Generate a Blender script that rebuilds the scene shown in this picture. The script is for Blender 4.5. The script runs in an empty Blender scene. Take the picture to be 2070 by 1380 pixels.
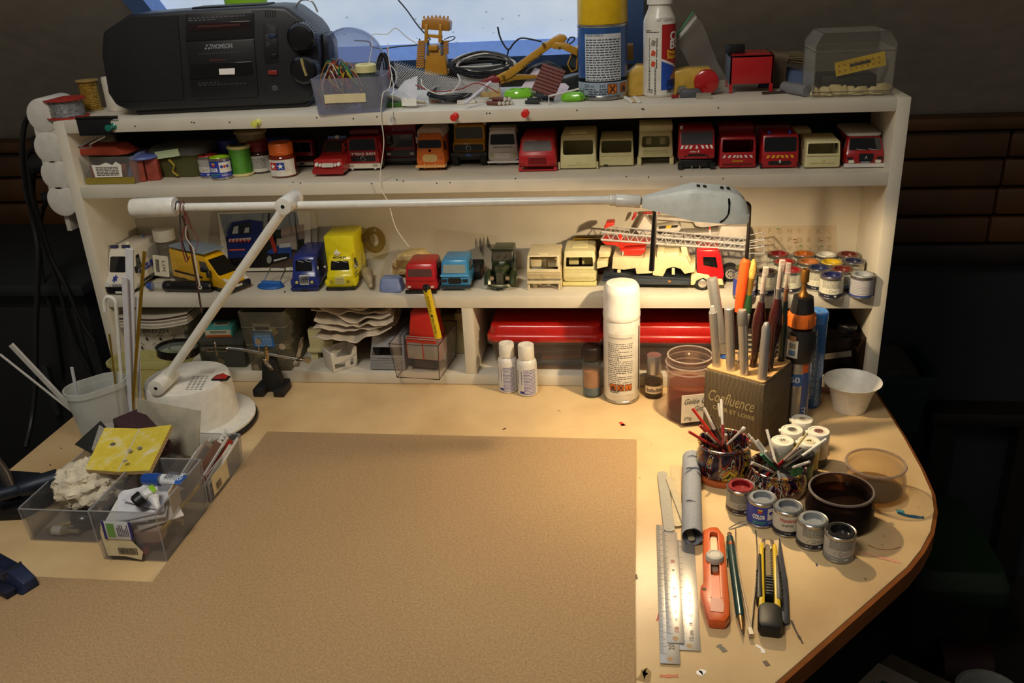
import bpy,bmesh,math,random
from mathutils import Vector as V,Matrix
random.seed(7)
sc=bpy.context.scene
COL=sc.collection
PI=math.pi
# ---------------------------------------------------------------- camera
F=1815.98                                    # focal length in pixels of a 2070 px wide frame
CP=V((.25208,-1.23967,.61647))
CR=V((.99047048,.12876893,-.04885473));CU=V((-.00676483,.39978459,.91658416));CF=V((-.13755892,.90751906,-.39684593))
cd=bpy.data.cameras.new('camera');cam=bpy.data.objects.new('camera',cd);COL.objects.link(cam)
cd.sensor_width=36;cd.lens=F*36/2070;cd.clip_start=.02;cd.clip_end=50
cm=Matrix((CR,CU,-CF)).transposed().to_4x4();cm.translation=CP;cam.matrix_world=cm
sc.camera=cam
# ---------------------------------------------------------------- world, lights, exposure
wd=bpy.data.worlds.new('room_world');sc.world=wd;wd.use_nodes=True
wd.node_tree.nodes['Background'].inputs[0].default_value=(1,.92,.82,1)
wd.node_tree.nodes['Background'].inputs[1].default_value=.085
vs=sc.view_settings;vs.view_transform='Standard';vs.look='None';vs.exposure=0;vs.gamma=1;vs.use_curve_mapping=False
def light(name,kind,loc,energy,col,aim=None,**k):
    l=bpy.data.lights.new(name,kind);o=bpy.data.objects.new(name,l);COL.objects.link(o)
    l.energy=energy;l.color=col;o.location=loc
    for a,b in k.items():setattr(l,a,b)
    if aim:o.rotation_euler=(V(aim)-V(loc)).to_track_quat('-Z','Y').to_euler()
    return o
# unseen fill spot, added above the viewer to light the desk and shelves
light('fill_spot_light','SPOT',(-.2,-1.15,1.45),47,(1,.935,.81),(-.08,-.22,0),spot_size=math.radians(100),spot_blend=1,shadow_soft_size=.25)
# daylight falling in through the roof window
light('window_daylight','AREA',(-.2,.18,1.02),5,(.62,.8,1),(-.1,.05,.4),shape='RECTANGLE',size=.9,size_y=.5)
# ---------------------------------------------------------------- helpers
def ray(px,py):return CF*F + CR*(px-1035) + CU*(690-py)
def D(px,py,z=0.0):
    d=ray(px,py);return CP + d*((z-CP.z)/d.z)
def P(px,py,y):
    d=ray(px,py);return CP + d*((y-CP.y)/d.y)
def proj(p):
    d=V(p)-CP;k=F/d.dot(CF);return 1035+k*d.dot(CR),690-k*d.dot(CU)
def mpp(p):return (V(p)-CP).dot(CF)/F
def zat(x,y,py):
    a,b=-1.,1.2
    for _ in range(40):
        m=(a+b)/2
        if proj((x,y,m))[1] > py:a=m
        else:b=m
    return (a+b)/2
def lin(h):
    h=h.lstrip('#');c=[int(h[i:i+2],16)/255 for i in (0,2,4)]
    return [x/12.92 if x <= .04045 else ((x+.055)/1.055)**2.4 for x in c]
MC={}
def M(col,rough=.5,metal=0,noise=.07,scale=90,bump=0,coat=0,trans=0,emit=0,sub=0):
    k=(col,rough,metal,noise,scale,bump,coat,trans,emit,sub)
    if k in MC:return MC[k]
    m=bpy.data.materials.new('m_%s_%d' % (col,len(MC)));m.use_nodes=True;MC[k]=m
    nt=m.node_tree;b=nt.nodes['Principled BSDF'];L=nt.links.new
    c=lin(col);tc=nt.nodes.new('ShaderNodeTexCoord');n=nt.nodes.new('ShaderNodeTexNoise')
    n.inputs['Scale'].default_value=scale;n.inputs['Detail'].default_value=4
    L(tc.outputs['Object'],n.inputs['Vector'])
    r=nt.nodes.new('ShaderNodeValToRGB');L(n.outputs['Fac'],r.inputs['Fac'])
    r.color_ramp.elements[0].position=.3;r.color_ramp.elements[1].position=.7
    r.color_ramp.elements[0].color=[x*(1-noise) for x in c]+[1];r.color_ramp.elements[1].color=[min(1,x*(1+noise)) for x in c]+[1]
    L(r.outputs['Color'],b.inputs['Base Color'])
    b.inputs['Roughness'].default_value=rough;b.inputs['Metallic'].default_value=metal
    b.inputs['Coat Weight'].default_value=coat;b.inputs['Transmission Weight'].default_value=trans
    if emit:
        L(r.outputs['Color'],b.inputs['Emission Color']);b.inputs['Emission Strength'].default_value=emit
    if bump:
        bp=nt.nodes.new('ShaderNodeBump');bp.inputs['Strength'].default_value=bump;bp.inputs['Distance'].default_value=.002
        L(n.outputs['Fac'],bp.inputs['Height']);L(bp.outputs['Normal'],b.inputs['Normal'])
    return m
def CLR(tint='ffffff',op=.12,rough=.08,body='ffffff'):
    """clear plastic or glass: a see-through sheet with a sheen and a little body colour"""
    k=('clear',tint,op,rough,body)
    if k in MC:return MC[k]
    m=bpy.data.materials.new('m_clear_%s_%d' % (tint,len(MC)));m.use_nodes=True;MC[k]=m
    nt=m.node_tree;b=nt.nodes['Principled BSDF'];L=nt.links.new;out=nt.nodes['Material Output']
    b.inputs['Base Color'].default_value=lin(body)+[1];b.inputs['Roughness'].default_value=rough
    t=nt.nodes.new('ShaderNodeBsdfTransparent');t.inputs[0].default_value=lin(tint)+[1]
    tc=nt.nodes.new('ShaderNodeTexCoord');n=nt.nodes.new('ShaderNodeTexNoise');n.inputs['Scale'].default_value=25;L(tc.outputs['Object'],n.inputs['Vector'])
    fr=nt.nodes.new('ShaderNodeLayerWeight');fr.inputs[0].default_value=.5;pw=nt.nodes.new('ShaderNodeMath');pw.operation='POWER';pw.inputs[1].default_value=4;L(fr.outputs['Facing'],pw.inputs[0]);fk=nt.nodes.new('ShaderNodeMath');fk.operation='MULTIPLY_ADD';fk.inputs[1].default_value=.6;fk.inputs[2].default_value=.02;L(pw.outputs[0],fk.inputs[0])
    ma=nt.nodes.new('ShaderNodeMath');ma.operation='MULTIPLY_ADD';ma.inputs[1].default_value=op*.4;ma.inputs[2].default_value=op*.4
    L(n.outputs['Fac'],ma.inputs[0])
    ad=nt.nodes.new('ShaderNodeMath');ad.operation='ADD';ad.use_clamp=True;L(ma.outputs[0],ad.inputs[0]);L(fk.outputs[0],ad.inputs[1])
    mx=nt.nodes.new('ShaderNodeMixShader');L(ad.outputs[0],mx.inputs[0]);L(t.outputs[0],mx.inputs[1]);L(b.outputs[0],mx.inputs[2]);L(mx.outputs[0],out.inputs[0])
    return m
def rp(w,h,r=.0,n=3,cx=0,cy=0):
    """rounded rectangle outline"""
    r=min(r,w/2-1e-5,h/2-1e-5)
    if r <= 1e-5:return [(cx-w/2,cy-h/2),(cx+w/2,cy-h/2),(cx+w/2,cy+h/2),(cx-w/2,cy+h/2)]
    o=[]
    for sx,sy,a0 in ((1,-1,-90),(1,1,0),(-1,1,90),(-1,-1,180)):
        for i in range(n+1):
            a=math.radians(a0+90*i/n);o.append((cx+sx*(w/2-r)+r*math.cos(a),cy+sy*(h/2-r)+r*math.sin(a)))
    return o
def circ(r,n=16,cx=0,cy=0):return [(cx+r*math.cos(2*PI*i/n),cy+r*math.sin(2*PI*i/n)) for i in range(n)]
def cr(pts,k=5,closed=False):
    """Catmull-Rom curve through points"""
    p=[V(a) for a in pts];n=len(p);o=[]
    for i in range(n if closed else n-1):
        g=(lambda j:p[j % n]) if closed else (lambda j:p[max(0,min(n-1,j))])
        a,b,c,d=g(i-1),g(i),g(i+1),g(i+2)
        for s in range(k):
            t=s/k;o.append(.5*((2*b)+(c-a)*t+(2*a-5*b+4*c-d)*t*t+(3*b-a-3*c+d)*t**3))
    if not closed:o.append(p[-1])
    return o
class MB:
    def __init__(s):s.v=[];s.f=[];s.m=[];s.T=None
    def add(s,vs,fs,m=0,T=None):
        k=len(s.v)
        for a in vs:
            a=V(a)
            if T is not None:a=T @ a
            if s.T is not None:a=s.T @ a
            s.v.append(a)
        for f in fs:s.f.append([k+i for i in f]);s.m.append(m)
        return s
    def box(s,c,d,m=0,T=None,top=(1,1),sh=(0,0)):
        x,y,z=c;a,b,h=d[0]/2,d[1]/2,d[2]/2
        vs=[(x-a,y-b,z-h),(x+a,y-b,z-h),(x+a,y+b,z-h),(x-a,y+b,z-h)]
        a,b=a*top[0],b*top[1];x += sh[0];y += sh[1]
        vs += [(x-a,y-b,z+h),(x+a,y-b,z+h),(x+a,y+b,z+h),(x-a,y+b,z+h)]
        return s.add(vs,[(3,2,1,0),(4,5,6,7),(0,1,5,4),(1,2,6,5),(2,3,7,6),(3,0,4,7)],m,T)
    def loft(s,rings,c0=True,c1=True,m=0,T=None,wrap=True):
        n=len(rings[0]);fs=[]
        for i in range(len(rings)-1):
            for j in range(n if wrap else n-1):
                k=(j+1) % n;fs.append((i*n+j,i*n+k,(i+1)*n+k,(i+1)*n+j))
        if c0:fs.append(tuple(range(n))[::-1])
        if c1:fs.append(tuple((len(rings)-1)*n+i for i in range(n)))
        return s.add([p for r in rings for p in r],fs,m,T)
    def prism(s,poly,t0,t1,ax='z',m=0,T=None):
        f={'z':lambda a,b,t:(a,b,t),'y':lambda a,b,t:(a,t,b),'x':lambda a,b,t:(t,a,b)}[ax]
        if ax == 'y':t0,t1=t1,t0
        return s.loft([[f(a,b,t0) for a,b in poly],[f(a,b,t1) for a,b in poly]],m=m,T=T)
    def lathe(s,prof,n=24,c=(0,0,0),m=0,T=None,a0=0,a1=2*PI,c0=True,c1=True):
        full=abs(a1-a0-2*PI) < 1e-6;k=n if full else n+1
        rings=[[(c[0]+r*math.cos(a0+(a1-a0)*i/n),c[1]+r*math.sin(a0+(a1-a0)*i/n),c[2]+z) for i in range(k)] for r,z in prof]
        return s.loft(rings,full and c0 and prof[0][0] > 1e-6,full and c1 and prof[-1][0] > 1e-6,m,T,full)
    def cyl(s,p0,p1,r0,r1=None,n=16,m=0,cap=True):
        return s.tube([p0,p1],[r0,r0 if r1 is None else r1],n,m,cap)
    def tube(s,pts,r,n=6,m=0,cap=True,closed=False,flat=1):
        p=[V(a) for a in pts];k=len(p);rings=[];u=None
        for i in range(k):
            t=(p[(i+1) % k]-p[i-1]) if closed else (p[min(k-1,i+1)]-p[max(0,i-1)])
            if t.length < 1e-9:t=V((0,0,1))
            t.normalize()
            if u is None:u=t.orthogonal().normalized() if abs(t.z) > .9 else t.cross(V((0,0,1))).normalized()
            u=(u-t*u.dot(t))
            u=u.normalized() if u.length > 1e-6 else t.orthogonal().normalized()
            w=t.cross(u);q=r[i] if isinstance(r,(list,tuple)) else r
            rings.append([p[i]+u*math.cos(2*PI*j/n)*q+w*math.sin(2*PI*j/n)*q*flat for j in range(n)])
        if closed:rings.append(rings[0])
        return s.loft(rings,cap and not closed,cap and not closed,m)
    def ball(s,c,r,n=12,m=0,sc_=(1,1,1),T=None):
        h=n//2;rings=[[(c[0]+r*sc_[0]*math.sin(PI*(i+.02)/(h+.04))*math.cos(2*PI*j/n),c[1]+r*sc_[1]*math.sin(PI*(i+.02)/(h+.04))*math.sin(2*PI*j/n),c[2]-r*sc_[2]*math.cos(PI*(i+.02)/(h+.04))) for j in range(n)] for i in range(h+1)]
        return s.loft(rings,m=m,T=T)
    def build(s,name,mats,parent=None,loc=None,rz=0,bevel=0,seg=2,smooth=35,rot=None):
        me=bpy.data.meshes.new(name);me.from_pydata([tuple(a) for a in s.v],[],s.f)
        mats=mats if isinstance(mats,(list,tuple)) else [mats]
        for a in mats:me.materials.append(a)
        for p,i in zip(me.polygons,s.m):p.material_index=i
        b=bmesh.new();b.from_mesh(me);bmesh.ops.recalc_face_normals(b,faces=b.faces)
        if bevel:
            es=[e for e in b.edges if len(e.link_faces) == 2 and e.calc_face_angle() > .5]
            bmesh.ops.bevel(b,geom=es,offset=bevel,segments=seg,affect='EDGES',profile=.5,clamp_overlap=True)
        b.to_mesh(me);b.free()
        if smooth:me.shade_smooth();me.set_sharp_from_angle(angle=math.radians(smooth))
        o=bpy.data.objects.new(name,me);COL.objects.link(o)
        if parent:o.parent=parent
        if loc is not None:o.location=loc
        if rot:o.rotation_euler=rot
        elif rz:o.rotation_euler=(0,0,rz)
        return o
def thing(name,label,cat,loc=(0,0,0),rz=0,group=None,rot=None):
    o=bpy.data.objects.new(name,None);COL.objects.link(o);o.empty_display_size=.01
    o.location=loc;o.rotation_euler=rot or (0,0,rz);tag(o,label,cat,group);return o
def tag(o,label,cat,group=None):
    o['label']=label;o['category']=cat
    if group:o['group']=group
    return o
def struct(o):o['kind']='structure';return o
def box(c,d,**k):return MB().box(c,d,**k)
TXT={}
def text(s,size,fn,m=None,th=.0002,wid=None,bold=0,res=2,italic=0):
    """lettering as a mesh builder; fn maps (x, y, height above the surface) to a point, text is centred on 0,0"""
    k=(s,bold,res)
    if k not in TXT:
        c=bpy.data.curves.new('t','FONT');c.body=s;c.size=1;c.align_x='CENTER';c.align_y='CENTER';c.resolution_u=res;c.offset=bold
        o=bpy.data.objects.new('t',c);me=bpy.data.meshes.new_from_object(o)
        TXT[k]=([(v.co.x,v.co.y) for v in me.vertices],[tuple(p.vertices) for p in me.polygons])
        bpy.data.objects.remove(o);bpy.data.curves.remove(c);bpy.data.meshes.remove(me)
    vs,fs=TXT[k];w=max(x for x,y in vs)-min(x for x,y in vs) if vs else 1
    kx=size if wid is None else wid/w
    return MB().add([fn(x*kx+italic*y*size,y*size,th) for x,y in vs],fs)
def lines(w,h,rows,fn,th=.0002,rng=None,fill=.55,word=(.05,.2),just=False):
    """fine print too small to read: rows of word-long dashes"""
    b=MB();rng=rng or random.Random(int(w*1e5+h*1e6+rows));rh=h/rows
    for i in range(rows):
        x=-w/2;y=h/2-(i+.5)*rh;end=w/2 if (just or rng.random() < .7) else w/2*rng.uniform(-.2,.8)
        while x < end-.02*w:
            l=min(w*rng.uniform(*word),end-x)
            b.add([fn(x,y-rh*fill/2,th),fn(x+l,y-rh*fill/2,th),fn(x+l,y+rh*fill/2,th),fn(x,y+rh*fill/2,th)],[(0,1,2,3)])
            x += l+w*.025
    return b
def wrapz(r,z0,a0=-PI/2):
    """map label coordinates on an upright cylinder; a0 is the angle the label's centre faces"""
    return lambda x,y,h:((r+h)*math.cos(a0+x/r),(r+h)*math.sin(a0+x/r),z0+y)
def onfront(x0,y,z0):return lambda a,b,h:(x0+a,y-h,z0+b)
def boolean(o,cutter,op='DIFFERENCE'):
    md=o.modifiers.new('b','BOOLEAN');md.object=cutter;md.operation=op;md.solver='EXACT'
    dg=bpy.context.evaluated_depsgraph_get();me=bpy.data.meshes.new_from_object(o.evaluated_get(dg))
    o.modifiers.clear();old=o.data;o.data=me;me.name=old.name;bpy.data.meshes.remove(old)
    cme=cutter.data;bpy.data.objects.remove(cutter);bpy.data.meshes.remove(cme);return o
def copies(root,loc,rz=None,label=None):
    r=root.copy();COL.objects.link(r);r.location=loc
    if rz is not None:r.rotation_euler=(0,0,rz)
    if label:r['label']=label
    for ch in list(root.children):
        c=ch.copy();COL.objects.link(c);c.parent=r
        for g in list(ch.children):
            d=g.copy();COL.objects.link(d);d.parent=c
    return r
WHITE=M('e9e4d4',.45);CHROME=M('d8d8d8',.12,1);STEEL=M('b9b7b2',.3,1);BLACK=M('0c0c0d',.4);TYRE=M('121212',.75)
GLASSD=M('0b0d0f',.08,coat=.5);INK=M('1c1c1e',.6);PAPER=M('ece8dc',.7);PAINTW=M('efeade',.35)
# ================================================================ the room
W=.6;T_=.0172;Z1T,Z1B,Z2T,Z2B,Z3T,Z3B,Z4T=.4211,.4035,.3236,.3057,.1478,.1289,.0183;DEP=.127
struct(box((0,-.4,-.76),(5,4,.04)).build('floor',M('24211d',.6,noise=.25,scale=14,bump=.1)))
WY=.55;WT=.302
struct(box((0,WY+.05,(WT-.74)/2-.0),(5,.1,WT+.74)).build('wall_back',M('23282b',.7,noise=.15,scale=6)))
SA=math.radians(40)                            # the roof slopes up towards the viewer
def slope(x,s,h=0):return V((x,WY-s*math.cos(SA)-h*math.sin(SA),WT+s*math.sin(SA)-h*math.cos(SA)))
def onslope(px,py):
    d=ray(px,py);n=V((0,-math.sin(SA),-math.cos(SA)));t=(slope(0,0)-CP).dot(n)/d.dot(n);p=CP+d*t
    return p.x,(WY-p.y)/math.cos(SA)
wx1=onslope(1266,100)[0];ws0=onslope(1000,103)[1];wx0=onslope(322,25)[0];ws1=ws0+.95
plaster=M('bdb1a0',.85,noise=.1,scale=30,bump=.25)
# sloping ceiling built round the window opening
c=MB()
for x0,x1,s0,s1 in ((-2.5,wx0-.035,-.02,3),(wx1+.028,2.5,-.02,3),(wx0-.035,wx1+.028,-.02,ws0-.034),(wx0-.035,wx1+.028,ws1,3)):
    c.add([slope(x,s,h) for h in (0,-.06) for x,s in ((x0,s0),(x1,s0),(x1,s1),(x0,s1))],[(0,1,2,3),(7,6,5,4),(0,4,5,1),(1,5,6,2),(2,6,7,3),(3,7,4,0)])
struct(c.build('ceiling',plaster))
win=struct(thing('window_1','blue-framed sloping roof window with pale dusty glass','window',slope(0,ws0)))
def slab(name,x0,x1,s0,s1,h0,h1,mt,par=win):
    o=slope(0,ws0)
    return MB().add([slope(x,s,h)-o for h in (h0,h1) for x,s in ((x0,s0),(x1,s0),(x1,s1),(x0,s1))],[(0,1,2,3),(7,6,5,4),(0,4,5,1),(1,5,6,2),(2,6,7,3),(3,7,4,0)]).build(name,mt,par)
del win['category']
blue=M('7a9fe6',.45)
slab('window_sill',wx0-.035,wx1+.028,ws0-.034,ws0,-.06,.012,blue)
for a,a2 in ((wx0-.035,wx0),(wx1,wx1+.028)):slab('window_frame',a,a2,ws0,ws1,-.06,.012,blue)
gm=bpy.data.materials.new('m_dusty_glass');gm.use_nodes=True;nt=gm.node_tree;b_=nt.nodes['Principled BSDF']
b_.inputs['Base Color'].default_value=(.5,.55,.6,1);b_.inputs['Roughness'].default_value=.5
tc=nt.nodes.new('ShaderNodeTexCoord');n1=nt.nodes.new('ShaderNodeTexNoise');n1.inputs['Scale'].default_value=7;n1.inputs['Detail'].default_value=8
r1=nt.nodes.new('ShaderNodeValToRGB');r1.color_ramp.elements[0].color=(.50,.62,.80,1);r1.color_ramp.elements[1].color=(.70,.78,.88,1);r1.color_ramp.elements[0].position=.35;r1.color_ramp.elements[1].position=.65
vo=nt.nodes.new('ShaderNodeTexVoronoi');vo.inputs['Scale'].default_value=38;vo.inputs['Randomness'].default_value=1
r2=nt.nodes.new('ShaderNodeValToRGB');r2.color_ramp.elements[0].position=.05;r2.color_ramp.elements[1].position=.11;r2.color_ramp.elements[0].color=(.55,.5,.45,1);r2.color_ramp.elements[1].color=(1,1,1,1)
mx=nt.nodes.new('ShaderNodeMix');mx.data_type='RGBA';mx.blend_type='MULTIPLY';mx.inputs[0].default_value=1
nt.links.new(tc.outputs['Object'],n1.inputs['Vector']);nt.links.new(tc.outputs['Object'],vo.inputs['Vector']);nt.links.new(n1.outputs['Fac'],r1.inputs['Fac']);nt.links.new(vo.outputs['Distance'],r2.inputs['Fac'])
nt.links.new(r1.outputs['Color'],mx.inputs[6]);nt.links.new(r2.outputs['Color'],mx.inputs[7]);nt.links.new(mx.outputs[2],b_.inputs['Emission Color']);b_.inputs['Emission Strength'].default_value=.72
slab('pane',wx0,wx1,ws0,ws1,-.03,-.02,gm)
# wooden panelling on the knee wall: each plank a piece of its own
pan=struct(thing('trim_1','dark brown horizontal wood panelling on the low wall','panelling',(0,WY,WT)));del pan['category']
wood=M('482a08',.5,noise=.35,scale=9)
WB=WT-.288
box((0,-.022,-.012),(5,.044,.024)).build('rail',wood,pan,bevel=.006)
zz=WT-.026;i=0
while zz > WB+.06:
    for x0,x1 in ((-2.5,.93-.004*i),(.933-.004*i,2.5)):box(((x0+x1)/2,-.012,zz-.027-WT),(x1-x0,.024,.05)).build('plank',wood,pan,bevel=.005)
    zz -= .055;i += 1
box((0,-.016,zz-.02-WT),(5,.032,.044)).build('rail',M('1a0f07',.5,noise=.3,scale=9),pan,bevel=.008)
# ================================================================ desk
desk=thing('desk','cream laminate work desk with brown wooden edge and rounded right corner','desk',(0,0,0))
def arc(cx,cy,r,a0,a1,n):return [(cx+r*math.cos(math.radians(a0+(a1-a0)*i/n)),cy+r*math.sin(math.radians(a0+(a1-a0)*i/n))) for i in range(n+1)]
pr=[D(a,b).xy for a,b in ((1770,792),(1826,880),(1862,945),(1884,995),(1889,1030),(1882,1072),(1862,1110),(1834,1145),(1790,1184),(1700,1263),(1600,1351),(1530,1412))]
out=[(-.6,-.9),(.17,-.9)]+[tuple(a) for a in pr[::-1]]+[(.598,.135),(-.6,.135)]
lam=bpy.data.materials.new('m_laminate');lam.use_nodes=True;nt=lam.node_tree;b_=nt.nodes['Principled BSDF'];b_.inputs['Roughness'].default_value=.38
tc=nt.nodes.new('ShaderNodeTexCoord');n1=nt.nodes.new('ShaderNodeTexNoise');n1.inputs['Scale'].default_value=9;n1.inputs['Detail'].default_value=7
r1=nt.nodes.new('ShaderNodeValToRGB');r1.color_ramp.elements[0].position=.3;r1.color_ramp.elements[1].position=.62
r1.color_ramp.elements[0].color=lin('cba97a')+[1];r1.color_ramp.elements[1].color=lin('e4c592')+[1]
n2=nt.nodes.new('ShaderNodeTexNoise');n2.inputs['Scale'].default_value=130;n2.inputs['Detail'].default_value=2
r2=nt.nodes.new('ShaderNodeValToRGB');r2.color_ramp.elements[0].position=.22;r2.color_ramp.elements[1].position=.27;r2.color_ramp.elements[0].color=(.35,.22,.15,1);r2.color_ramp.elements[1].color=(1,1,1,1)
mx=nt.nodes.new('ShaderNodeMix');mx.data_type='RGBA';mx.blend_type='MULTIPLY';mx.inputs[0].default_value=1
for a,b in ((tc.outputs['Object'],n1.inputs['Vector']),(tc.outputs['Object'],n2.inputs['Vector']),(n1.outputs['Fac'],r1.inputs['Fac']),(n2.outputs['Fac'],r2.inputs['Fac']),(r1.outputs['Color'],mx.inputs[6]),(r2.outputs['Color'],mx.inputs[7]),(mx.outputs[2],b_.inputs['Base Color'])):nt.links.new(a,b)
MB().prism(out,-.026,0).build('desk_top',lam,desk,bevel=.0015)
edge=MB();n=len(out)
def off(d):                                      # offset outline, pointing outwards
    o=[]
    for i in range(n):
        a,b,c=V(out[i-1]),V(out[i]),V(out[(i+1) % n]);t1=(b-a).normalized();t2=(c-b).normalized()
        q=V((t1.y,-t1.x))+V((t2.y,-t2.x));q.normalize();o.append(b+q*d)
    return o
a0,a1=off(.0002),off(.004)
edge.loft([[(p.x,p.y,z) for p in r] for r,z in ((a0,-.001),(a1,-.003),(a1,-.025),(a0,-.0265))],False,False)
edge.build('edge_band',M('9a5a2c',.4,noise=.2,scale=20),desk)
for x,y in ((-.54,.08),(.5,.08),(-.54,-.75)):box((x,y,-.39),(.05,.05,.70)).build('leg',M('15120f',.6),desk)
# paint spots and scratches on the desk
def mark(pts,w,col,name='paint_mark'):
    """flat brush mark along pixel points on the desk"""
    p=[D(a,b,.0004) for a,b in pts];q=cr(p,4) if len(p) > 2 else p;bm=MB();L=[];rng=random.Random(int(pts[0][0]))
    for i,a in enumerate(q):
        t=(q[min(i+1,len(q)-1)]-q[max(i-1,0)]);t.z=0;t.normalize();s=V((-t.y,t.x,0))*w*rng.uniform(.5,1.2)
        L.append([a-s,a+s])
    bm.loft(L,False,False,wrap=False);bm.build(name,M(col,.5),desk,smooth=0)
for pts,w,col in (([(1815,1035),(1835,1042),(1868,1046)],.003,'24506b'),([(1812,1033),(1828,1034)],.0045,'4f8f96'),([(1755,1101),(1775,1109),(1800,1110),(1821,1105)],.0009,'b0764a'),([(1745,1117),(1775,1125),(1800,1131),(1822,1137)],.002,'d69a7c'),
    ([(1599,1253),(1609,1275),(1623,1300)],.0012,'2a1c14'),([(1452,1303),(1462,1312),(1466,1317)],.003,'2a2320'),([(1528,1303),(1541,1312),(1542,1319)],.002,'f0ece6'),([(1545,1335),(1553,1345)],.0035,'5a4a3a'),([(1334,1365),(1350,1366),(1371,1365)],.0018,'c0603a'),([(1410,1355),(1418,1362),(1421,1353)],.003,'f2eee8'),([(1328,1255),(1333,1240),(1337,1230)],.0012,'b0402a'),
    ([(1254,853),(1261,860),(1258,857)],.0035,'b83226'),([(1016,868),(1022,865)],.0016,'4a1c14'),([(1128,829),(1132,830)],.0012,'6a4a30'),([(1560,1103),(1563,1106)],.0012,'30405a'),([(1294,1375),(1306,1355),(1309,1378)],.004,'8a6a30'),([(1650,1138),(1652,1144)],.0012,'40405a'),([(1800,1055),(1806,1060)],.003,'a08a6a'),([(1285,1160),(1287,1170)],.0018,'5a3a20'),([(395,872),(400,874)],.001,'5a4630'),([(100,938),(103,940)],.001,'4a3420'),([(122,905),(125,906)],.001,'4a3420')):
    mark(pts,w,col)
# hardboard sheet with a notch cut out of its left side
mdf=bpy.data.materials.new('m_hardboard');mdf.use_nodes=True;nt=mdf.node_tree;b_=nt.nodes['Principled BSDF'];b_.inputs['Roughness'].default_value=.75;b_.inputs['Specular IOR Level'].default_value=.25
tc=nt.nodes.new('ShaderNodeTexCoord');n1=nt.nodes.new('ShaderNodeTexNoise');n1.inputs['Scale'].default_value=420;n1.inputs['Detail'].default_value=5;n1.inputs['Roughness'].default_value=.7
r1=nt.nodes.new('ShaderNodeValToRGB');r1.color_ramp.elements[0].position=.32;r1.color_ramp.elements[1].position=.7;r1.color_ramp.elements[0].color=lin('a2835e')+[1];r1.color_ramp.elements[1].color=lin('caaa7e')+[1]
n2=nt.nodes.new('ShaderNodeTexNoise');n2.inputs['Scale'].default_value=4;n2.inputs['Detail'].default_value=4
r2=nt.nodes.new('ShaderNodeValToRGB');r2.color_ramp.elements[0].color=(.82,.8,.78,1);r2.color_ramp.elements[1].color=(1,1,1,1)
mx=nt.nodes.new('ShaderNodeMix');mx.data_type='RGBA';mx.blend_type='MULTIPLY';mx.inputs[0].default_value=1
for a,b in ((tc.outputs['Object'],n1.inputs['Vector']),(tc.outputs['Object'],n2.inputs['Vector']),(n1.outputs['Fac'],r1.inputs['Fac']),(n2.outputs['Fac'],r2.inputs['Fac']),(r1.outputs['Color'],mx.inputs[6]),(r2.outputs['Color'],mx.inputs[7]),(mx.outputs[2],b_.inputs['Base Color'])):nt.links.new(a,b)
tag(MB().prism([(-.2715,-.5035),(-.2715,-.168),(.2525,-.168),(.2525,-.86),(-.56,-.86),(-.56,-.5035)],.0006,.0046).build('hardboard_sheet',mdf,bevel=.0006),'large brown hardboard sheet with a notched corner lying on the desk','board')
# ================================================================ shelf unit
sh=thing('shelf_unit','white board shelf unit with three tiers standing along the back of the desk','shelf',(0,0,0))
cream=M('d6cebc',.55,noise=.05,scale=25,bump=.05)
def board(name,x0,x1,y0,y1,z0,z1,mt=cream):return box(((x0+x1)/2,(y0+y1)/2,(z0+z1)/2),(x1-x0,y1-y0,z1-z0)).build(name,mt,sh,bevel=.0008)
board('side_panel',-W,-W+T_,0,DEP+.004,.0005,Z1T);board('side_panel',W-T_,W,0,DEP+.004,.0005,Z1T)
board('shelf_board',-W+T_,W-T_,0,.215,Z1B,Z1T)
board('shelf_board',-W+T_,W-T_,0,DEP,Z2B,Z2T);board('shelf_board',-W+T_,W-T_,0,DEP,Z3B,Z3T);board('shelf_board',-W+T_,W-T_,0,DEP,.0005,Z4T)
dv=P(938,700,0).x
board('divider',dv,dv+.0175,.0005,DEP,Z4T,Z3B)
board('back_panel',-W+T_,W-T_,DEP,DEP+.004,Z3T-.005,Z2T-.005)
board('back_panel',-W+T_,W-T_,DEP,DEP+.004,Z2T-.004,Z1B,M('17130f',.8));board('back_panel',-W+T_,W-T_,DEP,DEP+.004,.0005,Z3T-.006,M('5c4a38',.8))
# nail and pin holes
hole=MB()
for a,b in ((273,255),(387,247),(392,248),(464,247),(640,238),(714,240),(762,236),(984,229),(990,229),(1166,223),(1298,220),(1301,221),(1452,218)):p=P(a,b,-.0003);hole.cyl(p,p+V((0,.0006,0)),.0011,n=8)
for a,b in ((592,368),(607,370),(751,371),(802,363),(815,366),(883,370),(910,369),(1042,361),(1266,357),(1311,358),(1377,357),(1462,361)):p=P(a,b,-.0003);hole.cyl(p,p+V((0,.0006,0)),.001,n=8)
o=hole.build('pin_holes',M('2a2420',.8),sh);o['kind']='stuff'
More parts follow.
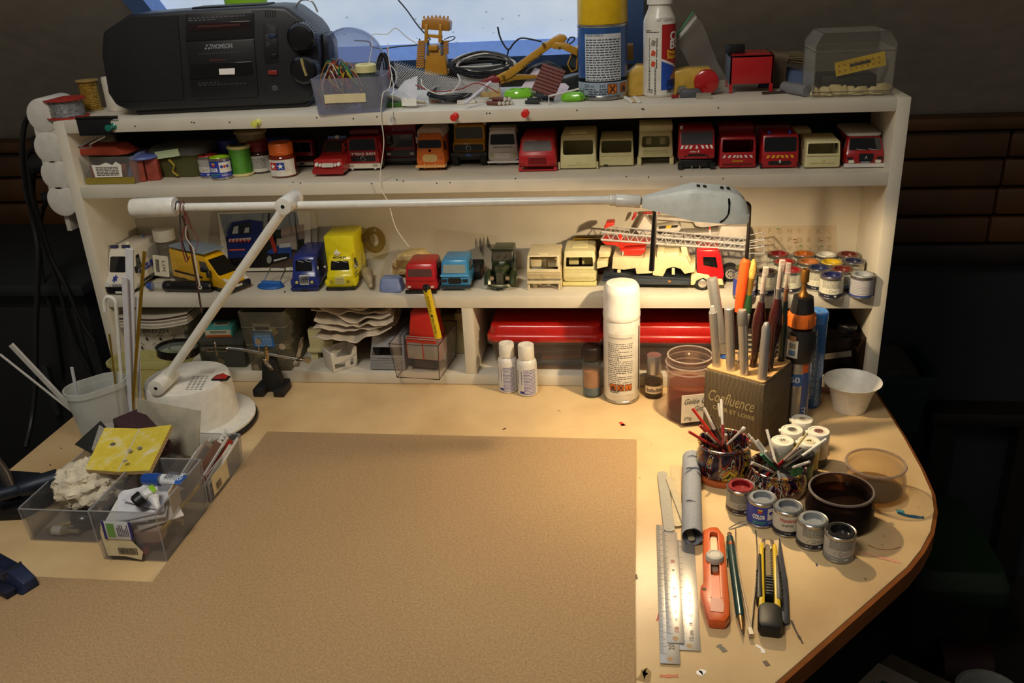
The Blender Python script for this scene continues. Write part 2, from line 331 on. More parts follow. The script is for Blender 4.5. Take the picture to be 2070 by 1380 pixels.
# push pins stuck in the top board
for a,b,col,lab in ((230,255,'0f6f62','teal push pin in the top board by the black clip'),(522,247,'d8d860','yellow push pin in the top board under the radio'),(921,234,'d8261c','red push pin in the top board left of the other red one'),(1063,227,'d8261c','red push pin in the top board right of the other red one')):
    p=P(a,b,0);pin=thing('push_pin',lab,'push pin',p,group='push pins in the top board')
    MB().lathe([(.0026,.003),(.0022,.005),(.002,.012),(.0045,.0135),(.005,.0155),(.0045,.017),(0,.0175)],16,T=Matrix.Rotation(PI/2,4,'X')).build('head',M(col,.3,coat=.4),pin)
    MB().lathe([(.0045,.0),(.0048,.0014),(.0026,.003)],16,T=Matrix.Rotation(PI/2,4,'X')).build('collar',M(col,.3,coat=.4),pin)
p=P(794,242,0);pin=thing('push_pin','clear push pin in the top board holding a thin white wire','push pin',p,group='push pins in the top board')
MB().lathe([(.0045,.0),(.0048,.0014),(.0026,.003),(.002,.009),(.005,.0115),(.0055,.013),(.005,.0145),(0,.015)],16,T=Matrix.Rotation(PI/2,4,'X')).build('head',CLR('ffffff',.15),pin)
# ================================================================ desk lamp
LY=-.17
bc=D(398,858);bz=.078;tx=D(390,776,bz)
lamp=thing('desk_lamp','white articulated desk lamp with round base, long arm and wedge head','lamp',(bc.x,bc.y,0))
lw=M('e6e2d6',.32,coat=.3)
b0=bc.copy();rel=lambda p:V(p)-b0
MB().lathe([(.086,0),(.0885,.003),(.0885,.006),(.084,.009)],48).build('base_pad',M('141414',.6),lamp)
MB().lathe([(.083,.0085),(.0865,.009),(.0865,.012),(.08,.0145),(.064,.0155),(.0635,.018),(.0605,bz-.006),(.0585,bz-.0015),(.055,bz),(0,bz)],56).build('base',lw,lamp)
sl=MB()
for i in range(4):
    for j in range(9):q=rel(D(378+i*9+j*1.7,787-j*3.1,bz));sl.box((q.x,q.y,bz),(.0042,.0012,.0006),T=Matrix.Translation(q)@Matrix.Rotation(.15,4,'Z')@Matrix.Translation(-q))
o=sl.build('vent_slots',BLACK,lamp);o['kind']='stuff'
q=rel(D(447,766,bz));swm=MB();swm.box((q.x,q.y,bz+.001),(.024,.0135,.002));sw=swm.build('switch',BLACK,lamp,bevel=.0006)
MB().prism([(-.009,0),(.009,0),(.009,.0016),(.002,.0055),(-.009,.0022)],-.0048,.0048,'y').build('rocker',M('a82014',.3,coat=.3),sw,loc=(q.x,q.y,bz+.0015))
q=rel(D(420,750,bz));MB().prism(rp(.022,.014,.001),bz+.0002,bz+.0006).build('sticker',[M('cfc8bc',.5)],lamp,loc=(q.x,q.y,0))
piv=rel(D(333,768,bz+.012));piv.z=bz+.0115
ly0=piv.y+b0.y
jt=rel(P(583,410,ly0));r_=.0115
ym=lambda v,dy:V((v.x,v.y+dy,v.z))
MB().cyl(ym(piv,-.026),ym(piv,.022),.0115,n=24).cyl(ym(piv,-.0262),ym(piv,-.0255),.003,n=12,m=1).build('base_pivot',[lw,BLACK],lamp,bevel=.0012)
MB().cyl(piv+V((0,0,0)),jt,.0062,n=20).build('lower_arm',lw,lamp)
MB().cyl(ym(jt,-.02),ym(jt,.026),.0105,n=24).cyl(ym(jt,-.0203),ym(jt,-.0195),.003,n=12,m=1).build('elbow_joint',[lw,BLACK],lamp,bevel=.001)
ly1=ly0+.006
cwL=rel(P(268,421,ly1));cwR=rel(P(356,418,ly1));hd0=rel(P(1232,405,ly1));hd1=rel(P(1298,408,ly1));hdE=rel(P(1512,415,ly1))
MB().cyl(cwL,hd0,.0052,n=20).build('upper_arm',lw,lamp)
MB().cyl(cwL,cwR,.0125,n=28).build('counterweight',lw,lamp,bevel=.0018)
MB().cyl(hd0,hd0+(hd1-hd0)*.2,.0065,n=20).cyl(hd0+(hd1-hd0)*.2,hd0+(hd1-hd0)*.95,.0078,n=20).build('sleeve',lw,lamp,bevel=.0008)
MB().cyl(hd0+(hd1-hd0)*.95,hd1+(hd1-hd0)*.08,.0032,n=12).ball(hd1+(hd1-hd0)*.05,.0055,14).build('swivel',CHROME,lamp)
# head: a hollow shade, wide in the middle, open underneath
hL=(hdE-hd1).length;ax=(hdE-hd1).normalized();az=V((0,0,1))-ax*ax.z;az.normalize();ay=az.cross(ax)
def hring(t,w,zt,zb,wt,inn=0):
    c=hd1+ax*(t*hL);k=1-inn
    return [c+ay*y+az*z for y,z in ((-w*k,zb),(-w*.98*k,zb*.3),(-wt*k,zt-.004-inn*.01),(-wt*.8*k,zt-inn*.02),(wt*.8*k,zt-inn*.02),(wt*k,zt-.004-inn*.01),(w*.98*k,zb*.3),(w*k,zb))]
prof_=[(.0,.006,.006,-.006,.005),(.05,.008,.0075,-.007,.007),(.2,.015,.0125,-.0095,.013),(.4,.022,.0195,-.0135,.018),(.48,.025,.0215,-.0150,.02),(.8,.027,.019,-.0165,.02),(.9,.026,.0145,-.0165,.018),(.97,.023,.006,-.016,.016),(1,.021,-.004,-.0155,.015)]
shd=MB();A=[hring(*p) for p in prof_];B=[hring(*p,.06) for p in prof_]
shd.loft(A,False,False,wrap=False);shd.loft(B,False,False,wrap=False)
for R1,R2 in ((A,B),):
    k=len(A)
    for j in (0,7):shd.add([p for i in range(k) for p in (A[i][j],B[i][j])],[(2*i,2*i+1,2*i+3,2*i+2) for i in range(k-1)])
shd.add(A[-1]+B[-1],[(0,1,2,3,4,5,6,7)]);shd.add(A[0],[(0,1,2,3,4,5,6,7)]);shd.add(B[-1],[(0,1,2,3,4,5,6,7)])
shd.build('shade',M('e2e4da',.42),lamp,smooth=30)
g=MB()
for t0 in (.52,.58,.74,.8):c=hd1+ax*(t0*hL)+az*(.0217-.006*(t0-.5));g.add([c+ax*a+ay*b for a,b in ((-.002,-.006),(.002,-.006),(.002,.006),(-.002,.006))],[(0,1,2,3)])
o=g.build('vent_slots',BLACK,lamp);o['kind']='stuff'
c=MB();pts=[hd1+ax*(.80*hL)-ay*.0205+az*.0125,hd1+ax*(.805*hL)-ay*.0238+az*.005,hd1+ax*(.80*hL)-ay*.0272-az*.004,hd1+ax*(.77*hL)-ay*.0274-az*.0105,hd1+ax*(.73*hL)-ay*.0272-az*.0145]
c.tube(cr(pts,4),[.0022]*4+[.0016]*4+[.0012]*5+[.0016]*4,8,flat=.4);c.build('burn_mark',M('0d0b0a',.7),lamp)
q0=hd1+ax*(.13*hL)-ay*.004-az*.006;q1=rel(P(1317,547,ly1-.004))
MB().cyl(q0,q1,.003,.0034,n=14).build('tilt_rod',M('17130f',.25,coat=.5),lamp)
bl=hd1+ax*(.62*hL)+az*(-.001)
MB().ball(bl,.006,14,sc_=(1.5,1,1)).build('bulb',M('ffe6b8',.3,emit=8),lamp)
lt=light('desk_lamp_light','POINT',bl+b0+V((0,0,-.0075)),5,(1,.76,.46),shadow_soft_size=.006);lt.parent=None
# wires, hook and drill bits hung from the arm
def wire(name,label,pts,r,col,cat='wire',group=None,k=5,n=6,rough=.5,closed=False):
    o=V(pts[0]);return tag(MB().tube([a-o for a in cr(pts,k,closed)],r,n,closed=closed).build(name,M(col,rough,coat=.2),loc=o),label,cat,group)
# ================================================================ model vehicles
class Veh:
    """a scale model whose front faces -Y; the thing's origin is the bottom centre of its front"""
    def __init__(s,name,label,px,pyb,z,pxw,pyt,L,col,prof=((0,.1),(0,.5),(.1,.96)),rz=0,tum=.08,cat='model truck',rough=.3,zb=.1,bev=.0025,roof=None,shell=None,ws=None,sw=None,group='model vehicles on the shelves',lift=0,body='body'):
        b=D(px,pyb,z);L=min(L,DEP-.003-b.y) if abs(rz) < .5 else L;s.w=pxw*mpp(b);s.h=zat(b.x,b.y,pyt)-z;s.L=L;s.r=thing(name,label,cat,b+V((0,0,lift+.0004)),rz,group);s.tum=tum;s.fp=[(a*L,c*s.h) for a,c in prof];s.zk=s.fp[1][1] if len(s.fp) > 1 else 0
        s.prof=prof;s.mat=col if not isinstance(col,str) else M(col,rough,coat=.25)
        if body:s.body=s.shellbody(shell,ws,sw,bev,body) if shell else s.solid(body,s.mat,list(s.fp)+[(L,s.h*.98),(L,zb*s.h)],bev)
    def xs(s,z):return s.w/2*(1-s.tum*max(0,z-s.zk)/max(1e-6,s.h-s.zk))
    def ys(s,z):
        f=s.fp
        for (y0,z0),(y1,z1) in zip(f,f[1:]):
            if z <= z1 and z1 > z0:return y0+(y1-y0)*max(0,(z-z0)/(z1-z0))
        return f[-1][0]
    def solid(s,name,mt,pts,bev=.002,inset=0,link=True):
        m=MB();zs=sorted(set(z for y,z in pts))
        m.loft([[(sx*(s.xs(z)-inset),y,z) for y,z in pts] for sx in (-1,1)])
        return m.build(name,mt,s.r if link else None,bevel=bev)
    def shellbody(s,t,ws,sw,bev,name):
        """a hollow cab casting: no floor or back, window openings cut right through"""
        pts=list(s.fp)+[(s.L,s.h*.98),(s.L,s.fp[0][1])]
        o=s.solid(name,s.mat,pts,bev,link=False)
        ip=[(y+t*1.0,z) for y,z in s.fp];ip[-1]=(ip[-1][0]+t*.3,ip[-1][1]-t);ip[0]=(ip[0][0],ip[0][1]-.02)
        ip += [(s.L-t,s.h*.98-t),(s.L-t,s.fp[0][1]-.02)]
        boolean(o,s.solid('c',s.mat,ip,0,t,False))
        if ws:boolean(o,MB().prism(s.rr(*ws),-.03,.018,'y').build('c',s.mat,smooth=0))
        if sw:
            y0,y1,z0,z1,dy=sw;boolean(o,MB().prism([(y0*s.L,z0*s.h),(y1*s.L,z0*s.h),(y1*s.L,z1*s.h),((y0+dy)*s.L,z1*s.h)],-.1,.1,'x').build('c',s.mat,smooth=0))
        o.parent=s.r;return o
    def rr(s,xc,zc,w,h,r=.2,top=1):
        p=rp(w*s.w,h*s.h,r*min(w*s.w,h*s.h),3);H=h*s.h
        return [(xc*s.w+a*(1+(top-1)*(b/H+.5)),zc*s.h+b) for a,b in p]
    def f(s,name,col,xc,zc,w,h,th=.0006,r=.2,top=1,lab=None,par=None,poly=None):
        p=poly and [(a*s.w,b*s.h) for a,b in poly] or s.rr(xc,zc,w,h,r,top);m=MB()
        m.loft([[(a,s.ys(b)+.0015,b) for a,b in p],[(a,s.ys(b)-th,b) for a,b in p]])
        o=m.build(name,M(col,.35,coat=.2) if isinstance(col,str) else col,par or s.r,smooth=25)
        if lab:o['label']=lab
        return o
    def pair(s,name,col,x,z,w,h,**k):
        for sx in (-1,1):s.f(name,col,sx*x,z,w,h,**k)
    def lamps(s,x,z,r,col='e8e4d0',th=.0016):
        for sx in (-1,1):
            c=V((sx*x*s.w,s.ys(z*s.h),z*s.h));MB().cyl(c+V((0,.002,0)),c-V((0,th,0)),r*s.w,n=14).build('headlight',M(col,.15,coat=.6),s.r,bevel=.0003)
    def side(s,name,col,y0,y1,z0,z1,dy=0,th=.0004,sides=(-1,1)):
        for sx in sides:
            p=[(y0*s.L,z0*s.h),(y1*s.L,z0*s.h),(y1*s.L,z1*s.h),((y0+dy)*s.L,z1*s.h)];m=MB()
            m.loft([[(sx*(s.xs(b)-.0012),a,b) for a,b in p],[(sx*(s.xs(b)+th),a,b) for a,b in p]]);m.build(name,M(col,.3,coat=.3) if isinstance(col,str) else col,s.r,smooth=25)
    def wheels(s,ys,r,wid=.006,inset=.004,hub='8a8a88',z=None):
        for y in ys:
            for sx in (-1,1):
                x=sx*(s.w/2-inset);zc=r*s.h if z is None else z*s.h;R=r*s.h
                wh=MB().cyl((x-wid/2,y*s.L,zc),(x+wid/2,y*s.L,zc),R,n=20).build('wheel',TYRE,s.r,bevel=.0008)
                MB().cyl((x+sx*wid*.5,y*s.L,zc),(x+sx*(wid*.5+.0006),y*s.L,zc),R*.55,R*.4,n=14).build('hub',M(hub,.3,.6),wh)
    def chassis(s,z0=.02,z1=.14,col='141414',y0=.03,y1=1,w=.8):
        box((0,s.L*(y0+y1)/2,s.h*(z0+z1)/2),(s.w*w,s.L*(y1-y0),s.h*(z1-z0))).build('chassis',M(col,.5),s.r,bevel=.001)
    def bx(s,name,col,c,d,bev=.001,**k):
        return box((c[0]*s.w,c[1]*s.L,c[2]*s.h),(d[0]*s.w,d[1]*s.L,d[2]*s.h),**k).build(name,M(col,.4,coat=.15) if isinstance(col,str) else col,s.r,bevel=bev)
    def text(s,t,zc,hh,col,wid=None,mirror=1,x=0,bold=.02,name='lettering'):
        text(t,hh*s.h,lambda a,b,h:(x*s.w+mirror*a,s.ys(zc*s.h+b)-h-.0004,zc*s.h+b),th=.0003,wid=wid and wid*s.w,bold=bold).build(name,M(col,.5),s.r,smooth=0)
    def chev(s,z0,z1,col,xs,lean=.04,w=.05):
        for x in xs:
            d=lean if x < -.02 else -lean if x > .02 else 0
            s.f('stripe',col,0,0,0,0,th=.0004,poly=[(x-w/2-(.01 if d == 0 else 0),z0),(x+w/2+(.01 if d == 0 else 0),z0),(x+w/2+d-(.02 if d == 0 else 0),z1),(x-w/2+d+(.02 if d == 0 else 0),z1)])
    def wipers(s,z,col='1a1a1a',lean=.12,w=.2):
        for x in (-.22,.08):MB().tube([(x*s.w,s.ys(z*s.h)-.0012,z*s.h),((x+w)*s.w,s.ys((z+lean)*s.h)-.0012,(z+lean)*s.h)],.0004,5).build('wiper',M(col,.4),s.r)
RED='a3161a';CRM='d9cf9c';GB='101316'
G1=dict(z=Z2T);FL=((0,.08),(0,.5),(.1,.97))
# ---- upper shelf, from left to right
v=Veh('model_truck','small red model truck with white bumper beside the orange-lidded paint jar',613,338,Z2T,49,284,.075,'9c1a1c',((0,.1),(0,.52),(.06,.97)))
v.f('windscreen',GLASSD,0,.74,.84,.36,r=.15);v.f('grille','1a1a1c',0,.33,.96,.17,r=.1);v.f('bumper','d8d0bc',0,.14,1.0,.12,th=.003,r=.2);v.f('number_plate','1c1c1c',0,.14,.2,.05,th=.0035);v.chassis();v.wheels((.3,.8),.12)
v=Veh('model_car','red model saloon car with blue and white roof light bar',666,356,Z2T,64,296,.115,'a8201c',((0,.06),(.0,.38),(.02,.46),(.42,.62),(.6,.98)),tum=.22,cat='model car',bev=.004)
v.bx('bonnet','a8201c',(0,.27,.44),(.9,.5,.22));v.f('windscreen',GLASSD,0,.80,.78,.32,r=.1,top=.86);v.f('grille','c9c4b8',0,.37,.38,.13,th=.003,r=.2);v.pair('headlight','d8d8d0',.36,.40,.11,.12,th=.0032,r=.5);v.pair('headlight','d8d8d0',.25,.38,.08,.1,th=.0032,r=.5)
v.f('bumper','951818',0,.17,1.02,.18,th=.0045,r=.3);v.side('side_window',GLASSD,.55,.95,.64,.9,.1);v.wheels((.2,.85),.16);v.bx('light_bar','5a7fc0',(0,.7,1.04),(.62,.06,.1));v.bx('siren','e8e4d8',(0,.7,1.05),(.14,.065,.12))
v=Veh('model_truck','red model fire truck with mirror-written FIRE DEPT. and square mirror frames',737,345,Z2T,66,278,.085,RED,((0,.12),(0,.5),(.07,.97)),roof=1)
v.f('windscreen',GLASSD,0,.77,.82,.33,r=.12,top=.95);v.text('FIRE DEPT.',.5,.1,'e8e4dc',.8,mirror=-1);v.f('grille','131315',0,.36,.76,.17,r=.15);v.f('bumper','ddd6c6',0,.15,1.06,.14,th=.003,r=.15);v.pair('headlight','a8a090',.38,.16,.16,.07,th=.0034);v.pair('fog_lamp','c8c4b8',.36,.06,.06,.05,th=.003)
MB().tube([(.0035*math.cos(a*.524),-.0012,.36*v.h+.0035*math.sin(a*.524)) for a in range(12)],.0004,5,closed=True).build('badge',CHROME,v.r)
for sx in (-1,1):
    m=MB();p=[(sx*v.w*.5,.004,v.h*.86),(sx*v.w*.58,-.003,v.h*.84),(sx*v.w*.6,-.003,v.h*.58),(sx*v.w*.5,.004,v.h*.56)];m.tube(p,.0012,6);m.tube([p[1],(sx*v.w*.53,0,v.h*.7),p[2]],.001,6);m.tube([(sx*v.w*.5,0,v.h*.7),(sx*v.w*.6,-.002,v.h*.7)],.001,6);m.build('mirror_frame',M(RED,.3),v.r)
v.chassis();v.wheels((.3,.8),.15,inset=.002);v.bx('equipment_box','6a1214',(0,.65,1.08),(.9,.6,.14))
v=Veh('model_truck','dark red tall model fire truck behind the hanging white wire',812,334,Z2T,64,268,.09,'7d1418',((0,.12),(0,.5),(.05,.97)))
v.f('windscreen',GLASSD,0,.74,.84,.36,r=.1);v.f('grille','151516',0,.36,.94,.18,r=.08);v.pair('headlight','c8c0b0',.37,.35,.12,.07,th=.001,r=.1);v.f('bumper','1b1b1c',0,.18,1.04,.1,th=.003);v.chassis();v.wheels((.3,.8),.12)
v.bx('superstructure','7d1418',(0,.73,1.05),(1.02,.5,.5));v.bx('mirror','c8c4bc',(.56,.05,.75),(.07,.03,.2))
MB().cyl((0,.02,v.h),(0,.02,v.h*1.12),.0012,n=8).cyl((-.008,.015,v.h*1.05),(.008,.02,v.h*1.07),.0016,n=8).cyl((-.012,.01,v.h*1.03),(-.009,.012,v.h*1.06),.0024,n=8).build('water_cannon',CHROME,v.r)
v=Veh('model_van','orange model van with round nose and pale ribbed roof',872,345,Z2T,60,268,.1,'d2691c',((0,.1),(-.01,.3),(0,.5),(.07,.82),(.16,.97)),tum=.2,cat='model van',bev=.005)
v.f('windscreen',GLASSD,0,.69,.8,.2,r=.25,top=.95);v.f('grille','c8a468',0,.33,.5,.2,th=.0012,r=.4,lab='oval beige grille');v.lamps(.36,.34,.05,'b8542a');v.f('bumper','d8a060',0,.12,1.04,.07,th=.003,r=.5);v.pair('overrider','d8a060',.18,.14,.04,.12,th=.0045);v.lamps(0,.52,.05,'c8641c',.0006)
v.side('side_window',GLASSD,.12,.34,.5,.72,.06);v.wheels((.2,.8),.12,hub='d8d0c0')
m=MB();pts=rp(v.w*.88,v.h*.3,v.h*.12,4,0,v.h*.92);m.prism(pts,v.L*.17,v.L,'y');m.build('roof',M('a89484',.6),v.r,bevel=.001)
for i in range(7):MB().prism(rp(v.w*.9,v.h*.31,v.h*.12,4,0,v.h*.92),v.L*(.25+i*.1),v.L*(.265+i*.1),'y').build('roof_rib',M('b8a494',.6),v.r)
v=Veh('model_truck','yellow-ochre model off-road truck with black grille and big tyres',950,335,Z2T,66,254,.085,'c98a1a',((0,.32),(.0,.52),(.02,.56),(.28,.63),(.36,.97)),cat='model truck')
v.bx('bonnet','c98a1a',(0,.16,.48),(.86,.3,.2));v.f('windscreen',M('4a4636',.1,coat=.5),0,.79,.84,.28,r=.1);v.f('grille','141414',0,.45,.9,.15,th=.002,r=.1);v.f('bumper','1a1a1a',0,.29,1.1,.1,th=.004,r=.2);v.f('number_plate','3a5aa8',0,.28,.14,.06,th=.005,r=.1);v.f('number_plate','c8c0a8',-.08,.545,.14,.03,th=.001)
MB().tube([(.0036*math.cos(a*.524),-.003,.45*v.h+.0036*math.sin(a*.524)) for a in range(12)],.0005,5,closed=True).build('badge',CHROME,v.r)
v.wheels((.14,.8),.17,wid=.009,inset=.003,hub='3a3a36');v.chassis(.14,.3)
for sx in (-1,1):MB().tube([(sx*v.w*.48,.0,v.h*.32),(sx*v.w*.47,.012,v.h*.62),(sx*v.w*.42,.02,v.h*.97)],.0012,6).build('bull_bar',M('1a1a1a',.4),v.r);MB().ball((sx*v.w*.45,.022,v.h*.98),.0032,10).build('work_lamp',M('d8d0c0',.2),v.r)
v=Veh('model_van','white model van with mirrored blue lettering and black roof beacon',1018,334,Z2T,63,262,.11,'d9d2cc',((0,.08),(-.012,.3),(0,.52),(.09,.88),(.13,.98)),tum=.16,cat='model van',bev=.004)
v.f('windscreen',GLASSD,0,.72,.8,.28,r=.12,top=.93);v.text('SERVICE SECOURS URGENCE',.5,.045,'3a4a8a',.62,mirror=-1);v.lamps(.37,.28,.055,'c8d080');v.f('grille','e4ded8',0,.27,.5,.16,th=.001,r=.3);v.f('bumper','ece6e0',0,.1,1.02,.06,th=.003,r=.4);v.f('number_plate','1a2030',-.05,.05,.28,.05,th=.003)
v.side('side_window',GLASSD,.12,.3,.55,.84,.05);v.side('side_window',GLASSD,.5,.75,.6,.85);v.wheels((.2,.82),.12);MB().lathe([(.002,0),(.0018,.005),(.0008,.008),(0,.0082)],10,(0,.035,v.h*.98)).build('beacon',BLACK,v.r);v.bx('roof','a89c94',(0,.55,1.0),(.86,.84,.07),bev=.002)
v=Veh('model_cab','bright red empty truck cab shell with vented grille in front of the white van',1087,347,Z2T,78,277,.075,'b81c22',((0,.1),(-.02,.42),(.02,.55),(.1,.97)),tum=.18,cat='model cab',bev=.004,shell=.0018,ws=(0,.72,.76,.28,.2,.92),sw=(.28,.55,.6,.86,.06))
for i in range(7):v.f('grille_bar','951318',0,.22+i*.034,.5-.012*i,.014,th=.0012)
v.f('windscreen',CLR('c8c8c8',.25),0,.72,.78,.3,r=.15,top=.92,th=-.0006);v.pair('foot','b81c22',.46,.07,.08,.12,th=.0);v.f('bumper_bar','a8181c',0,.035,.94,.05,th=.0);v.pair('trim_slot','951318',.4,.22,.18,.03)
def cabshell(px,pyb,pxw,pyt,lab,ws,prof=FL,sw=(.3,.62,.54,.85,.06),col=CRM,L=.075,z=Z2T,**k):
    return Veh('model_cab',lab,px,pyb,z,pxw,pyt,L,M(col,.55,noise=.05),prof,cat='model cab',shell=.0018,ws=ws,sw=sw,group='unpainted cream cab shells',**k)
v=cabshell(1169,343,74,272,'cream empty cab shell beside the bright red cab shell, smooth winged front',(0,.62,.82,.4,.15,1),((0,.02),(0,.4),(.07,.96)),bev=.003)
v.bx('roof_vent',M(CRM,.55,noise=.05),(0,.3,.99),(.5,.35,.05));v.f('emblem','cfc592',0,.2,.12,.05,th=.0008);v.f('moulding','cfc592',0,.14,.6,.03,th=.0008);v.pair('bracket','d0c694',.52,.12,.05,.2)
v=cabshell(1246,337,70,279,'low cream empty cab shell, shortest of the cream cabs on the upper shelf',(0,.68,.86,.4,.15,1),((0,.02),(0,.5),(.08,.95)),L=.06,bev=.002)
v.f('bumper_panel','cfc592',0,.17,.9,.22,th=.0008,r=.1);v.f('slot','2a2820',-.3,.06,.12,.05,th=.0012);v.f('moulding','cfc592',0,.38,.84,.03)
v=cabshell(1325,335,70,262,'tall cream cab shell standing on leg-like mudguards',(0,.66,.8,.3,.2,.96),((0,.22),(0,.5),(.07,.97)),L=.085,bev=.003)
cm_=M(CRM,.55,noise=.05)
v.bx('sleeper_roof',cm_,(0,.5,1.02),(.94,.86,.16));v.f('grille','cbc18c',0,.36,.76,.16,th=.0008,r=.1);v.f('bar','b5ab78',0,.35,.68,.02,th=.0014);v.f('bar','b5ab78',0,.41,.68,.02,th=.0014)
for sx in (-1,1):v.bx('mudguard',cm_,(sx*.46,.12,.12),(.12,.14,.24));v.bx('seat',cm_,(sx*.2,.35,.62),(.16,.12,.2))
v.f('sun_visor','cbc18c',0,.88,.86,.05,th=.0015)
v=Veh('model_truck','red model truck cab with white chevrons, black chassis and glossy windscreen',1407,343,Z2T,72,261,.06,'a8131b',((0,.26),(-.02,.5),(0,.58),(.08,.97)),tum=.05)
v.f('windscreen',M('3c3c40',.05,coat=1),0,.79,.86,.33,r=.12);v.chev(.52,.6,'e8e0d8',(-.42,-.3,-.18,0,.18,.3,.42),w=.06);v.text('sides',.45,.06,'e8e0d8',.18,x=-.1);v.f('badge','d0d0cc',.05,.455,.04,.06,th=.0012,r=.5);v.f('grille_slot','131314',0,.36,.5,.05,r=.5);v.pair('marker','1a1a1c',.3,.33,.05,.04)
v.f('sun_visor','8a1016',0,.93,.88,.03,th=.0018);v.bx('chassis','111112',(0,.4,.14),(.9,.7,.18));v.pair('step','151516',.44,.1,.14,.16,th=.003)
for x in (-.12,.1):MB().cyl((x*v.w,-.001,.02*v.h),(x*v.w,-.001,.1*v.h),.0007,n=6).build('pin',CHROME,v.r)
MB().cyl((-v.w*.42,.01,v.h*.97),(-v.w*.42,.01,v.h*1.05),.002,n=8).build('beacon',M('d8d8d0',.3),v.r)
v=Veh('model_cab','red empty cab with white chevrons and yellow Camiva lettering',1490,341,Z2T,73,276,.085,M('a8171e',.35,coat=.2),((0,.02),(0,.45),(.06,.97)),tum=.06,cat='model cab',shell=.0018,ws=(0,.69,.84,.38,.15,.98),sw=(.3,.6,.5,.85,.05))
v.chev(.335,.42,'e0d8d0',(-.38,-.24,-.11,0,.11,.24,.38),w=.06);v.text('Camiva',.24,.09,'d8b020',.3);v.f('grille_slot','6a0c10',0,.13,.84,.06,r=.5);v.f('badge','8a0c12',0,.1,.06,.08,th=.001,r=.3);v.bx('raised_roof','8c1218',(0,.7,1.05),(.96,.55,.24))
v=Veh('model_truck','red model truck cab with yellow chevrons and two blue roof lights',1575,341,Z2T,73,272,.08,'a8171e',((0,.02),(-.02,.3),(0,.45),(.07,.97)),tum=.06)
v.f('windscreen',GLASSD,0,.7,.86,.4,r=.12);v.chev(.32,.4,'d8a818',(-.34,-.2,-.08,.08,.2,.34),w=.07);v.f('grille_slot','121214',0,.17,.62,.12,r=.5);v.f('badge','d0d0cc',0,.22,.05,.09,th=.0016,r=.5);v.pair('step','151516',.5,.1,.05,.14,th=.002)
for x in (-.3,.25):MB().lathe([(.002,0),(.0018,.004),(0,.005)],10,(x*v.w,.012,v.h*.97)).build('beacon',M('2a4ac8',.2,coat=.5),v.r)
v.bx('rear_body','6a0e12',(-.1,.84,.7),(1.0,.3,.7))
v=cabshell(1621,341,62,276,'cream cab shell hidden behind, only its roof and dark band showing',None,((0,.0),(0,.5),(.05,.96)),L=.03,sw=None)
v.r.location.y=.088;v.f('dark_band','4a4632',0,.72,.8,.2)
v=cabshell(1661,341,71,284,'cream empty cab shell next to the white-roofed red van',(0,.7,.84,.36,.12,.98),((0,.02),(0,.48),(.05,.95)),L=.06,bev=.003)
v.f('moulding','cbc18c',0,.2,.7,.04,th=.0008,r=.5);v.f('badge','c5bb88',.02,.27,.06,.12,th=.001,r=.5);v.f('ledge','cbc18c',0,.46,.9,.03,th=.001)
v=Veh('model_van','red model van with white roof and white bumper at the right end',1746,339,Z2T,76,275,.1,'9c1418',((0,.08),(-.01,.38),(.02,.5),(.12,.92)),tum=.16,cat='model van',bev=.004)
v.f('windscreen',GLASSD,0,.72,.82,.34,r=.12,top=.92);v.f('grille','141416',.03,.32,.36,.24,th=.0008,r=.15);v.pair('headlight','e8e0c8',.34,.2,.15,.1,th=.002,r=.4);v.f('bumper','e0d8d0',0,.08,1.04,.11,th=.003,r=.2);v.f('number_plate','9098a0',.02,.17,.22,.05,th=.001);v.pair('vent','1a1416',.38,.3,.14,.08)
v.f('emblem','b8b8b4',.03,.32,.08,.16,th=.0012,poly=[(-.01,.27),(.03,.33),(.07,.27),(.03,.38)]);v.wipers(.58,'b0b0ac',-.04,.24);v.side('side_window',GLASSD,.16,.36,.54,.84,.06);v.side('side_window',GLASSD,.45,.9,.54,.84);v.wheels((.2,.82),.1)
MB().prism(rp(v.w*.9,v.L*.84,.008,3,0,v.L*.55),v.h*.92,v.h*1.03).build('roof',M('c8c0b8',.45),v.r,bevel=.0025)
# ---- lower shelf
G2='model vehicles on the shelves'
v=Veh('model_van','white model ambulance van with blue stars of life and roof lights',243,596,Z3T,56,511,.1,'d8d2c4',((0,.05),(-.02,.28),(.12,.46),(.24,.88),(.3,.98)),tum=.12,cat='model van',bev=.004,rz=-.02)
v.f('windscreen',GLASSD,0,.645,.8,.33,r=.1,top=.9);v.f('bumper','17181a',0,.12,1.03,.15,th=.002,r=.2);v.f('grille','a8a8a4',0,.24,.4,.05,th=.001);v.pair('headlight','d8d8d4',.37,.25,.2,.09,th=.0018,r=.3);v.f('number_plate','e8e8e0',0,.07,.24,.05,th=.003)
def star6(v,x,z,r,fn,name='star_of_life'):
    m=MB()
    for a in range(3):
        c,s=math.cos(a*PI/3),math.sin(a*PI/3);m.add([fn(x+c*p-s*q,z+s*p+c*q) for p,q in ((-r*.25,-r),(r*.25,-r),(r*.25,r),(-r*.25,r))],[(0,1,2,3)])
    m.build(name,M('26348c',.5),v.r,smooth=0)
star6(v,-.005,v.h*.365,.0045,lambda a,b:(a,v.ys(b)-.0008,b));star6(v,v.L*.34,v.h*.4,.0045,lambda a,b:(v.xs(b)+.0006,a,b))
v.side('side_window',GLASSD,.25,.42,.46,.78,.08);v.side('blue_stripe','2a3a98',.48,.98,.36,.41);v.side('sill','17181a',.3,.98,.12,.19)
for a in (.5,.64,.82):v.side('blue_flash','2a3a98',a,a+.1,.43,.5,.04)
v.wheels((.2,.82),.13,hub='b0b0ac')
for x in (-.25,.2):v.bx('light_bar','2c3050',(x,.3,1.01),(.3,.05,.06))
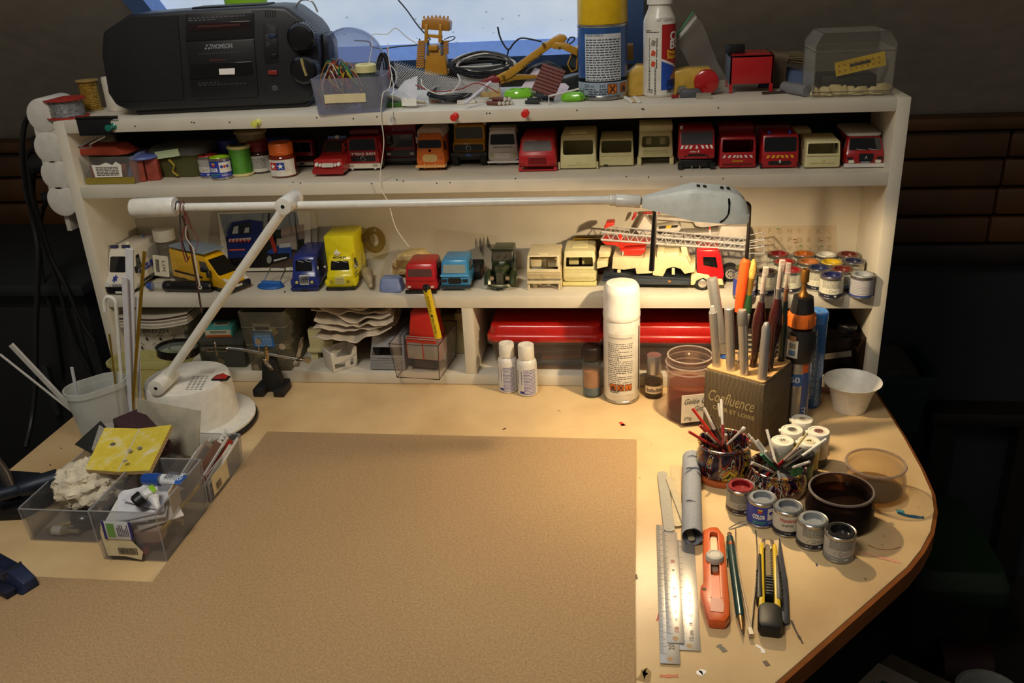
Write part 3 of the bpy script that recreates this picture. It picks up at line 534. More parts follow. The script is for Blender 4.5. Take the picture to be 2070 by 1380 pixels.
MB().lathe([(.003,0),(.0028,.003),(0,.004)],10,(.0,.05,v.h*.98)).build('beacon',M('e0dac8',.4),v.r);v.bx('rear_beacon','3a5ab0',(.2,.85,1.02),(.05,.03,.08))
for sx in (-1,1):v.bx('mirror','141416',(sx*.56,.2,.5),(.1,.03,.16))
v=Veh('model_van','yellow model delivery van turned to the right with dark windows',484,588,Z3T,52,519,.145,'d8a50e',((0,.06),(-.015,.3),(.14,.46),(.32,.9),(.36,.97)),tum=.12,cat='model van',bev=.005,rz=1.08)
v.f('windscreen',GLASSD,0,.67,.84,.4,r=.1,top=.9);v.f('bumper','151515',0,.16,1.05,.22,th=.003,r=.3);v.f('number_plate','e0dcd0',-.05,.2,.3,.06,th=.004);v.pair('headlight','d8d4c4',.38,.34,.18,.12,th=.001,r=.3);v.side('side_window',GLASSD,.26,.44,.5,.8,.07);v.side('door_line','a87a08',.45,.455,.1,.85);v.side('sill','161616',.1,.98,.06,.13);v.side('rub_strip','161616',.55,.92,.3,.35);v.side('handle','161616',.42,.5,.3,.36);v.wheels((.2,.78),.15,hub='3a3a38');v.bx('mirror','141416',(-.6,.25,.52),(.16,.04,.2))
pl=MB();vr=v.r
for i in range(18):pl.box((-.0425+i*.005,0,.0005),(.0042,.04,.0022))
pl.box((0,0,-.0005),(.09,.042,.001));ppos=vr.matrix_basis @ V((0,.092,v.h+.0032))
plate=tag(pl.build('ribbed_plate',M('7d8c98',.55),loc=ppos,rz=1.08-PI/2,bevel=.0004),'grey-blue ribbed plastic plate lying on the yellow van roof','plastic plate')
v=Veh('model_van','dark blue vintage model van with silver grille',618,588,Z3T,52,520,.085,'1c2c78',((0,.06),(.0,.4),(.07,.52),(.13,.9),(.2,.98)),tum=.14,cat='model van',bev=.005,rz=.05)
v.f('windscreen',GLASSD,0,.7,.68,.3,r=.15,top=.9);v.f('grille','c8c8c8',0,.32,.36,.27,th=.0012,r=.08)
for i in range(7):v.f('grille_bar','6a6a70',0,.22+i*.034,.34,.01,th=.0017,r=0)
v.lamps(.3,.26,.055,'c8c060');v.f('bumper','18245c',0,.08,1.1,.1,th=.004,r=.4);v.f('number_plate','10131c',0,.05,.26,.05,th=.005);v.wipers(.84,'c8c8c8',-.04,.22);v.side('side_window',GLASSD,.2,.4,.5,.8,.05);v.wheels((.18,.8),.11)
for sx in (-1,1):v.bx('mudguard','1c2c78',(sx*.47,.12,.22),(.2,.26,.22),bev=.003);v.bx('mirror','b0b0ac',(sx*.54,.1,.62),(.06,.03,.1))
v=Veh('model_truck','yellow vintage model truck with box body and MICHELIN lettering',690,586,Z3T,56,520,.09,'d9cc10',((0,.06),(.0,.42),(.08,.54),(.14,.9),(.2,.98)),tum=.14,bev=.005,rz=.05)
v.f('windscreen',GLASSD,0,.69,.7,.26,r=.15,top=.9);v.f('grille','d8d49a',0,.29,.34,.22,th=.0012,r=.08)
for i in range(6):v.f('grille_bar','a8a050',0,.21+i*.032,.32,.01,th=.0017,r=0)
v.lamps(.3,.26,.06,'9a8a20');v.f('bumper','1a1a16',0,.06,1.08,.08,th=.004,r=.4);v.f('number_plate','1a1a16',0,.05,.28,.06,th=.005);v.text('MICHELIN',.91,.07,'1a1a10',.46);v.wipers(.82,'d8d8d0',-.04,.2);v.wheels((.16,.8),.1);v.side('louvre','5a5410',.1,.3,.3,.33);v.side('louvre','5a5410',.1,.3,.4,.43);v.side('side_window',GLASSD,.2,.4,.52,.8,.05)
for sx in (-1,1):v.bx('mudguard','d9cc10',(sx*.48,.12,.2),(.2,.26,.22),bev=.003);v.bx('mirror','b8b8b0',(sx*.56,.1,.66),(.08,.03,.06))
v.bx('box_body','d9cc10',(-.08,.66,.82),(1.12,.66,1.3),bev=.004);MB().ball((-.1*v.w,.016,v.h*1.03),.004,8,sc_=(.8,.6,1.4)).ball((-.1*v.w-.003,.016,v.h*1.02),.0028,8).ball((-.1*v.w+.003,.016,v.h*1.02),.0028,8).build('mascot_lump',M('d8d0c0',.6),v.r)
v=Veh('model_truck','plain red model truck cab behind the tip of the yellow pen',852,593,Z3T,66,534,.055,'b01c20',((0,.1),(0,.5),(.1,.97)),tum=.14,bev=.005)
v.f('windscreen',M('5a3a34',.1,coat=.6),0,.68,.76,.24,r=.25,top=.95);v.pair('headlight','e0d0c0',.36,.22,.1,.06,th=.001);v.f('bumper','151515',0,.06,.98,.1,th=.003,r=.2);v.f('panel_line','8a1418',0,.42,.9,.015);v.side('side_window',GLASSD,.3,.6,.55,.82,.08);v.chassis(.0,.12)
v=Veh('model_truck','light blue model tractor unit with bare black chassis behind it',921,588,Z3T,60,526,.05,'3a8ac0',((0,.14),(0,.5),(.1,.97)),tum=.14,bev=.004)
v.f('windscreen',M('8a9490',.1,coat=.6),0,.7,.78,.26,r=.15,top=.95);v.f('grille','14161a',0,.33,.46,.18,th=.0012,r=.35);v.pair('headlight','18202c',.36,.33,.18,.1,th=.001,r=.2);v.f('bumper','22303c',0,.14,1.04,.1,th=.003,r=.2);v.f('ridge','57a4d4',0,.5,.96,.05,th=.0025,r=.5);v.side('side_window',GLASSD,.3,.7,.56,.84,.1)
v.wheels((.3,),.16);box((0,.066,v.h*.3),(.03,.05,.01)).build('chassis_rail',BLACK,v.r)
for y in (.058,.079):
    for sx in (-1,1):wh=MB().cyl((sx*.014,y,.011),(sx*.031,y,.011),.0125,n=18).build('rear_wheel',TYRE,v.r,bevel=.001);MB().cyl((sx*.031,y,.011),(sx*.0316,y,.011),.006,n=12).build('hub',M('8a5a40',.5),wh)
# dark green bonneted lorry
v=Veh('model_truck','dark green vintage bonneted model lorry with chrome bumper lines',1012,585,Z3T,48,518,.075,'243018',((.42,.12),(.42,.55),(.5,.97)),tum=.1,bev=.003)
v.f('windscreen',M('4a4438',.1,coat=.6),0,.79,.84,.26,r=.1);v.f('sun_visor','1c2614',0,.97,.96,.06,th=.003);v.wipers(.72,'101010',.1,.12)
MB().loft([[(-.16*v.w,-.002,.18*v.h),(.16*v.w,-.002,.18*v.h),(.2*v.w,0,.5*v.h),(.07*v.w,.0,.58*v.h),(-.07*v.w,.0,.58*v.h),(-.2*v.w,0,.5*v.h)],[(-.36*v.w,.036,.18*v.h),(.36*v.w,.036,.18*v.h),(.4*v.w,.036,.56*v.h),(.16*v.w,.036,.66*v.h),(-.16*v.w,.036,.66*v.h),(-.4*v.w,.036,.56*v.h)]]).build('bonnet',M('243018',.3,coat=.3),v.r,bevel=.0015)
gr=box((0,-.002,.36*v.h),(.3*v.w,.003,.38*v.h)).build('grille',M('1a2212',.4),v.r,bevel=.0005)
for i in range(7):box(((-.12+i*.04)*v.w,-.0038,.36*v.h),(.0006,.001,.34*v.h)).build('grille_bar',M('8a8c80',.3,.7),gr)
for sx in (-1,1):
    MB().tube(cr([(sx*.5*v.w,-.004,.16*v.h),(sx*.52*v.w,.002,.34*v.h),(sx*.54*v.w,.014,.42*v.h),(sx*.54*v.w,.03,.3*v.h)],4),.0058,8).build('mudguard',M('243018',.3,coat=.3),v.r)
    MB().cyl((sx*.33*v.w,-.004,.36*v.h),(sx*.33*v.w,.008,.36*v.h),.0034,.002,n=14).build('headlight',CHROME,v.r);wh=MB().cyl((sx*.42*v.w,.014,.16*v.h),(sx*.56*v.w,.014,.16*v.h),.16*v.h,n=18).build('wheel',TYRE,v.r)
for k_ in (0,1):MB().tube(cr([(-.6*v.w,.003,(.16+.05*k_)*v.h),(-.3*v.w,-.007,(.12+.05*k_)*v.h),(.3*v.w,-.007,(.12+.05*k_)*v.h),(.6*v.w,.003,(.16+.05*k_)*v.h)],4),.0018,6).build('bumper',[M('243018',.3,coat=.3),M('c8c4a0',.2,.9)][k_],v.r)
box((0,-.009,.07*v.h),(.3*v.w,.001,.06*v.h)).build('number_plate',BLACK,v.r);v.side('side_window',GLASSD,.5,.85,.6,.88,.05);v.chassis(.05,.2,'10140c',.3,1)
# cream open pickup casting and cream cab on a plinth
v=Veh('model_cab','flat-fronted pale cab casting with open frame standing on thin legs',1100,587,Z3T,70,516,.06,M('d8c9a2',.6),((0,.3),(0,.56),(.06,.97)),cat='model cab',shell=.0022,ws=(0,.765,.84,.34,.08,.96),sw=(.15,.5,.55,.86,.05),tum=.08,group='unpainted cream cab shells')
tm=M('d8c9a2',.6)
for i in range(5):v.f('rib','cbbc94',0,.36+i*.042,.96,.018,th=.0012,r=.3)
v.f('badge','c0b088',.0,.42,.07,.09,th=.0018,poly=[(-.04,.42),(0,.36),(.04,.42),(0,.48)]);v.f('bumper','d8c9a2',0,.24,.96,.07,th=.002)
for sx in (-1,1):v.bx('leg',tm,(sx*.44,.04,.12),(.05,.05,.24),bev=.0003);v.bx('seat',tm,(sx*.25,.4,.66),(.3,.2,.2));v.bx('side_frame',tm,(sx*.48,.35,.15),(.04,.5,.2),bev=.0003)
v.bx('crossbar',tm,(0,.04,.2),(.9,.05,.05),bev=.0003);MB().cyl((-.3*v.w,.01,.004),(-.1*v.w,.03,.004),.004,n=8).build('tow_bar',tm,v.r);v.bx('roof_bar',tm,(0,.12,.99),(.28,.05,.05))
v=cabshell(1172,578,67,515,'cream truck cab shell standing on a thin cream plinth',(0,.63,.82,.28,.12,.96),((0,.0),(-.01,.3),(.0,.46),(.1,.97)),z=Z3T,L=.06,bev=.004,lift=.006)
for z in (.38,.43,.32):v.f('rib','d8cc92',0,z,.92,.02,th=.001,r=.3)
v.f('bumper_slot','c5b97e',0,.13,.6,.07,th=.0006,r=.3);v.pair('lamp_slot','c5b97e',.38,.13,.14,.06,th=.0006);v.bx('seat',cm_,(-.2,.5,.55),(.3,.2,.3));v.bx('seat',cm_,(.2,.5,.55),(.3,.2,.3));v.bx('plinth',M('d8cc86',.55),(0,.4,-.05),(1.02,.9,.1),bev=.0005);v.bx('roof_hatch',cm_,(0,.5,.99),(.5,.4,.03))
# resin car body with red speckles
b=D(833,570,Z3T);m=MB();m.prism([(-.034,0),(-.034,.028),(-.028,.034),(-.012,.04),(.012,.042),(.02,.034),(.034,.03),(.034,0),(.02,0),(.016,.008),(.006,.008),(.002,0),(-.01,0),(-.014,.008),(-.024,.008),(-.028,0)],0,.035,'y')
car=thing('resin_car','cream resin car body with red flecks behind the plain red cab','model body',(b.x,b.y+.012,Z3T));m.build('casting',M('d3b97e',.55,noise=.3,scale=160),car,bevel=.0015)
box((0,-.0008,.026),(.05,.0016,.012)).build('window_frame',M('a8884e',.5),car)
fm=MB();rg=random.Random(3)
for i in range(26):x,z=rg.uniform(-.032,.0),rg.uniform(.004,.026);fm.box((x,-.0003,z),(rg.uniform(.002,.006),.0008,.0007))
o=fm.build('flecks',M('a83020',.5),car);o['kind']='stuff'
# ---- aerial ladder truck under construction, seen from its side
b=D(1460,588,Z3T);lt_=thing('ladder_truck','half-built model ladder truck with red cab, cream deck and long grey ladder','model truck',(b.x,b.y,Z3T),-.06)
def q_(px,py,y=0.0):                           # pixel to this truck's local x, z on its near flank
    p=P(px,py,b.y);return p.x-b.x,p.z-Z3T
def fl(name,col,pts,y0,y1,bev=.0008,rough=.45):
    return MB().prism([q_(*a) for a in pts],y0,y1,'y').build(name,M(col,rough,coat=.2),lt_,bevel=bev)
fl('cab','c01c22',[(1409,555),(1408,507),(1452,506),(1458,520),(1464,556),(1460,570),(1436,562),(1412,562)],0,.052,.002,.25)
fl('side_window','0c0e10',[(1422,537),(1421,520),(1447,520),(1451,542)],-.0005,.001,.0003,.1);fl('bumper','e2d6a4',[(1440,562),(1460,564),(1463,576),(1444,576)],-.001,.053)
fl('mudguard','e2d6a4',[(1396,577),(1397,560),(1410,553),(1432,556),(1440,566),(1434,570),(1422,562),(1408,568),(1404,577)],-.001,.053)
fl('chassis','1d242c',[(1217,572),(1219,557),(1262,557),(1275,562),(1395,565),(1396,577),(1300,579),(1289,570),(1270,566),(1258,573)],.002,.05)
fl('sill','2c343e',[(1216,573),(1258,573),(1300,578),(1394,577),(1394,570),(1290,566),(1216,568)],-.001,.002,.0004);fl('reflector','e07a20',[(1351,569),(1356,569),(1356,572),(1351,572)],-.002,0,.0002)
cr_='e4d6a4'
fl('deck',cr_,[(1236,548),(1238,524),(1300,527),(1302,524),(1328,524),(1328,546),(1318,547),(1318,556),(1286,558),(1284,546),(1262,550)],.001,.05);fl('tool_box',cr_,[(1205,535),(1227,533),(1227,545),(1205,550)],.003,.03);fl('tool_box',cr_,[(1208,517),(1231,517),(1231,528),(1208,530)],.01,.04)
fl('crew_cell',cr_,[(1319,560),(1320,545),(1328,543),(1328,512),(1343,512),(1343,516),(1372,512),(1374,520),(1388,522),(1396,540),(1406,536),(1404,552),(1384,556),(1376,546),(1362,542),(1348,546),(1340,562)],.001,.05);fl('seat',cr_,[(1376,506),(1388,506),(1392,524),(1398,536),(1384,534),(1378,522)],.012,.034,.0015);fl('bracket',cr_,[(1247,556),(1254,556),(1254,550),(1247,550)],.001,.004,.0003);fl('wheel_strut',cr_,[(1358,558),(1364,558),(1364,545),(1358,545)],.001,.004,.0003)
for px,py,R in ((1420,578,.0105),(1276,581,.0105)):
    x,z=q_(px,py);z=max(z,R)
    for y0 in (0,.042):
        wh=MB().cyl((x,y0,z),(x,y0+.009,z),R,n=24).build('wheel',TYRE,lt_,bevel=.0012);MB().cyl((x,y0-.0006,z),(x,y0,z),R*.5,R*.6,n=16).build('hub',M('c8c0b4',.3,.6),wh)
fl('turntable','c42a1a',[(1250,512),(1303,508),(1304,516),(1296,523),(1264,525),(1256,520)],.008,.046,.002);fl('turret_arm','c8301c',[(1214,500),(1216,492),(1240,496),(1308,499),(1318,502),(1300,505),(1262,507),(1256,514),(1240,506),(1222,506)],.014,.04,.001);fl('jib_end','c8301c',[(1217,474),(1222,461),(1238,460),(1239,466),(1226,470)],.016,.036)
MB().cyl((*q_(1251,482)[:1],.014,q_(1251,482)[1]),(q_(1254,502)[0],.014,q_(1254,502)[1]),.0028,n=10).build('cylinder',M('d02c1c',.35),lt_);MB().cyl((q_(1257,514)[0],.007,q_(1257,514)[1]),(q_(1257,522)[0],.007,q_(1257,522)[1]),.0022,n=10).build('bolt',CHROME,lt_)
# ladder: two trusses with rungs
gm_=M('b4b0aa',.45)
for k_,(y,dz) in enumerate(((.012,0),(.044,0))):
    lad=MB();A0,A1,B0,B1=q_(1214,478),q_(1212,494),q_(1512,500),q_(1510,510)
    n_=15;lad.tube([(A0[0],y,A0[1]+dz),(B0[0],y,B0[1]+dz)],.0012,5);lad.tube([(A1[0],y,A1[1]+dz),(B1[0],y,B1[1]+dz)],.0016,5)
    for i in range(n_):
        a,c=i/n_,(i+.5)/n_;e=(i+1)/n_;L1=lambda t:(A1[0]+(B1[0]-A1[0])*t,y,A1[1]+(B1[1]-A1[1])*t+dz);L0=lambda t:(A0[0]+(B0[0]-A0[0])*t,y,A0[1]+(B0[1]-A0[1])*t+dz)
        lad.tube([L1(a),L0(c),L1(e)],.0009,4)
    lad.build('ladder_rail',gm_,lt_)
rg_=MB()
for i in range(15):t=i/14;x=q_(1214,494)[0]*(1-t)+q_(1535,510)[0]*t;z=q_(1214,494)[1]*(1-t)+q_(1535,510)[1]*t;rg_.tube([(x,.012,z),(x,.044,z)],.0007,4)
o=rg_.build('ladder_rungs',gm_,lt_);o['kind']='stuff'
bk=MB();a,c=q_(1505,505),q_(1543,512)
for y in (.01,.046):bk.tube([(a[0],y,a[1]+.006),(c[0],y,c[1]+.018),(c[0]+.002,y,c[1]-.002),(a[0],y,a[1]-.008)],.0009,5,closed=True);bk.tube([(a[0],y,a[1]-.002),(c[0],y,c[1]+.008)],.0008,5)
for dz in (.018,.008,-.002):bk.tube([(c[0],.01,c[1]+dz),(c[0],.046,c[1]+dz)],.0009,5)
bk.build('rescue_cage',gm_,lt_)
# ---- white crane model behind the ladder
b=D(1400,560,Z3T);ct=thing('crane_truck','white model crane truck with hazard-striped counterweight behind the ladder','model truck',(b.x,.09,Z3T));yy=.088
def fc(name,col,pts,y0,y1,bev=.0008):
    return MB().prism([(P(a,c,yy).x-b.x,P(a,c,yy).z-Z3T) for a,c in pts],y0,y1,'y').build(name,M(col,.45),ct,bevel=bev)
fc('counterweight','d8d0c4',[(1286,466),(1302,436),(1323,462),(1318,476),(1292,474)],-.004,.024);fc('boom','d2cabf',[(1318,440),(1402,446),(1490,446),(1489,452),(1420,460),(1402,452),(1320,446)],.004,.016);fc('boom_arm','d8d0c4',[(1400,446),(1408,442),(1486,447),(1488,453),(1420,461),(1406,458)],.0,.004)
fc('slewing_frame','d4ccc0',[(1316,462),(1370,453),(1378,460),(1372,468),(1320,468)],-.004,.02);fc('stripe_black','141414',[(1333,457),(1347,456),(1345,461),(1331,462)],-.0046,-.003,0);fc('stripe_yellow','e0b41c',[(1347,456),(1358,455),(1356,460),(1345,461)],-.0046,-.003,0);fc('stripe_black','141414',[(1358,455),(1371,454),(1369,459),(1356,460)],-.0046,-.003,0)
fc('body','a8a096',[(1300,530),(1304,476),(1500,470),(1518,480),(1520,545),(1480,552),(1320,552)],.004,.03,.002);fc('cab','d8cebf',[(1452,474),(1458,458),(1512,458),(1518,476),(1516,486),(1454,486)],-.002,.026,.002);fc('hook','c02a26',[(1276,449),(1282,433),(1288,433),(1286,440),(1280,448)],.006,.01,.0004);fc('jib_rope','b82824',[(1300,432),(1335,431),(1335,435),(1300,436)],.006,.01,.0004);fc('ledge','c8c0b4',[(1300,476),(1500,468),(1500,474),(1300,482)],.0,.006);fc('lamp_post','e0e0dc',[(1433,477),(1437,477),(1437,459),(1433,459)],-.003,.0,.0002);fc('lamp_cap','c83a24',[(1433,464),(1437,464),(1437,459),(1433,459)],-.0035,.0,.0002)
x=P(1473,552,yy).x-b.x
wh=MB().cyl((x,-.03,.0125),(x,-.012,.0125),.0125,n=24).build('spare_wheel',TYRE,ct,bevel=.001);hb=MB().cyl((x,-.0306,.0125),(x,-.03,.0125),.0078,n=20).build('rim',M('d0ccc4',.25,.8),wh)
for i in range(8):MB().cyl((x+.0045*math.cos(i*PI/4),-.0312,.0125+.0045*math.sin(i*PI/4)),(x+.0045*math.cos(i*PI/4),-.0304,.0125+.0045*math.sin(i*PI/4)),.001,n=8).build('bolt',BLACK,ct)
# ---- amber see-through canopy behind the cream cabs
pts=[(1111,562),(1118,545),(1138,515),(1160,484),(1225,483),(1228,500),(1228,562)]
p0=P(1170,562,.095);m=MB();a=[(P(c,d,.095).x-p0.x,P(c,d,.095).z-Z3T) for c,d in pts]
m.prism(a,0,.024,'y');cn=thing('amber_canopy','amber transparent plastic vehicle canopy behind the cream cabs','plastic canopy',(p0.x,.098,Z3T));m.build('canopy',CLR('a8821c',.3,.1,'6a5010'),cn,bevel=.004);MB().tube([(x_,-.001,z_) for x_,z_ in a],.0012,6).build('rim',M('8a6a14',.3),cn)
ORD=('leftmost','second from the left','third from the left','fourth from the left','fifth from the left','sixth from the left','seventh from the left','eighth from the left','rightmost')
# ================================================================ things on top of the shelf unit
class PL:
    """an upright plane through o, turned rz: pixel -> (u, z) in its own axes"""
    def __init__(s,o,rz=0):s.o=V(o);s.rz=rz;s.U=V((math.cos(rz),math.sin(rz),0));s.N=V((-s.U.y,s.U.x,0))
    def __call__(s,px,py):
        d=ray(px,py);p=CP+d*((s.o-CP).dot(s.N)/d.dot(s.N));return (p-s.o).dot(s.U),p.z-s.o.z
TOP=Z1T
ra=D(270,235,TOP);rb=D(626,218,TOP);rz_=math.atan2(rb.y-ra.y,rb.x-ra.x);rc=(ra+rb)/2
rad=thing('radio','black radio cassette player with round knobs on top of the shelf','radio',rc,rz_);rp_=PL(rc,rz_)
blk=M('1b1c1f',.42,noise=.15,scale=200);blk2=M('101113',.5)
outl=[rp_(a,b) for a,b in ((262,226),(233,214),(217,189),(204,112),(206,66),(259,30),(361,22),(541,12),(577,14),(622,47),(639,68),(644,110),(642,162),(628,204),(610,212))]
outl=[(a,max(.006,b)) for a,b in outl]
MB().prism(outl,0,.105,'y').build('case',blk,rad,bevel=.006,seg=3)
def rpart(name,pts,y0,y1,mt,bev=.0006,par=None):return MB().prism([rp_(a,b) for a,b in pts],y0,y1,'y').build(name,mt,par or rad,bevel=bev)
bs=MB();u0=rp_(272,232)[0];u1=rp_(622,216)[0];bs.box(((u0+u1)/2,.055,.004),(u1-u0,.095,.008));bs.build('foot',blk2,rad,bevel=.002)
rpart('side_panel',[(642,70),(655,92),(658,130),(655,170),(640,200)],.03,.1,M('23252b',.45),.004)
gp=[(360,32),(265,34),(215,68),(212,112),(222,180),(240,205),(372,202)]
g=rpart('speaker_grille',gp,-.002,.004,M('0a0a0b',.75,noise=.5,scale=900,bump=.6),.001)
rpart('tuner_panel',[(376,32),(380,28),(508,23),(514,28),(514,76),(376,84)],-.0015,.002,M('17181a',.4));rpart('tuner_window',[(381,48),(507,42),(507,58),(381,64)],-.0022,.001,M('241416',.15,coat=.4));rpart('tuner_scale',[(400,52),(486,48),(486,52),(400,56)],-.0026,.001,M('4a2420',.4),0)
door=rpart('cassette_door',[(377,87),(514,79),(523,190),(518,196),(396,202),(388,197)],-.0022,.002,M('141517',.4),.001)
rpart('cassette_window',[(385,131),(510,124),(513,154),(386,161)],-.0030,.001,M('08090a',.12,coat=.5),.0005,door);rpart('cassette_label',[(444,139),(476,137.5),(476,150),(445,151)],-.0034,.001,M('f2ece4',.5),0,door)
u,z=rp_(448,94);text('THOMSON',.009,onfront(u,-.0022,z),wid=.033,bold=.03).build('lettering',M('8a8c90',.4),rad,smooth=0)
u,z=rp_(420,96);m=MB()
for a in range(3):m.prism([(u+.0042*math.cos(a*2.094+q*.35+1.57),z+.0042*math.sin(a*2.094+q*.35+1.57)) for q in (-1,1)]+[(u+.0018*math.cos(a*2.094+q*.7+1.57),z+.0018*math.sin(a*2.094+q*.7+1.57)) for q in (1,-1)],-.0026,-.002,'y')
m.build('logo',M('8a8c90',.4),rad)
for (a,b,w,n,c) in ((442,37,.085,2,'5a5c60'),(445,107,.06,1,'3a3c40'),(446,121,.03,1,'6a2a26'),(450,168,.07,2,'34363a')):u,z=rp_(a,b);lines(w,.003*n,n,onfront(u,-.0022,z),word=(.03,.08)).build('print',M(c,.5),rad,smooth=0)
m=MB()
for i in range(5):
    for j in range(4):u,z=rp_(537+i*4.8,24+j*3.4-i*.2);m.cyl((u,-.0004,z),(u,.001,z),.0009,n=8)
o=m.build('microphone_holes',BLACK,rad);o['kind']='stuff'
rpart('slider_recess',[(532,45),(555,53),(562,60),(564,128),(536,130)],-.0006,.002,M('0b0b0c',.5));rpart('slider_panel',[(533,70),(545,68),(546,78),(560,77),(561,106),(548,108),(541,117),(534,116)],-.0014,.001,M('1c1d20',.4));rpart('button',[(538,84),(551,90),(538,99)],-.002,.001,M('2c2d30',.4));rpart('slider',[(546,110),(560,107),(560,117),(546,118)],-.003,.001,M('121214',.35));rpart('slider',[(541,68),(559,69),(558,76),(545,78)],-.003,.001,M('2a3350',.35))
rpart('power_button',[(543,142),(561,142),(561,151),(543,151)],-.0035,.001,M('8a2a24',.35));u,z=rp_(556,178)
MB().cyl((u,-.001,z),(u,.002,z),.0075,n=24).cyl((u,-.0016,z),(u,-.0004,z),.0035,n=16,m=1).cyl((u,-.0019,z),(u,-.001,z),.0017,n=12).build('headphone_jack',[M('222326',.4),M('a8a8a4',.3,.9)],rad)
for a,b in ((612,75),(618,140)):
    u,z=rp_(a,b);kb=MB().lathe([(.0215,0),(.021,.004),(.0195,.013),(.016,.0165),(.008,.0178),(0,.018)],36,T=Matrix.Translation((u,0,z))@Matrix.Rotation(PI/2,4,'X')).build('knob',M('0d0d0e',.28,coat=.3),rad)
    m=MB()
    for i in range(36):t=i*PI/18;m.box((u+.0213*math.cos(t),-.003,z+.0213*math.sin(t)),(.0012,.006,.0012))
    o=m.build('knob_ridges',M('0d0d0e',.4),kb);o['kind']='stuff'
u,z=rp_(619,133);MB().tube(cr([(u-.001,-.0188,z+.012),(u+.0005,-.0192,z),(u+.003,-.0188,z-.012)],4),.0022,6,flat=.35).build('glue_streak',M('a8945a',.5),rad)
rpart('top_rail',[(378,21),(530,13),(530,9),(378,17)],.02,.07,blk2);a=[rp_(578,16),rp_(592,4),rp_(612,8),rp_(624,30)];MB().tube(cr([(x,.06,z) for x,z in a],6),.0014,8).build('antenna_lead',M('b8b8b4',.3,.6),rad)
# lime tub behind the radio
p=D(478,12,TOP+.15);p.y=.16;tag(MB().loft([[(x*s,y*s*.6,z) for x,y in circ(.035,24)] for s,z in ((.8,0),(1,.165),(1.06,.166),(1.06,.172),(.98,.172),(.78,.004))],True,True).build('lime_tub',M('8ac02a',.4),loc=(P(490,10,.17).x,.185,TOP)),'lime green plastic tub standing behind the radio','tub')
# spools at the left end
def spool(px,py,z,R,h,col,thread,lab,rim=None,rz=0,loc=None,group='reels and spools'):
    b=loc or D(px,py,z);s=thing('spool',lab,'spool',b,0,group)
    for z0 in (0,h-.002):MB().lathe([(R*.3,z0),(R,z0),(R,z0+.002),(R*.3,z0+.002)],28,c0=False,c1=False).build('flange',M(col,.4),s)
    m=MB();rg=random.Random(int(px))
    m.lathe([(R*.8,.002),(R*.82,h*.5),(R*.8,h-.002)],28,c0=False,c1=False)
    for i in range(16):zz=.003+(h-.006)*i/15;m.tube([(R*.83*math.cos(t*.45),R*.83*math.sin(t*.45),zz+rg.uniform(-.0008,.0008)) for t in range(14)],.0006,4,closed=True)
    m.build('thread',M(thread,.35,.5 if thread in ('a8a8a8','b08a3a') else 0,noise=.4,scale=300),s);MB().lathe([(R*.3,0),(R*.3,h)],16,c0=False,c1=False).build('core',M(col,.5),s);return s
spool(165,238,TOP,.030,.028,'a82a1c','a8a8a8','red-flanged reel of silver wire at the left end of the shelf top',loc=V((P(150,232,.055).x,.04,TOP)))
spool(188,205,TOP,.017,.046,'a8884e','b08a3a','wooden bobbin of golden wire behind the red reel',loc=V((P(190,210,.11).x,.105,TOP)))
p=P(222,205,.08);MB_=MB().lathe([(.019,0),(.02,.002),(.02,.048),(.019,.05),(.012,.05),(.012,.046),(0,.046)],28);tag(MB_.build('white_roll',M('d8cfc0',.6),loc=(p.x+.004,.1,TOP)),'white cardboard tube partly hidden by the radio corner','tube')
# black binder clip gripping the left end of the top board
a,b=P(160,240,0),P(226,235,0);c0=P(193,255,0);cl=thing('binder_clip','large black binder clip on the left end of the top board','clip',(c0.x,0,TOP));hw=(b.x-a.x)/2
MB().prism([(-.004,.004),(.02,.0035),(.02,.0015),(-.0015,.001),(-.0015,-.0185),(.003,-.0195),(.003,-.021),(-.004,-.021)],-hw,hw,'x').build('spring_body',M('0f0f10',.35,coat=.3),cl,bevel=.0004);MB().cyl((-hw,-.003,.004),(hw*1.5,-.003,.004),.0022,n=10).build('hinge_roll',BLACK,cl)
w0,w1,w2,w3=[V((P(x,y,-.012).x-c0.x,-.012,P(x,y,-.012).z-TOP)) for x,y in ((190,279),(158,298),(184,297),(207,278))]
MB().tube(cr([w0+V((0,.008,0)),w1+V((.006,0,.002)),w1,(w1+w2)/2+V((0,-.001,-.001)),w2,w2+V((-.0,0,.004)),w3+V((0,.008,0))],5),.0011,8).build('handle',CHROME,cl)
# clear box of wires
def tub(w,d,h,t=.0014,flare=.04,r=.004,rim=0):
    m=MB();R=lambda k,z,i=0:[(x,y,z) for x,y in rp(w*k-2*i,d*k-2*i,r,3)]
    rings=[R(1-flare,0),R(1,h)]
    if rim:rings += [R(1+rim,h),R(1+rim,h+.003)]
    rings += [R(1,h+(.003 if rim else 0),t),R(1-flare,t,t)]
    return m.loft(rings)
CL1=CLR('eef0f4',.2,.12,'c8ccd6');CL2=CLR('f4f4f0',.12,.08,'d0d0cc')
a,b=D(640,232,TOP),D(770,226,TOP);c=(a+b)/2;wb=thing('wire_box','frosted clear plastic box full of coloured wires on the shelf edge','box',(c.x+.0,-.008+.04,TOP),.08);ww=(b-a).length*1.1
tub(ww,.075,.048,flare=.08).build('tub',CLR('e4e4ee',.35,.2,'b8bac8'),wb);box((-.004,-.0362,.021),(.058,.0006,.012)).build('label',M('d8cba0',.6),wb)
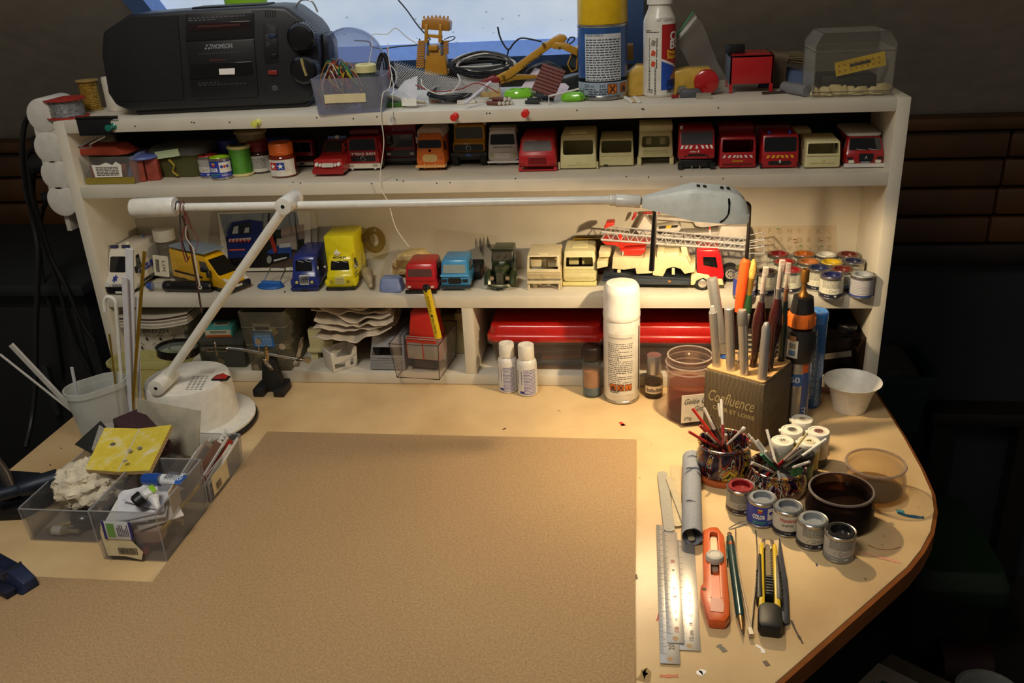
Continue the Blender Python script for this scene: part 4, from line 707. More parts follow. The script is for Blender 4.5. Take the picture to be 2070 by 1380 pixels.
def bundle(name,lab,c,n,cols,spread,h,r=.0008,seed=1,cat='wires',parent=None,rot=0):
    """a bunch of looped wires, each colour its own strand"""
    rg=random.Random(seed);root=thing(name,lab,cat,c,rot)
    for i in range(n):
        x0=rg.uniform(-spread[0],spread[0]);y0=rg.uniform(-spread[1],spread[1]);k=rg.uniform(.6,1)
        pts=[(x0+rg.uniform(-.006,.012),y0,r*1.5+rg.uniform(0,.004)),(x0*1.1-.004,y0,h*.6*k),(x0+.004,y0+rg.uniform(-.004,.004),h*k),(x0+.012,y0+rg.uniform(-.006,.006),h*k*rg.uniform(.85,1)),(x0+.02+rg.uniform(0,.012),y0+rg.uniform(-.008,.008),h*.5*k)]
        MB().tube(cr(pts,5),r,5).build('strand',M(cols[i % len(cols)],.4),root)
    return root
bundle('wire_bundle','bundle of red, yellow, green and white wires looping out of the frosted box',(c.x-.022,.03,TOP+.002),64,('a82a20','c8b030','2a7a4a','c8c8c0','2a2a2c','b86a20','7a1c1c','2a6a6a','8a5a3a'),(.018,.016),.068,seed=5)
bundle('wire_bundle','orange and dark wires lying low in the frosted box',(c.x-.02,.012,TOP+.002),14,('b8502a','c8783a','2a2a30'),(.012,.006),.022,seed=9)
p=P(738,150,.03);s=thing('solder_tube','greenish solder tube with cream ring cap in the frosted wire box','tube',(p.x,.036,TOP+.002))
MB().lathe([(.0125,0),(.0125,.048)],24).build('tube',CLR('a8b8a8',.5,.3,'8a9a8a'),s);MB().lathe([(.0132,.048),(.015,.049),(.015,.058),(.013,.06),(.006,.0595),(.006,.05)],28).build('cap',M('d8cf90',.4),s)
def coil(name,lab,c,rx,rz,n,r,cols,seed=1,tilt=.3,jit=.0025,depth=.012,cat='cable',rot=0,kmin=.8):
    rg=random.Random(seed);root=thing(name,lab,cat,c,rot)
    for i in range(n):
        k=rg.uniform(.8,1);kz=rg.uniform(kmin,1);dx,dz,dy=rg.uniform(-jit,jit)*2,rg.uniform(-jit,jit),rg.uniform(-depth,depth)
        pts=[((rx*k)*math.cos(t*PI/6)+dx,dy+tilt*rz*math.sin(t*PI/6)+rg.uniform(-.001,.001),rz+r+dz*.5+rz*kz*.95*math.sin(t*PI/6)*(1-.12*abs(math.cos(t*PI/6)))) for t in range(12)]
        MB().tube(cr(pts,3,True),r,5,closed=True).build('strand',M(cols[i % len(cols)],.45),root)
    return root
p=P(772,180,.07);coil('black_cord_hank','tied hank of thin black cord leaning behind the frosted box',(p.x,.075,TOP),.009,.036,12,.0009,('101012','16161a'),3,.5,.002,.006)
# round clear plastic disc box standing behind the wire box
p=P(694,150,.12);dc=thing('round_lid','frosted round plastic lid standing upright behind the wire box','lid',(p.x+.014,.128,TOP),.0);MB().lathe([(.0,0),(.05,0),(.052,.001),(.052,.012),(.0505,.012),(.0505,.002),(0,.002)],40,T=Matrix.Translation((0,0,.0525))@Matrix.Rotation(PI/2-.12,4,'X')).build('disc',CLR('dce2f0',.45,.2,'b8c0d4'),dc)
# folded papers and bag of profiles
p=D(862,205,TOP);pb=thing('bag_of_strips','clear bag holding curved cream plastic strips','bag',(p.x-.02,.045,TOP),-.1)
for i in range(6):MB().tube(cr([(-.034,.004*i-.008,.018-.001*i),(-.012,.004*i-.008,.016-.0025*i),(.012,.003*i-.008,.010-.0012*i),(.03,.002*i-.008,.008-.001*i)],4),.0016,5,flat=.6).build('strip',M('ddd4bc',.5),pb)
m=MB();rg=random.Random(4);n=9
rings=[[(-.036+.075*i/8,-.02+.004*math.sin(i*1.3),.003+rg.uniform(0,.004)+.02*abs(math.sin(i*.42+.9))) if j else (-.036+.075*i/8,.02,.004+.02*abs(math.sin(i*.42+1.2))) for j in range(2)] for i in range(9)]
m.loft(rings,False,False,wrap=False);m.build('film',CLR('ffffff',.25,.15,'dcdce4'),pb);box((.012,-.02,.009),(.022,.0006,.01)).build('paper_tag',PAPER,pb)
p=P(800,185,.05);tag(MB().prism([(-.028,0),(.018,.0),(.018,.042),(.0,.034)],0,.0008,'y').build('folded_paper',M('d4d4dc',.7),loc=(P(815,190,.06).x,.06,TOP),rot=(-.25,.1,.12)),'folded white paper triangle leaning behind the bag of strips','paper')
tag(box((0,0,.003),(.04,.02,.006)).build('green_block',M('3a6a1c',.5),loc=(D(806,208,TOP).x,.05,TOP),bevel=.001),'flat dark green block under the bag of strips','block')
# white mesh strip
a,b,e=P(795,150,.07),P(905,182,.05),P(1010,174,.05);m=MB();n=46;N=9
def mp(i,j):t=i/n;s=(a*(1-t)**2+b*2*t*(1-t)+e*t*t);w=.019*(1-t*.75);return s+V((0,.006*math.sin(t*5)+.01*(1-t),(j/N-.5)*2*w))
for i in range(n):
    for j in range(N):
        for k in (1,-1):
            if 0 <= j+k <= N:m.tube([mp(i,j),mp(i+1,j+k)],.00045,3,cap=False)
q=V((a.x,.06,TOP));m.T=None;m.v=[v-q for v in m.v];tag(m.build('mesh_strip',M('d8d6d2',.4,.3),loc=q,smooth=0),'white expanded-metal mesh strip twisting across the clutter','mesh')
# cable coils
p=D(985,165,TOP);coil('striped_cable_coil','big tied coil of black and white striped cable',(P(972,150,.14).x,.146,TOP+.022),.048,.019,32,.0015,('d8d4c8','18181c','18181c','c8c4b8','222226'),11,.5,.004,.009,kmin=.15)
coil('striped_cable_coil','loose heap of black and white cable low under the mesh strip',(P(905,178,.07).x,.075,TOP),.03,.013,14,.0014,('d8d4c8','18181c','20242c'),17,.8,.003,.012,kmin=.2)
coil('striped_cable_coil','small coil of black and white cable behind the folded paper',(P(772,105,.16).x,.165,TOP),.022,.025,8,.0014,('18181c','d8d4c8'),19,.5,.003,.008)
coil('black_cable_coil','coil of thin black cable behind the excavator boom',(P(1098,110,.15).x,.155,TOP),.026,.02,7,.0013,('141416','1c1c20'),23,.6,.003,.008)
tag(MB().ball((0,0,.026),.03,18,sc_=(1,.5,.85)).build('white_cloth_ball',M('c4c0b4',.8,bump=.5,scale=60),loc=(P(962,150,.19).x,.19,TOP)),'whitish crumpled bag behind the striped cable coil','bag')
def w2(lab,pts,r,col,**k):return wire('wire',lab,[P(*q) for q in pts],r,col,group='loose wires on the shelf top',**k)
w2('thin white wire bent in a square arch above the frosted box',[(745,130,.05),(752,95,.05),(753,70,.05),(782,69,.05),(800,57,.05),(822,75,.06),(845,90,.07)],.0006,'dcd8d0',k=6)
w2('long white wire hanging over the shelf front down to the lower shelf',[(793,150,.03),(786,180,.02),(774,190,-.002),(770,235,-.003),(776,290,-.004),(768,370,-.005),(785,410,-.004),(800,460,-.001),(826,498,.01)],.0007,'e4dccc',k=6)
w2('thin wire falling from the clutter to the clear push pin',[(784,88,.05),(786,120,.045),(795,170,.02),(794,200,.003),(794,238,-.004)],.0006,'d8d4c8')
w2('black wire slanting down from the window to the yellow loader',[(805,0,.2),(822,20,.19),(845,52,.17),(870,80,.15)],.0011,'16161a')
w2('black wire arching up from behind the excavator boom',[(1006,54,.16),(1012,78,.16),(1027,100,.15),(1040,86,.15),(1056,77,.15),(1095,84,.15)],.0014,'16161a')
w2('black wire dropping in front of the blue sill',[(1028,100,.15),(1024,115,.15),(1014,128,.14)],.0012,'16161a')
w2('black loop of wire beside the loader bucket',[(898,80,.14),(912,74,.14),(920,76,.14),(912,82,.14),(890,88,.14)],.0008,'16161a')
w2('black loop of wire behind the blue spray can',[(1146,88,.12),(1152,76,.12),(1162,77,.12),(1156,86,.12),(1142,92,.12)],.001,'16161a')
w2('black and white wire snaking right of the round lid',[(716,82,.14),(745,84,.14),(752,95,.14),(775,98,.14),(805,94,.14),(845,90,.14),(848,78,.14)],.0011,'1c1c20')
w2('red wire curling through the middle of the clutter',[(840,172,.05),(880,185,.04),(930,180,.03),(960,168,.03),(985,175,.03),(1008,188,.02)],.0009,'8a2420')
w2('red wire standing between the frosted box and the paper',[(782,98,.08),(787,125,.06),(786,160,.05)],.0007,'a83028')
w2('white cable loop in front of the cable heap',[(852,160,.04),(856,175,.035),(885,190,.03),(915,184,.03),(930,165,.035),(925,150,.05)],.0008,'d8d4c8')
# yellow wheel loader standing on end
yl='b8801c';p=P(880,150,.14);ld=thing('wheel_loader','ochre-yellow model loader tipped upright with its toothed bucket in the air','model vehicle',(p.x,.14,TOP));lp=PL((p.x,.14,TOP))
def lpart(name,pts,y0,y1,col=yl,bev=.0006):return MB().prism([lp(a,b) for a,b in pts],y0,y1,'y').build(name,M(col,.4,coat=.15),ld,bevel=bev)
lpart('bucket',[(855,58),(856,40),(868,36),(886,35),(902,38),(912,44),(911,62)],-.012,.01,'a8701c',.001)
for i in range(7):x=858+i*8;lpart('tooth',[(x-1.5,38),(x-1.5,31+abs(i-3)*.5),(x+1.5,31+abs(i-3)*.5),(x+1.5,38)],-.004,.0,bev=.0003)
for x in (865,893):lpart('lift_arm',[(x-3,85),(x-2,48),(x+4,48),(x+4,85)],-.015,-.011);lpart('hydraulic_ram',[(x,110),(x,80),(x+5,80),(x+5,110)],-.01,-.005,'5a606a')
lpart('crossbar',[(868,74),(868,68),(897,70),(897,77)],-.013,-.008);lpart('engine_block',[(870,101),(870,90),(888,90),(888,101)],-.014,.01,bev=.0015);lpart('body',[(860,150),(864,100),(900,100),(906,150)],-.008,.012)
for xa,xb in ((846,862),(897,908)):
    for i in range(12 if xa < 880 else 6):y=82+i*4.6;d=(-i*.35 if xa < 880 else 0);lpart('track_plate',[(xa+d,y+3.8),(xa+1.5+d,y),(xb+d*.6,y),(xb+d*.6-.8,y+3.8)],-.008,.0,'b07418',.0005)
# excavator boom
p=P(1100,150,.06);ex=thing('excavator','yellow model excavator with long boom stretched to the left','model vehicle',(P(1150,190,.125).x,.125,TOP));xp=PL((P(1150,190,.125).x,.125,TOP));XO='b8851e'
def xpart(name,pts,y0,y1,col=XO,bev=.0008):return MB().prism([xp(a,b) for a,b in pts],y0,y1,'y').build(name,M(col,.4,coat=.2),ex,bevel=bev)
xpart('boom',[(1025,143),(1095,92),(1118,76),(1130,69),(1142,71),(1147,78),(1143,84),(1112,98),(1034,156),(1022,162),(1018,155)],-.007,.007,bev=.0015);xpart('stick',[(988,162),(1002,154),(1024,143),(1030,150),(1024,157),(1010,166),(1004,176),(998,172)],-.005,.005);xpart('link',[(1020,160),(1012,152),(1040,150),(1090,152),(1086,158),(1040,162),(1005,172)],-.004,.004,'a87818')
xpart('boom_foot',[(1116,92),(1124,84),(1144,85),(1168,96),(1168,112),(1150,104),(1138,98),(1120,98)],-.012,-.008);xpart('counterweight',[(1160,98),(1280,92),(1280,122),(1160,128)],.0,.035,'b07c1c')
for a,b in ((1100,88),(1133,96),(1019,153),(994,167)):u,z=xp(a,b);MB().cyl((u,-.014,z),(u,.01,z),.0022,n=12).build('pivot_pin',M('8a6a20',.3,.5),ex)
u,z=xp(1078,122);ang=math.atan2(xp(1095,108)[1]-xp(1040,146)[1],xp(1095,108)[0]-xp(1040,146)[0]);text('CATERPILLAR',.0045,lambda a,b,h:(u+a*math.cos(ang)-b*math.sin(ang),-.0072-h,z+a*math.sin(ang)+b*math.cos(ang)),wid=.034,bold=.03).build('lettering',M('3a2c10',.5),ex,smooth=0)
m=MB();m.tube([(xp(a,b)[0],-.004,xp(a,b)[1]) for a,b in ((1148,130),(1160,98),(1168,100),(1166,140),(1156,145))],.0012,6,closed=True);m.build('cab_frame',M(XO,.4),ex);xpart('cab_glass',[(1150,130),(1161,100),(1166,102),(1164,138)],-.003,-.0025,'2a3038',0);xpart('undercarriage',[(1120,190),(1122,160),(1175,150),(1175,195)],.0,.03,'14181a',.002)
# brown corrugated sheet
p=P(1112,165,.035);m=MB();n=6
cs=thing('corrugated_sheet','brown plastic corrugated roof sheet leaning on the excavator','plastic sheet',(p.x,.042,TOP));A_,B_,C_=P(1096,132,.06),P(1142,148,.06),P(1076,178,.032)
o_=V((p.x,.042,TOP))
for i in range(8):t=i/7;s0=A_+(C_-A_)*t-o_;MB().tube([s0,s0+(B_-A_)],.0031,8).build('ridge',M('6a3024',.4),cs)
MB().loft([[A_-o_+V((0,.002,0)),B_-o_+V((0,.002,0))],[C_-o_+V((0,.002,0)),C_+(B_-A_)-o_+V((0,.002,0))]],False,False,wrap=False).build('sheet',M('5a281e',.5),cs)
# pale sheet behind the boom, red wing, cardboard bits
tag(MB().prism([(-.03,0),(.045,0),(.05,.012),(.03,.03),(.016,.038),(-.002,.044)],0,.0006,'y').build('pale_sheet',M('d8ccdc',.6),loc=(P(1080,160,.11).x,.115,TOP),rot=(-.6,0,0)),'pale lilac plastic sheet behind the excavator boom','plastic sheet')
tag(MB().prism([(-.042,0),(.04,.012),(.04,.026),(.03,.03)],0,.018,'y').build('red_wing',M('7a1a1c',.35),loc=(P(955,182,.11).x,.115,TOP),bevel=.001),'dark red pointed plastic part in front of the cable coil','model part')
tag(box((0,0,.008),(.03,.018,.014),top=(.9,1)).build('wood_block',M('b89a64',.6,noise=.15),loc=(P(992,190,.1).x,.1,TOP),rz=.25,bevel=.0006),'small tan wooden block behind the brown rolls','block')
tag(MB().cyl(P(940,212,.006)-V((P(940,212,.006).x,.006,TOP)),P(992,168,.05)-V((P(940,212,.006).x,.006,TOP)),.0022,n=8).build('white_rod',M('d8d4dc',.4),loc=(P(940,212,.006).x,.006,TOP+.0015)),'white plastic rod sloping from the shelf edge to the stick of the excavator','rod')
for a,b,w,d,rz2,lab in ((942,210,.026,.012,.15,'flat white plastic offcut nearest the white rod'),(971,207,.024,.012,.2,'flat white plastic offcut beside the brown rolls')):q=D(a,b,TOP);tag(box((0,0,.0025),(w,d,.005)).build('offcut',M('e0dace',.5),loc=(q.x,q.y+.004,TOP),rz=rz2,bevel=.0003),lab,'offcut','white offcuts')
q=D(879,209,TOP);m=MB().box((0,0,.005),(.018,.008,.01)).box((0,-.0042,.002),(.012,.001,.004),m=1);tag(m.build('metal_clip',[M('9a9690',.35,.7),M('a0644a',.4)],loc=(q.x,q.y+.006,TOP),bevel=.0004),'little grey metal bracket on the shelf edge near the bag of strips','bracket')
for i,(a,b,r2) in enumerate(((905,206,.6),(915,207,-.7),(924,208,.9))):q=D(a,b,TOP);tag(MB().prism([(-.008,0),(.008,0),(.004,.01),(-.003,.006)],-.0008,.0008,'y').build('scrap',M('8a6a5a',.5),loc=(q.x,q.y+.006,TOP),rz=r2),'small brown plastic scrap beside the metal bracket, '+ORD[i]+' of three','scrap','brown scraps')
for row,pxs,zc in ((0,(1009.6,1018,1026,1034),.0031),(1,(1021,1029.5),.0083)):
    for i,a in enumerate(pxs):
        yr=D(1010,209,TOP+.0031).y+.0015*i+.001*row;q=P(a,208 if row == 0 else 199,yr);rl=thing('tiny_roll','small brown roll with a pale round end, '+ORD[i]+(' in the lower layer' if row == 0 else ' in the upper layer'),'roll',(q.x,yr,TOP+zc),1.2,'pile of brown rolls');MB().cyl((0,.002,0),(0,.02,0),.0028,n=12).build('roll',M('6a3a30',.5),rl);MB().ball((0,0,0),.003,10).build('end_knob',M('c8c0b4',.4),rl)
for i,(a,b,c2) in enumerate(((1100,196,'e0dcd0'),(1106,190,'e0dcd0'),(1112,199,'8a5a3a'),(1118,202,'7a5038'),(1094,203,'e0dcd0'),(1090,208,'8a5a40'))):
    q=D(a,b+4,TOP);rl=thing('twig','short dark twig-like stick, '+('pale-ended, upright in the middle','pale-ended, rearmost','brown-ended, right of the middle','brown-ended, rightmost','pale-ended, leftmost','brown-ended, nearest the shelf edge')[i],'stick',(q.x,q.y+.004,TOP+.003),.9+.15*i,'dark sticks by the brown sheet');MB().cyl((0,0,0),(0,.02,.001),.0026,n=9).build('stick',M('242a26',.7),rl);MB().cyl((0,-.0005,0),(0,.0,0),.0022,n=9).build('cut_end',M(c2,.6),rl)
# lime translucent lumps
for pts,lab,cc,h in ([[(-.02,-.005),(-.012,.012),(.004,.006),(.014,.016),(.024,.01),(.02,-.008),(.004,-.014),(-.01,-.013)],'lime translucent rubber piece behind the brown rolls',(1045,200),.012],[[(-.016,-.006),(-.012,.008),(.0,.012),(.014,.009),(.018,-.002),(.012,-.012),(-.008,-.012)],'lime translucent rubber piece leaning on the blue spray can',(1156,207),.011]):
    q=D(cc[0],cc[1],TOP);m=MB();m.loft([[(x*s,y*s,z) for x,y in pts] for s,z in ((.85,0),(1,.003),(.95,h*.7),(.75,h),(.6,h*.8))]);tag(m.build('lime_rubber',M('7ac02c',.2,coat=.5),loc=(q.x,q.y+.014,TOP)),lab,'rubber piece')
a=P(1108,197,.01);b=P(1170,182,.01);o_=V((a.x,.02,TOP));tag(MB().tube([V((0,0,0)),V((0,0,a.z-TOP)),V((b.x-a.x,0,b.z-TOP))],.0012,6).build('plastic_bracket',M('d8d4cc',.4),loc=o_),'thin white plastic frame beside the lime rubber piece','frame')
# blue and yellow spray can
q=D(1217,205,TOP);s=thing('spray_can','blue spray can with yellow cap and printed instruction panel','spray can',(q.x,q.y+.034,TOP));R=50*mpp(q);ztop=zat(q.x,q.y,52)-TOP
MB().lathe([(R*.9,0),(R*.97,.0015),(R*.97,.006),(R*.93,.008)],40).build('bottom_rim',M('a8a8a4',.3,.9),s);MB().lathe([(R*.95,.006),(R,.009),(R,ztop*.25)],40,c0=False,c1=False).build('lower_body',M('9aa8b8',.35,coat=.3),s);MB().lathe([(R*1.001,.03),(R*1.001,ztop*.8),(R*1.001,ztop-.002)],40,c0=False,c1=False).build('blue_wrap',M('26508c',.35,noise=.3,scale=25,coat=.3),s);MB().lathe([(R,ztop-.003),(R*1.02,ztop-.002),(R*1.02,ztop),(R*.97,ztop+.001)],40).build('top_rim',M('b8b8b4',.25,.9),s);MB().lathe([(R*.99,ztop+.001),(R,ztop+.003),(R*.985,ztop+.07),(R*.9,ztop+.078),(0,ztop+.078)],40).build('cap',M('d8b010',.35,coat=.2),s)
wf=wrapz(R,ztop*.58,-PI/2+.06);m=MB();lw_=R*1.55
m.loft([[wf(-lw_/2+lw_*i/12,y,.0003) for i in range(13)] for y in (-ztop*.31,ztop*.31)],False,False,wrap=False);m.build('instruction_panel',M('c8ccd0',.5),s);lines(lw_*.94,ztop*.56,17,lambda x,y,h:wf(x,y-.003,h+.0003),fill=.42,word=(.04,.12),just=True).build('print',M('2a3444',.5),s,smooth=0)
text("MODE D'EMPLOI",.0045,lambda x,y,h:wf(x-.012,y+ztop*.29,h+.0003),wid=.024).build('lettering',INK,s,smooth=0);text('250 ml',.006,wrapz(R,ztop*.2,-PI/2-.55),wid=.016).build('lettering',M('1c2438',.5),s,smooth=0);text('335',.005,wrapz(R,ztop*.2,-PI/2+.02),wid=.008).build('lettering',M('1c2438',.5),s,smooth=0)
def hazard(par,fn,size,kind,border=True):
    """orange hazard square: kind X cross, F flame, E dead tree and fish"""
    k=size/2;m=MB();m.add([fn(x,y,.0008) for x,y in ((-k,-k),(k,-k),(k,k),(-k,k))],[(0,1,2,3)]);h=m.build('hazard_symbol',M('d8701c',.5),par,smooth=0);g=MB()
    def P4(pts):g.add([fn(a*k,b*k,.0012) for a,b in pts],[tuple(range(len(pts)))])
    for (a,b,c2,d) in ((-1,-1,1,-.9),(-1,.9,1,1),(-1,-1,-.9,1),(.9,-1,1,1)):P4([(a,b),(c2,b),(c2,d),(a,d)])
    if kind == 'X':
        for sgn in (1,-1):P4([(-.7,-.45*sgn-.25*sgn),(-.45,-.75*sgn),(.7,.45*sgn+.2*sgn),(.45,.7*sgn+.05*sgn)])
    elif kind == 'F':P4([(-.5,-.5),(.5,-.5),(.55,-.1),(.3,.5),(.2,.1),(.05,.75),(-.2,.2),(-.4,.4),(-.55,-.1)]);P4([(-.6,-.75),(.6,-.75),(.6,-.6),(-.6,-.6)])
    else:P4([(-.7,-.5),(.7,-.5),(.7,-.4),(-.7,-.4)]);P4([(-.1,-.4),(.05,-.4),(.02,.6),(-.08,.6)]);P4([(-.05,.2),(.3,.5),(.32,.42),(-.02,.08)]);P4([(.2,-.7),(.5,-.6),(.7,-.75),(.5,-.85)])
    g.build('symbol',INK,h,smooth=0)
hazard(s,wrapz(R,ztop*.16,-PI/2+.42),.0135,'X');hazard(s,wrapz(R,ztop*.16,-PI/2+.98),.0125,'F');lines(.05,.012,4,wrapz(R,ztop*.11,-PI/2-.45),word=(.1,.25)).build('print',M('2a3444',.5),s,smooth=0)
# white wood glue bottle
q=D(1332,198,TOP);s=thing('glue_bottle','white wood glue bottle with red and blue label on the shelf top','glue bottle',(q.x,q.y+.022,TOP));R=32*mpp(q);h=zat(q.x,q.y+.02,8)-TOP
MB().lathe([(R*.9,0),(R,.003),(R,h*.82),(R*.95,h*.86),(R*.72,h*.95),(R*.68,h)],36).build('bottle',M('dcd6ca',.35,coat=.2),s);MB().lathe([(R*.8,h),(R*.8,h+.006),(R*.6,h+.012),(R*.3,h+.03),(0,h+.03)],30).build('cap',M('e8e4dc',.4),s)
def wrap_panel(par,name,R,z0,z1,a0,a1,col,n=14,th=.0003,poly=None):
    m=MB();m.loft([[((R+th)*math.cos(a0+(a1-a0)*i/n),(R+th)*math.sin(a0+(a1-a0)*i/n),(z(i/n) if callable(z) else z)) for i in range(n+1)] for z in (z0,z1)],False,False,wrap=False);return m.build(name,M(col,.4,coat=.2) if isinstance(col,str) else col,par)
A=-PI/2
wrap_panel(s,'red_label',R,lambda t:h*(.43-.1*t),h*.79,A+.12,A+1.5,'a81e1c');wrap_panel(s,'blue_label',R,.01,lambda t:h*(.40-.1*t),A+.12,A+1.5,'1e4aa8',th=.0004)
wrap_panel(s,'wood_picture',R,h*.2,lambda t:h*.22+h*.14*t,A+.72,A+1.5,'a86a44',th=.0006)
for t,zc,sz,col,w in (('COLLE',.66,.016,'f0ece4',.044),('BOIS',.57,.016,'f0ece4',.034),('Prise',.49,.008,'e8c030',.016),('Super',.445,.008,'e8c030',.018),('TOUS BOIS',.17,.006,'141c3a',.022),('ET DERIVES',.135,.006,'141c3a',.022),('100 g',.07,.008,'141c3a',.013)):
    a0=A+.12+ (w/2+.0045)/R+(.14 if zc < .5 else .32 if zc > .55 else .4);text(t,sz,wrapz(R,h*zc,a0),wid=w,bold=.03,th=.0008).build('lettering',M(col,.5),s,smooth=0)
for i,zc in enumerate((.6,.49,.375)):m=MB();fn=wrapz(R,h*zc,A-.42);m.add([fn(x,y,.0003) for x,y in ((-.006,-.006),(.006,-.006),(.006,.006),(-.006,.006))],[(0,1,2,3)]);m.add([fn(x,y,.0005) for x,y in ((-.005,-.005),(.005,-.005),(.005,.005),(-.005,.005))],[(0,1,2,3)],m=1);m.add([fn(x,y,.0007) for x,y in ((-.003,-.003),(.003,-.004),(.004,.002),(-.001,.004))],[(0,1,2,3)],m=2);m.build('pictogram',[INK,M('e0d8c8',.5),M('c84a2a' if i else '8a8478',.5)],s,smooth=0)
def barcode(par,fn,w,h,n=22,seed=2,name='barcode',col='1c1c20',vertical=True):
    rg=random.Random(seed);m=MB();x=-w/2
    while x < w/2:
        b=rg.uniform(.4,1.6)*w/n/2;m.add([fn(*((x,-h/2) if vertical else (-h/2,x)),.0004),fn(*((x+b,-h/2) if vertical else (-h/2,x+b)),.0004),fn(*((x+b,h/2) if vertical else (h/2,x+b)),.0004),fn(*((x,h/2) if vertical else (h/2,x)),.0004)],[(0,1,2,3)]);x += b+rg.uniform(.4,1.4)*w/n/2
    m.build(name,M(col,.5),par,smooth=0)
barcode(s,wrapz(R,h*.22,A-.45),.034,.011,vertical=False);text('100 g',.009,wrapz(R,h*.07,A-.5),wid=.013).build('lettering',INK,s,smooth=0);lines(.02,.004,2,wrapz(R,h*.72,A-.5)).build('print',INK,s,smooth=0);text('LOT S222487H',.006,wrapz(R,h*.84,A+.35),wid=.024).build('lettering',M('8a8680',.6),s,smooth=0)
# bits near the glue bottle
for a,b,c2,lab in ((1276,208,'e4e0d8','short white drinking-straw piece on the shelf edge, left'),(1290,208,'e4e0d8','short white drinking-straw piece on the shelf edge, right')):q=D(a,b,TOP);tag(MB().lathe([(.0028,0),(.0028,.03),(.002,.03),(.002,.001)],12,T=Matrix.Rotation(-PI/2,4,'X')).build('straw_piece',M(c2,.4),loc=(q.x,q.y-.003,TOP+.003),rz=.28 if a < 1280 else .18),lab,'straw','straw pieces')
q=D(1283,208,TOP);tag(MB().cyl((0,0,0),(0,.03,0),.002,n=8).build('wood_stick',M('c8b078',.6),loc=(q.x,q.y-.002,TOP+.0025),rz=.22),'thin beige stick between the two straw pieces','stick')
ymat=M('c8a040',.35,noise=.15,coat=.3)
def resin(lab,px,py,y,pts,d,mt=ymat):
    q=P(px,py,y);return tag(MB().prism(pts,0,d,'y').build('resin_casting',mt,loc=(q.x,y,TOP),bevel=.002),lab,'model part','yellow resin castings')
resin('yellow resin casting between spray can and glue bottle',1295,190,.075,[(-.022,0),(-.02,.03),(-.006,.042),(.016,.04),(.022,.02),(.01,.018),(.004,0)],.03);resin('yellow resin wheel-arch casting right of the glue bottle',1390,190,.07,[(-.03,0),(-.03,.03),(.0,.036),(.03,.036),(.034,.022),(.016,.018),(.012,0),(.0,0),(-.002,.012),(-.012,.012),(-.016,0)],.03)
q=D(1428,195,TOP);rc_=thing('red_stopper','round glossy red cap lying on its side by the plastic bag','cap',(q.x,q.y+.006,TOP));MB().lathe([(0,0),(.014,0),(.0165,.0015),(.0172,.004),(.0172,.022),(.015,.022)],32,T=Matrix.Translation((0,0,.0175))@Matrix.Rotation(-PI/2,4,'X')).build('cap',M('b01818',.25,coat=.5),rc_)
q=D(1397,198,TOP);tag(MB().prism([(-.015,0),(.013,0),(.015,.006),(.011,.011),(-.012,.011),(-.016,.005)],0,.012,'y').build('grey_block',M('4a4c52',.5),loc=(q.x,q.y,TOP),bevel=.001),'small dark grey plastic block in front of the red cap','block');q=D(1422,200,TOP);tag(box((0,0,.004),(.02,.003,.008)).build('foil_tab',M('c8c0b0',.25,.8),loc=(q.x,q.y,TOP)),'little silvery tab standing in front of the red cap','tab');q=D(1365,199,TOP);tag(MB().cyl((-.005,0,0),(.005,.001,0),.0026,.0018,n=10).build('red_bead',M('8a1a20',.4),loc=(q.x,q.y,TOP+.0028)),'tiny dark red bead at the foot of the glue bottle','bead')
# zip bag leaning
q=V((P(1420,190,.09).x,.095,TOP));m=MB();pts=[(1372,105),(1398,30),(1422,50),(1478,190),(1430,150)];zp=thing('zip_bag','clear zip bag with green seal leaning behind the red cap','bag',q)
zl=PL(q);rings=[[(*[zl(1366,75)[0]],.0,zl(1366,75)[1]),(zl(1402,26)[0],.01,zl(1402,26)[1])],[(zl(1373,95)[0],-.004,zl(1373,95)[1]),(zl(1422,52)[0],.006,zl(1422,52)[1])],[(zl(1405,150)[0],-.016,zl(1405,150)[1]),(zl(1448,120)[0],.004,zl(1448,120)[1])],[(zl(1450,190)[0],-.03,.004),(zl(1478,196)[0],-.02,.002)]]
def sub(r,k=6):
    o=[]
    for i in range(len(r)-1):
        for s_ in range(k):t=s_/k;o.append([V(a).lerp(V(b),t)+V((0,.002*math.sin(7*(i+t)+j*2),.001*math.sin(11*(i+t)))) for j,(a,b) in enumerate(zip(r[i],r[i+1]))])
    return o+[[V(a) for a in r[-1]]]
m.loft(sub(rings),False,False,wrap=False);m.build('film',CLR('e8e4e0',.3,.12,'b8b0a8'),zp);MB().tube([rings[0][0],rings[0][1]],.0011,6).build('seal',M('1c8a4a',.4),zp)
# red cube on legs
q0,q1=D(1474,190,TOP),D(1560,186,TOP);s_=(q1-q0).length;q=(q0+q1)/2;rbx=thing('red_box_model','bright red open-bottomed box on four legs with a black block on it','model box',(q.x,q.y,TOP),.0);rh=zat(q.x,q.y,112)-TOP
rm=M('b0161a',.3,coat=.2);box((0,.0015,rh*.62),(s_,.003,rh*.76)).build('front_wall',rm,rbx,bevel=.0005);box((0,.035,rh-.0015),(s_,.07,.003)).build('top',rm,rbx,bevel=.0005)
for sx in (-1,1):box((sx*(s_/2-.0015),.035,rh*.62),(.003,.07,rh*.76)).build('side_wall',M('6a6c74',.5) if sx < 0 else rm,rbx,bevel=.0005)
for sx in (-1,1):
    for y in (.003,.066):box((sx*(s_/2-.0022),y,rh*.12),(.0044,.005,rh*.24)).build('leg',rm,rbx)
q=V((P(1487,100,.1).x,q.y+.03,TOP+rh));tag(box((0,0,.006),(.024,.014,.012)).build('black_block',M('121214',.5),loc=q,rz=.2,bevel=.001),'small black block on top of the red box','block')
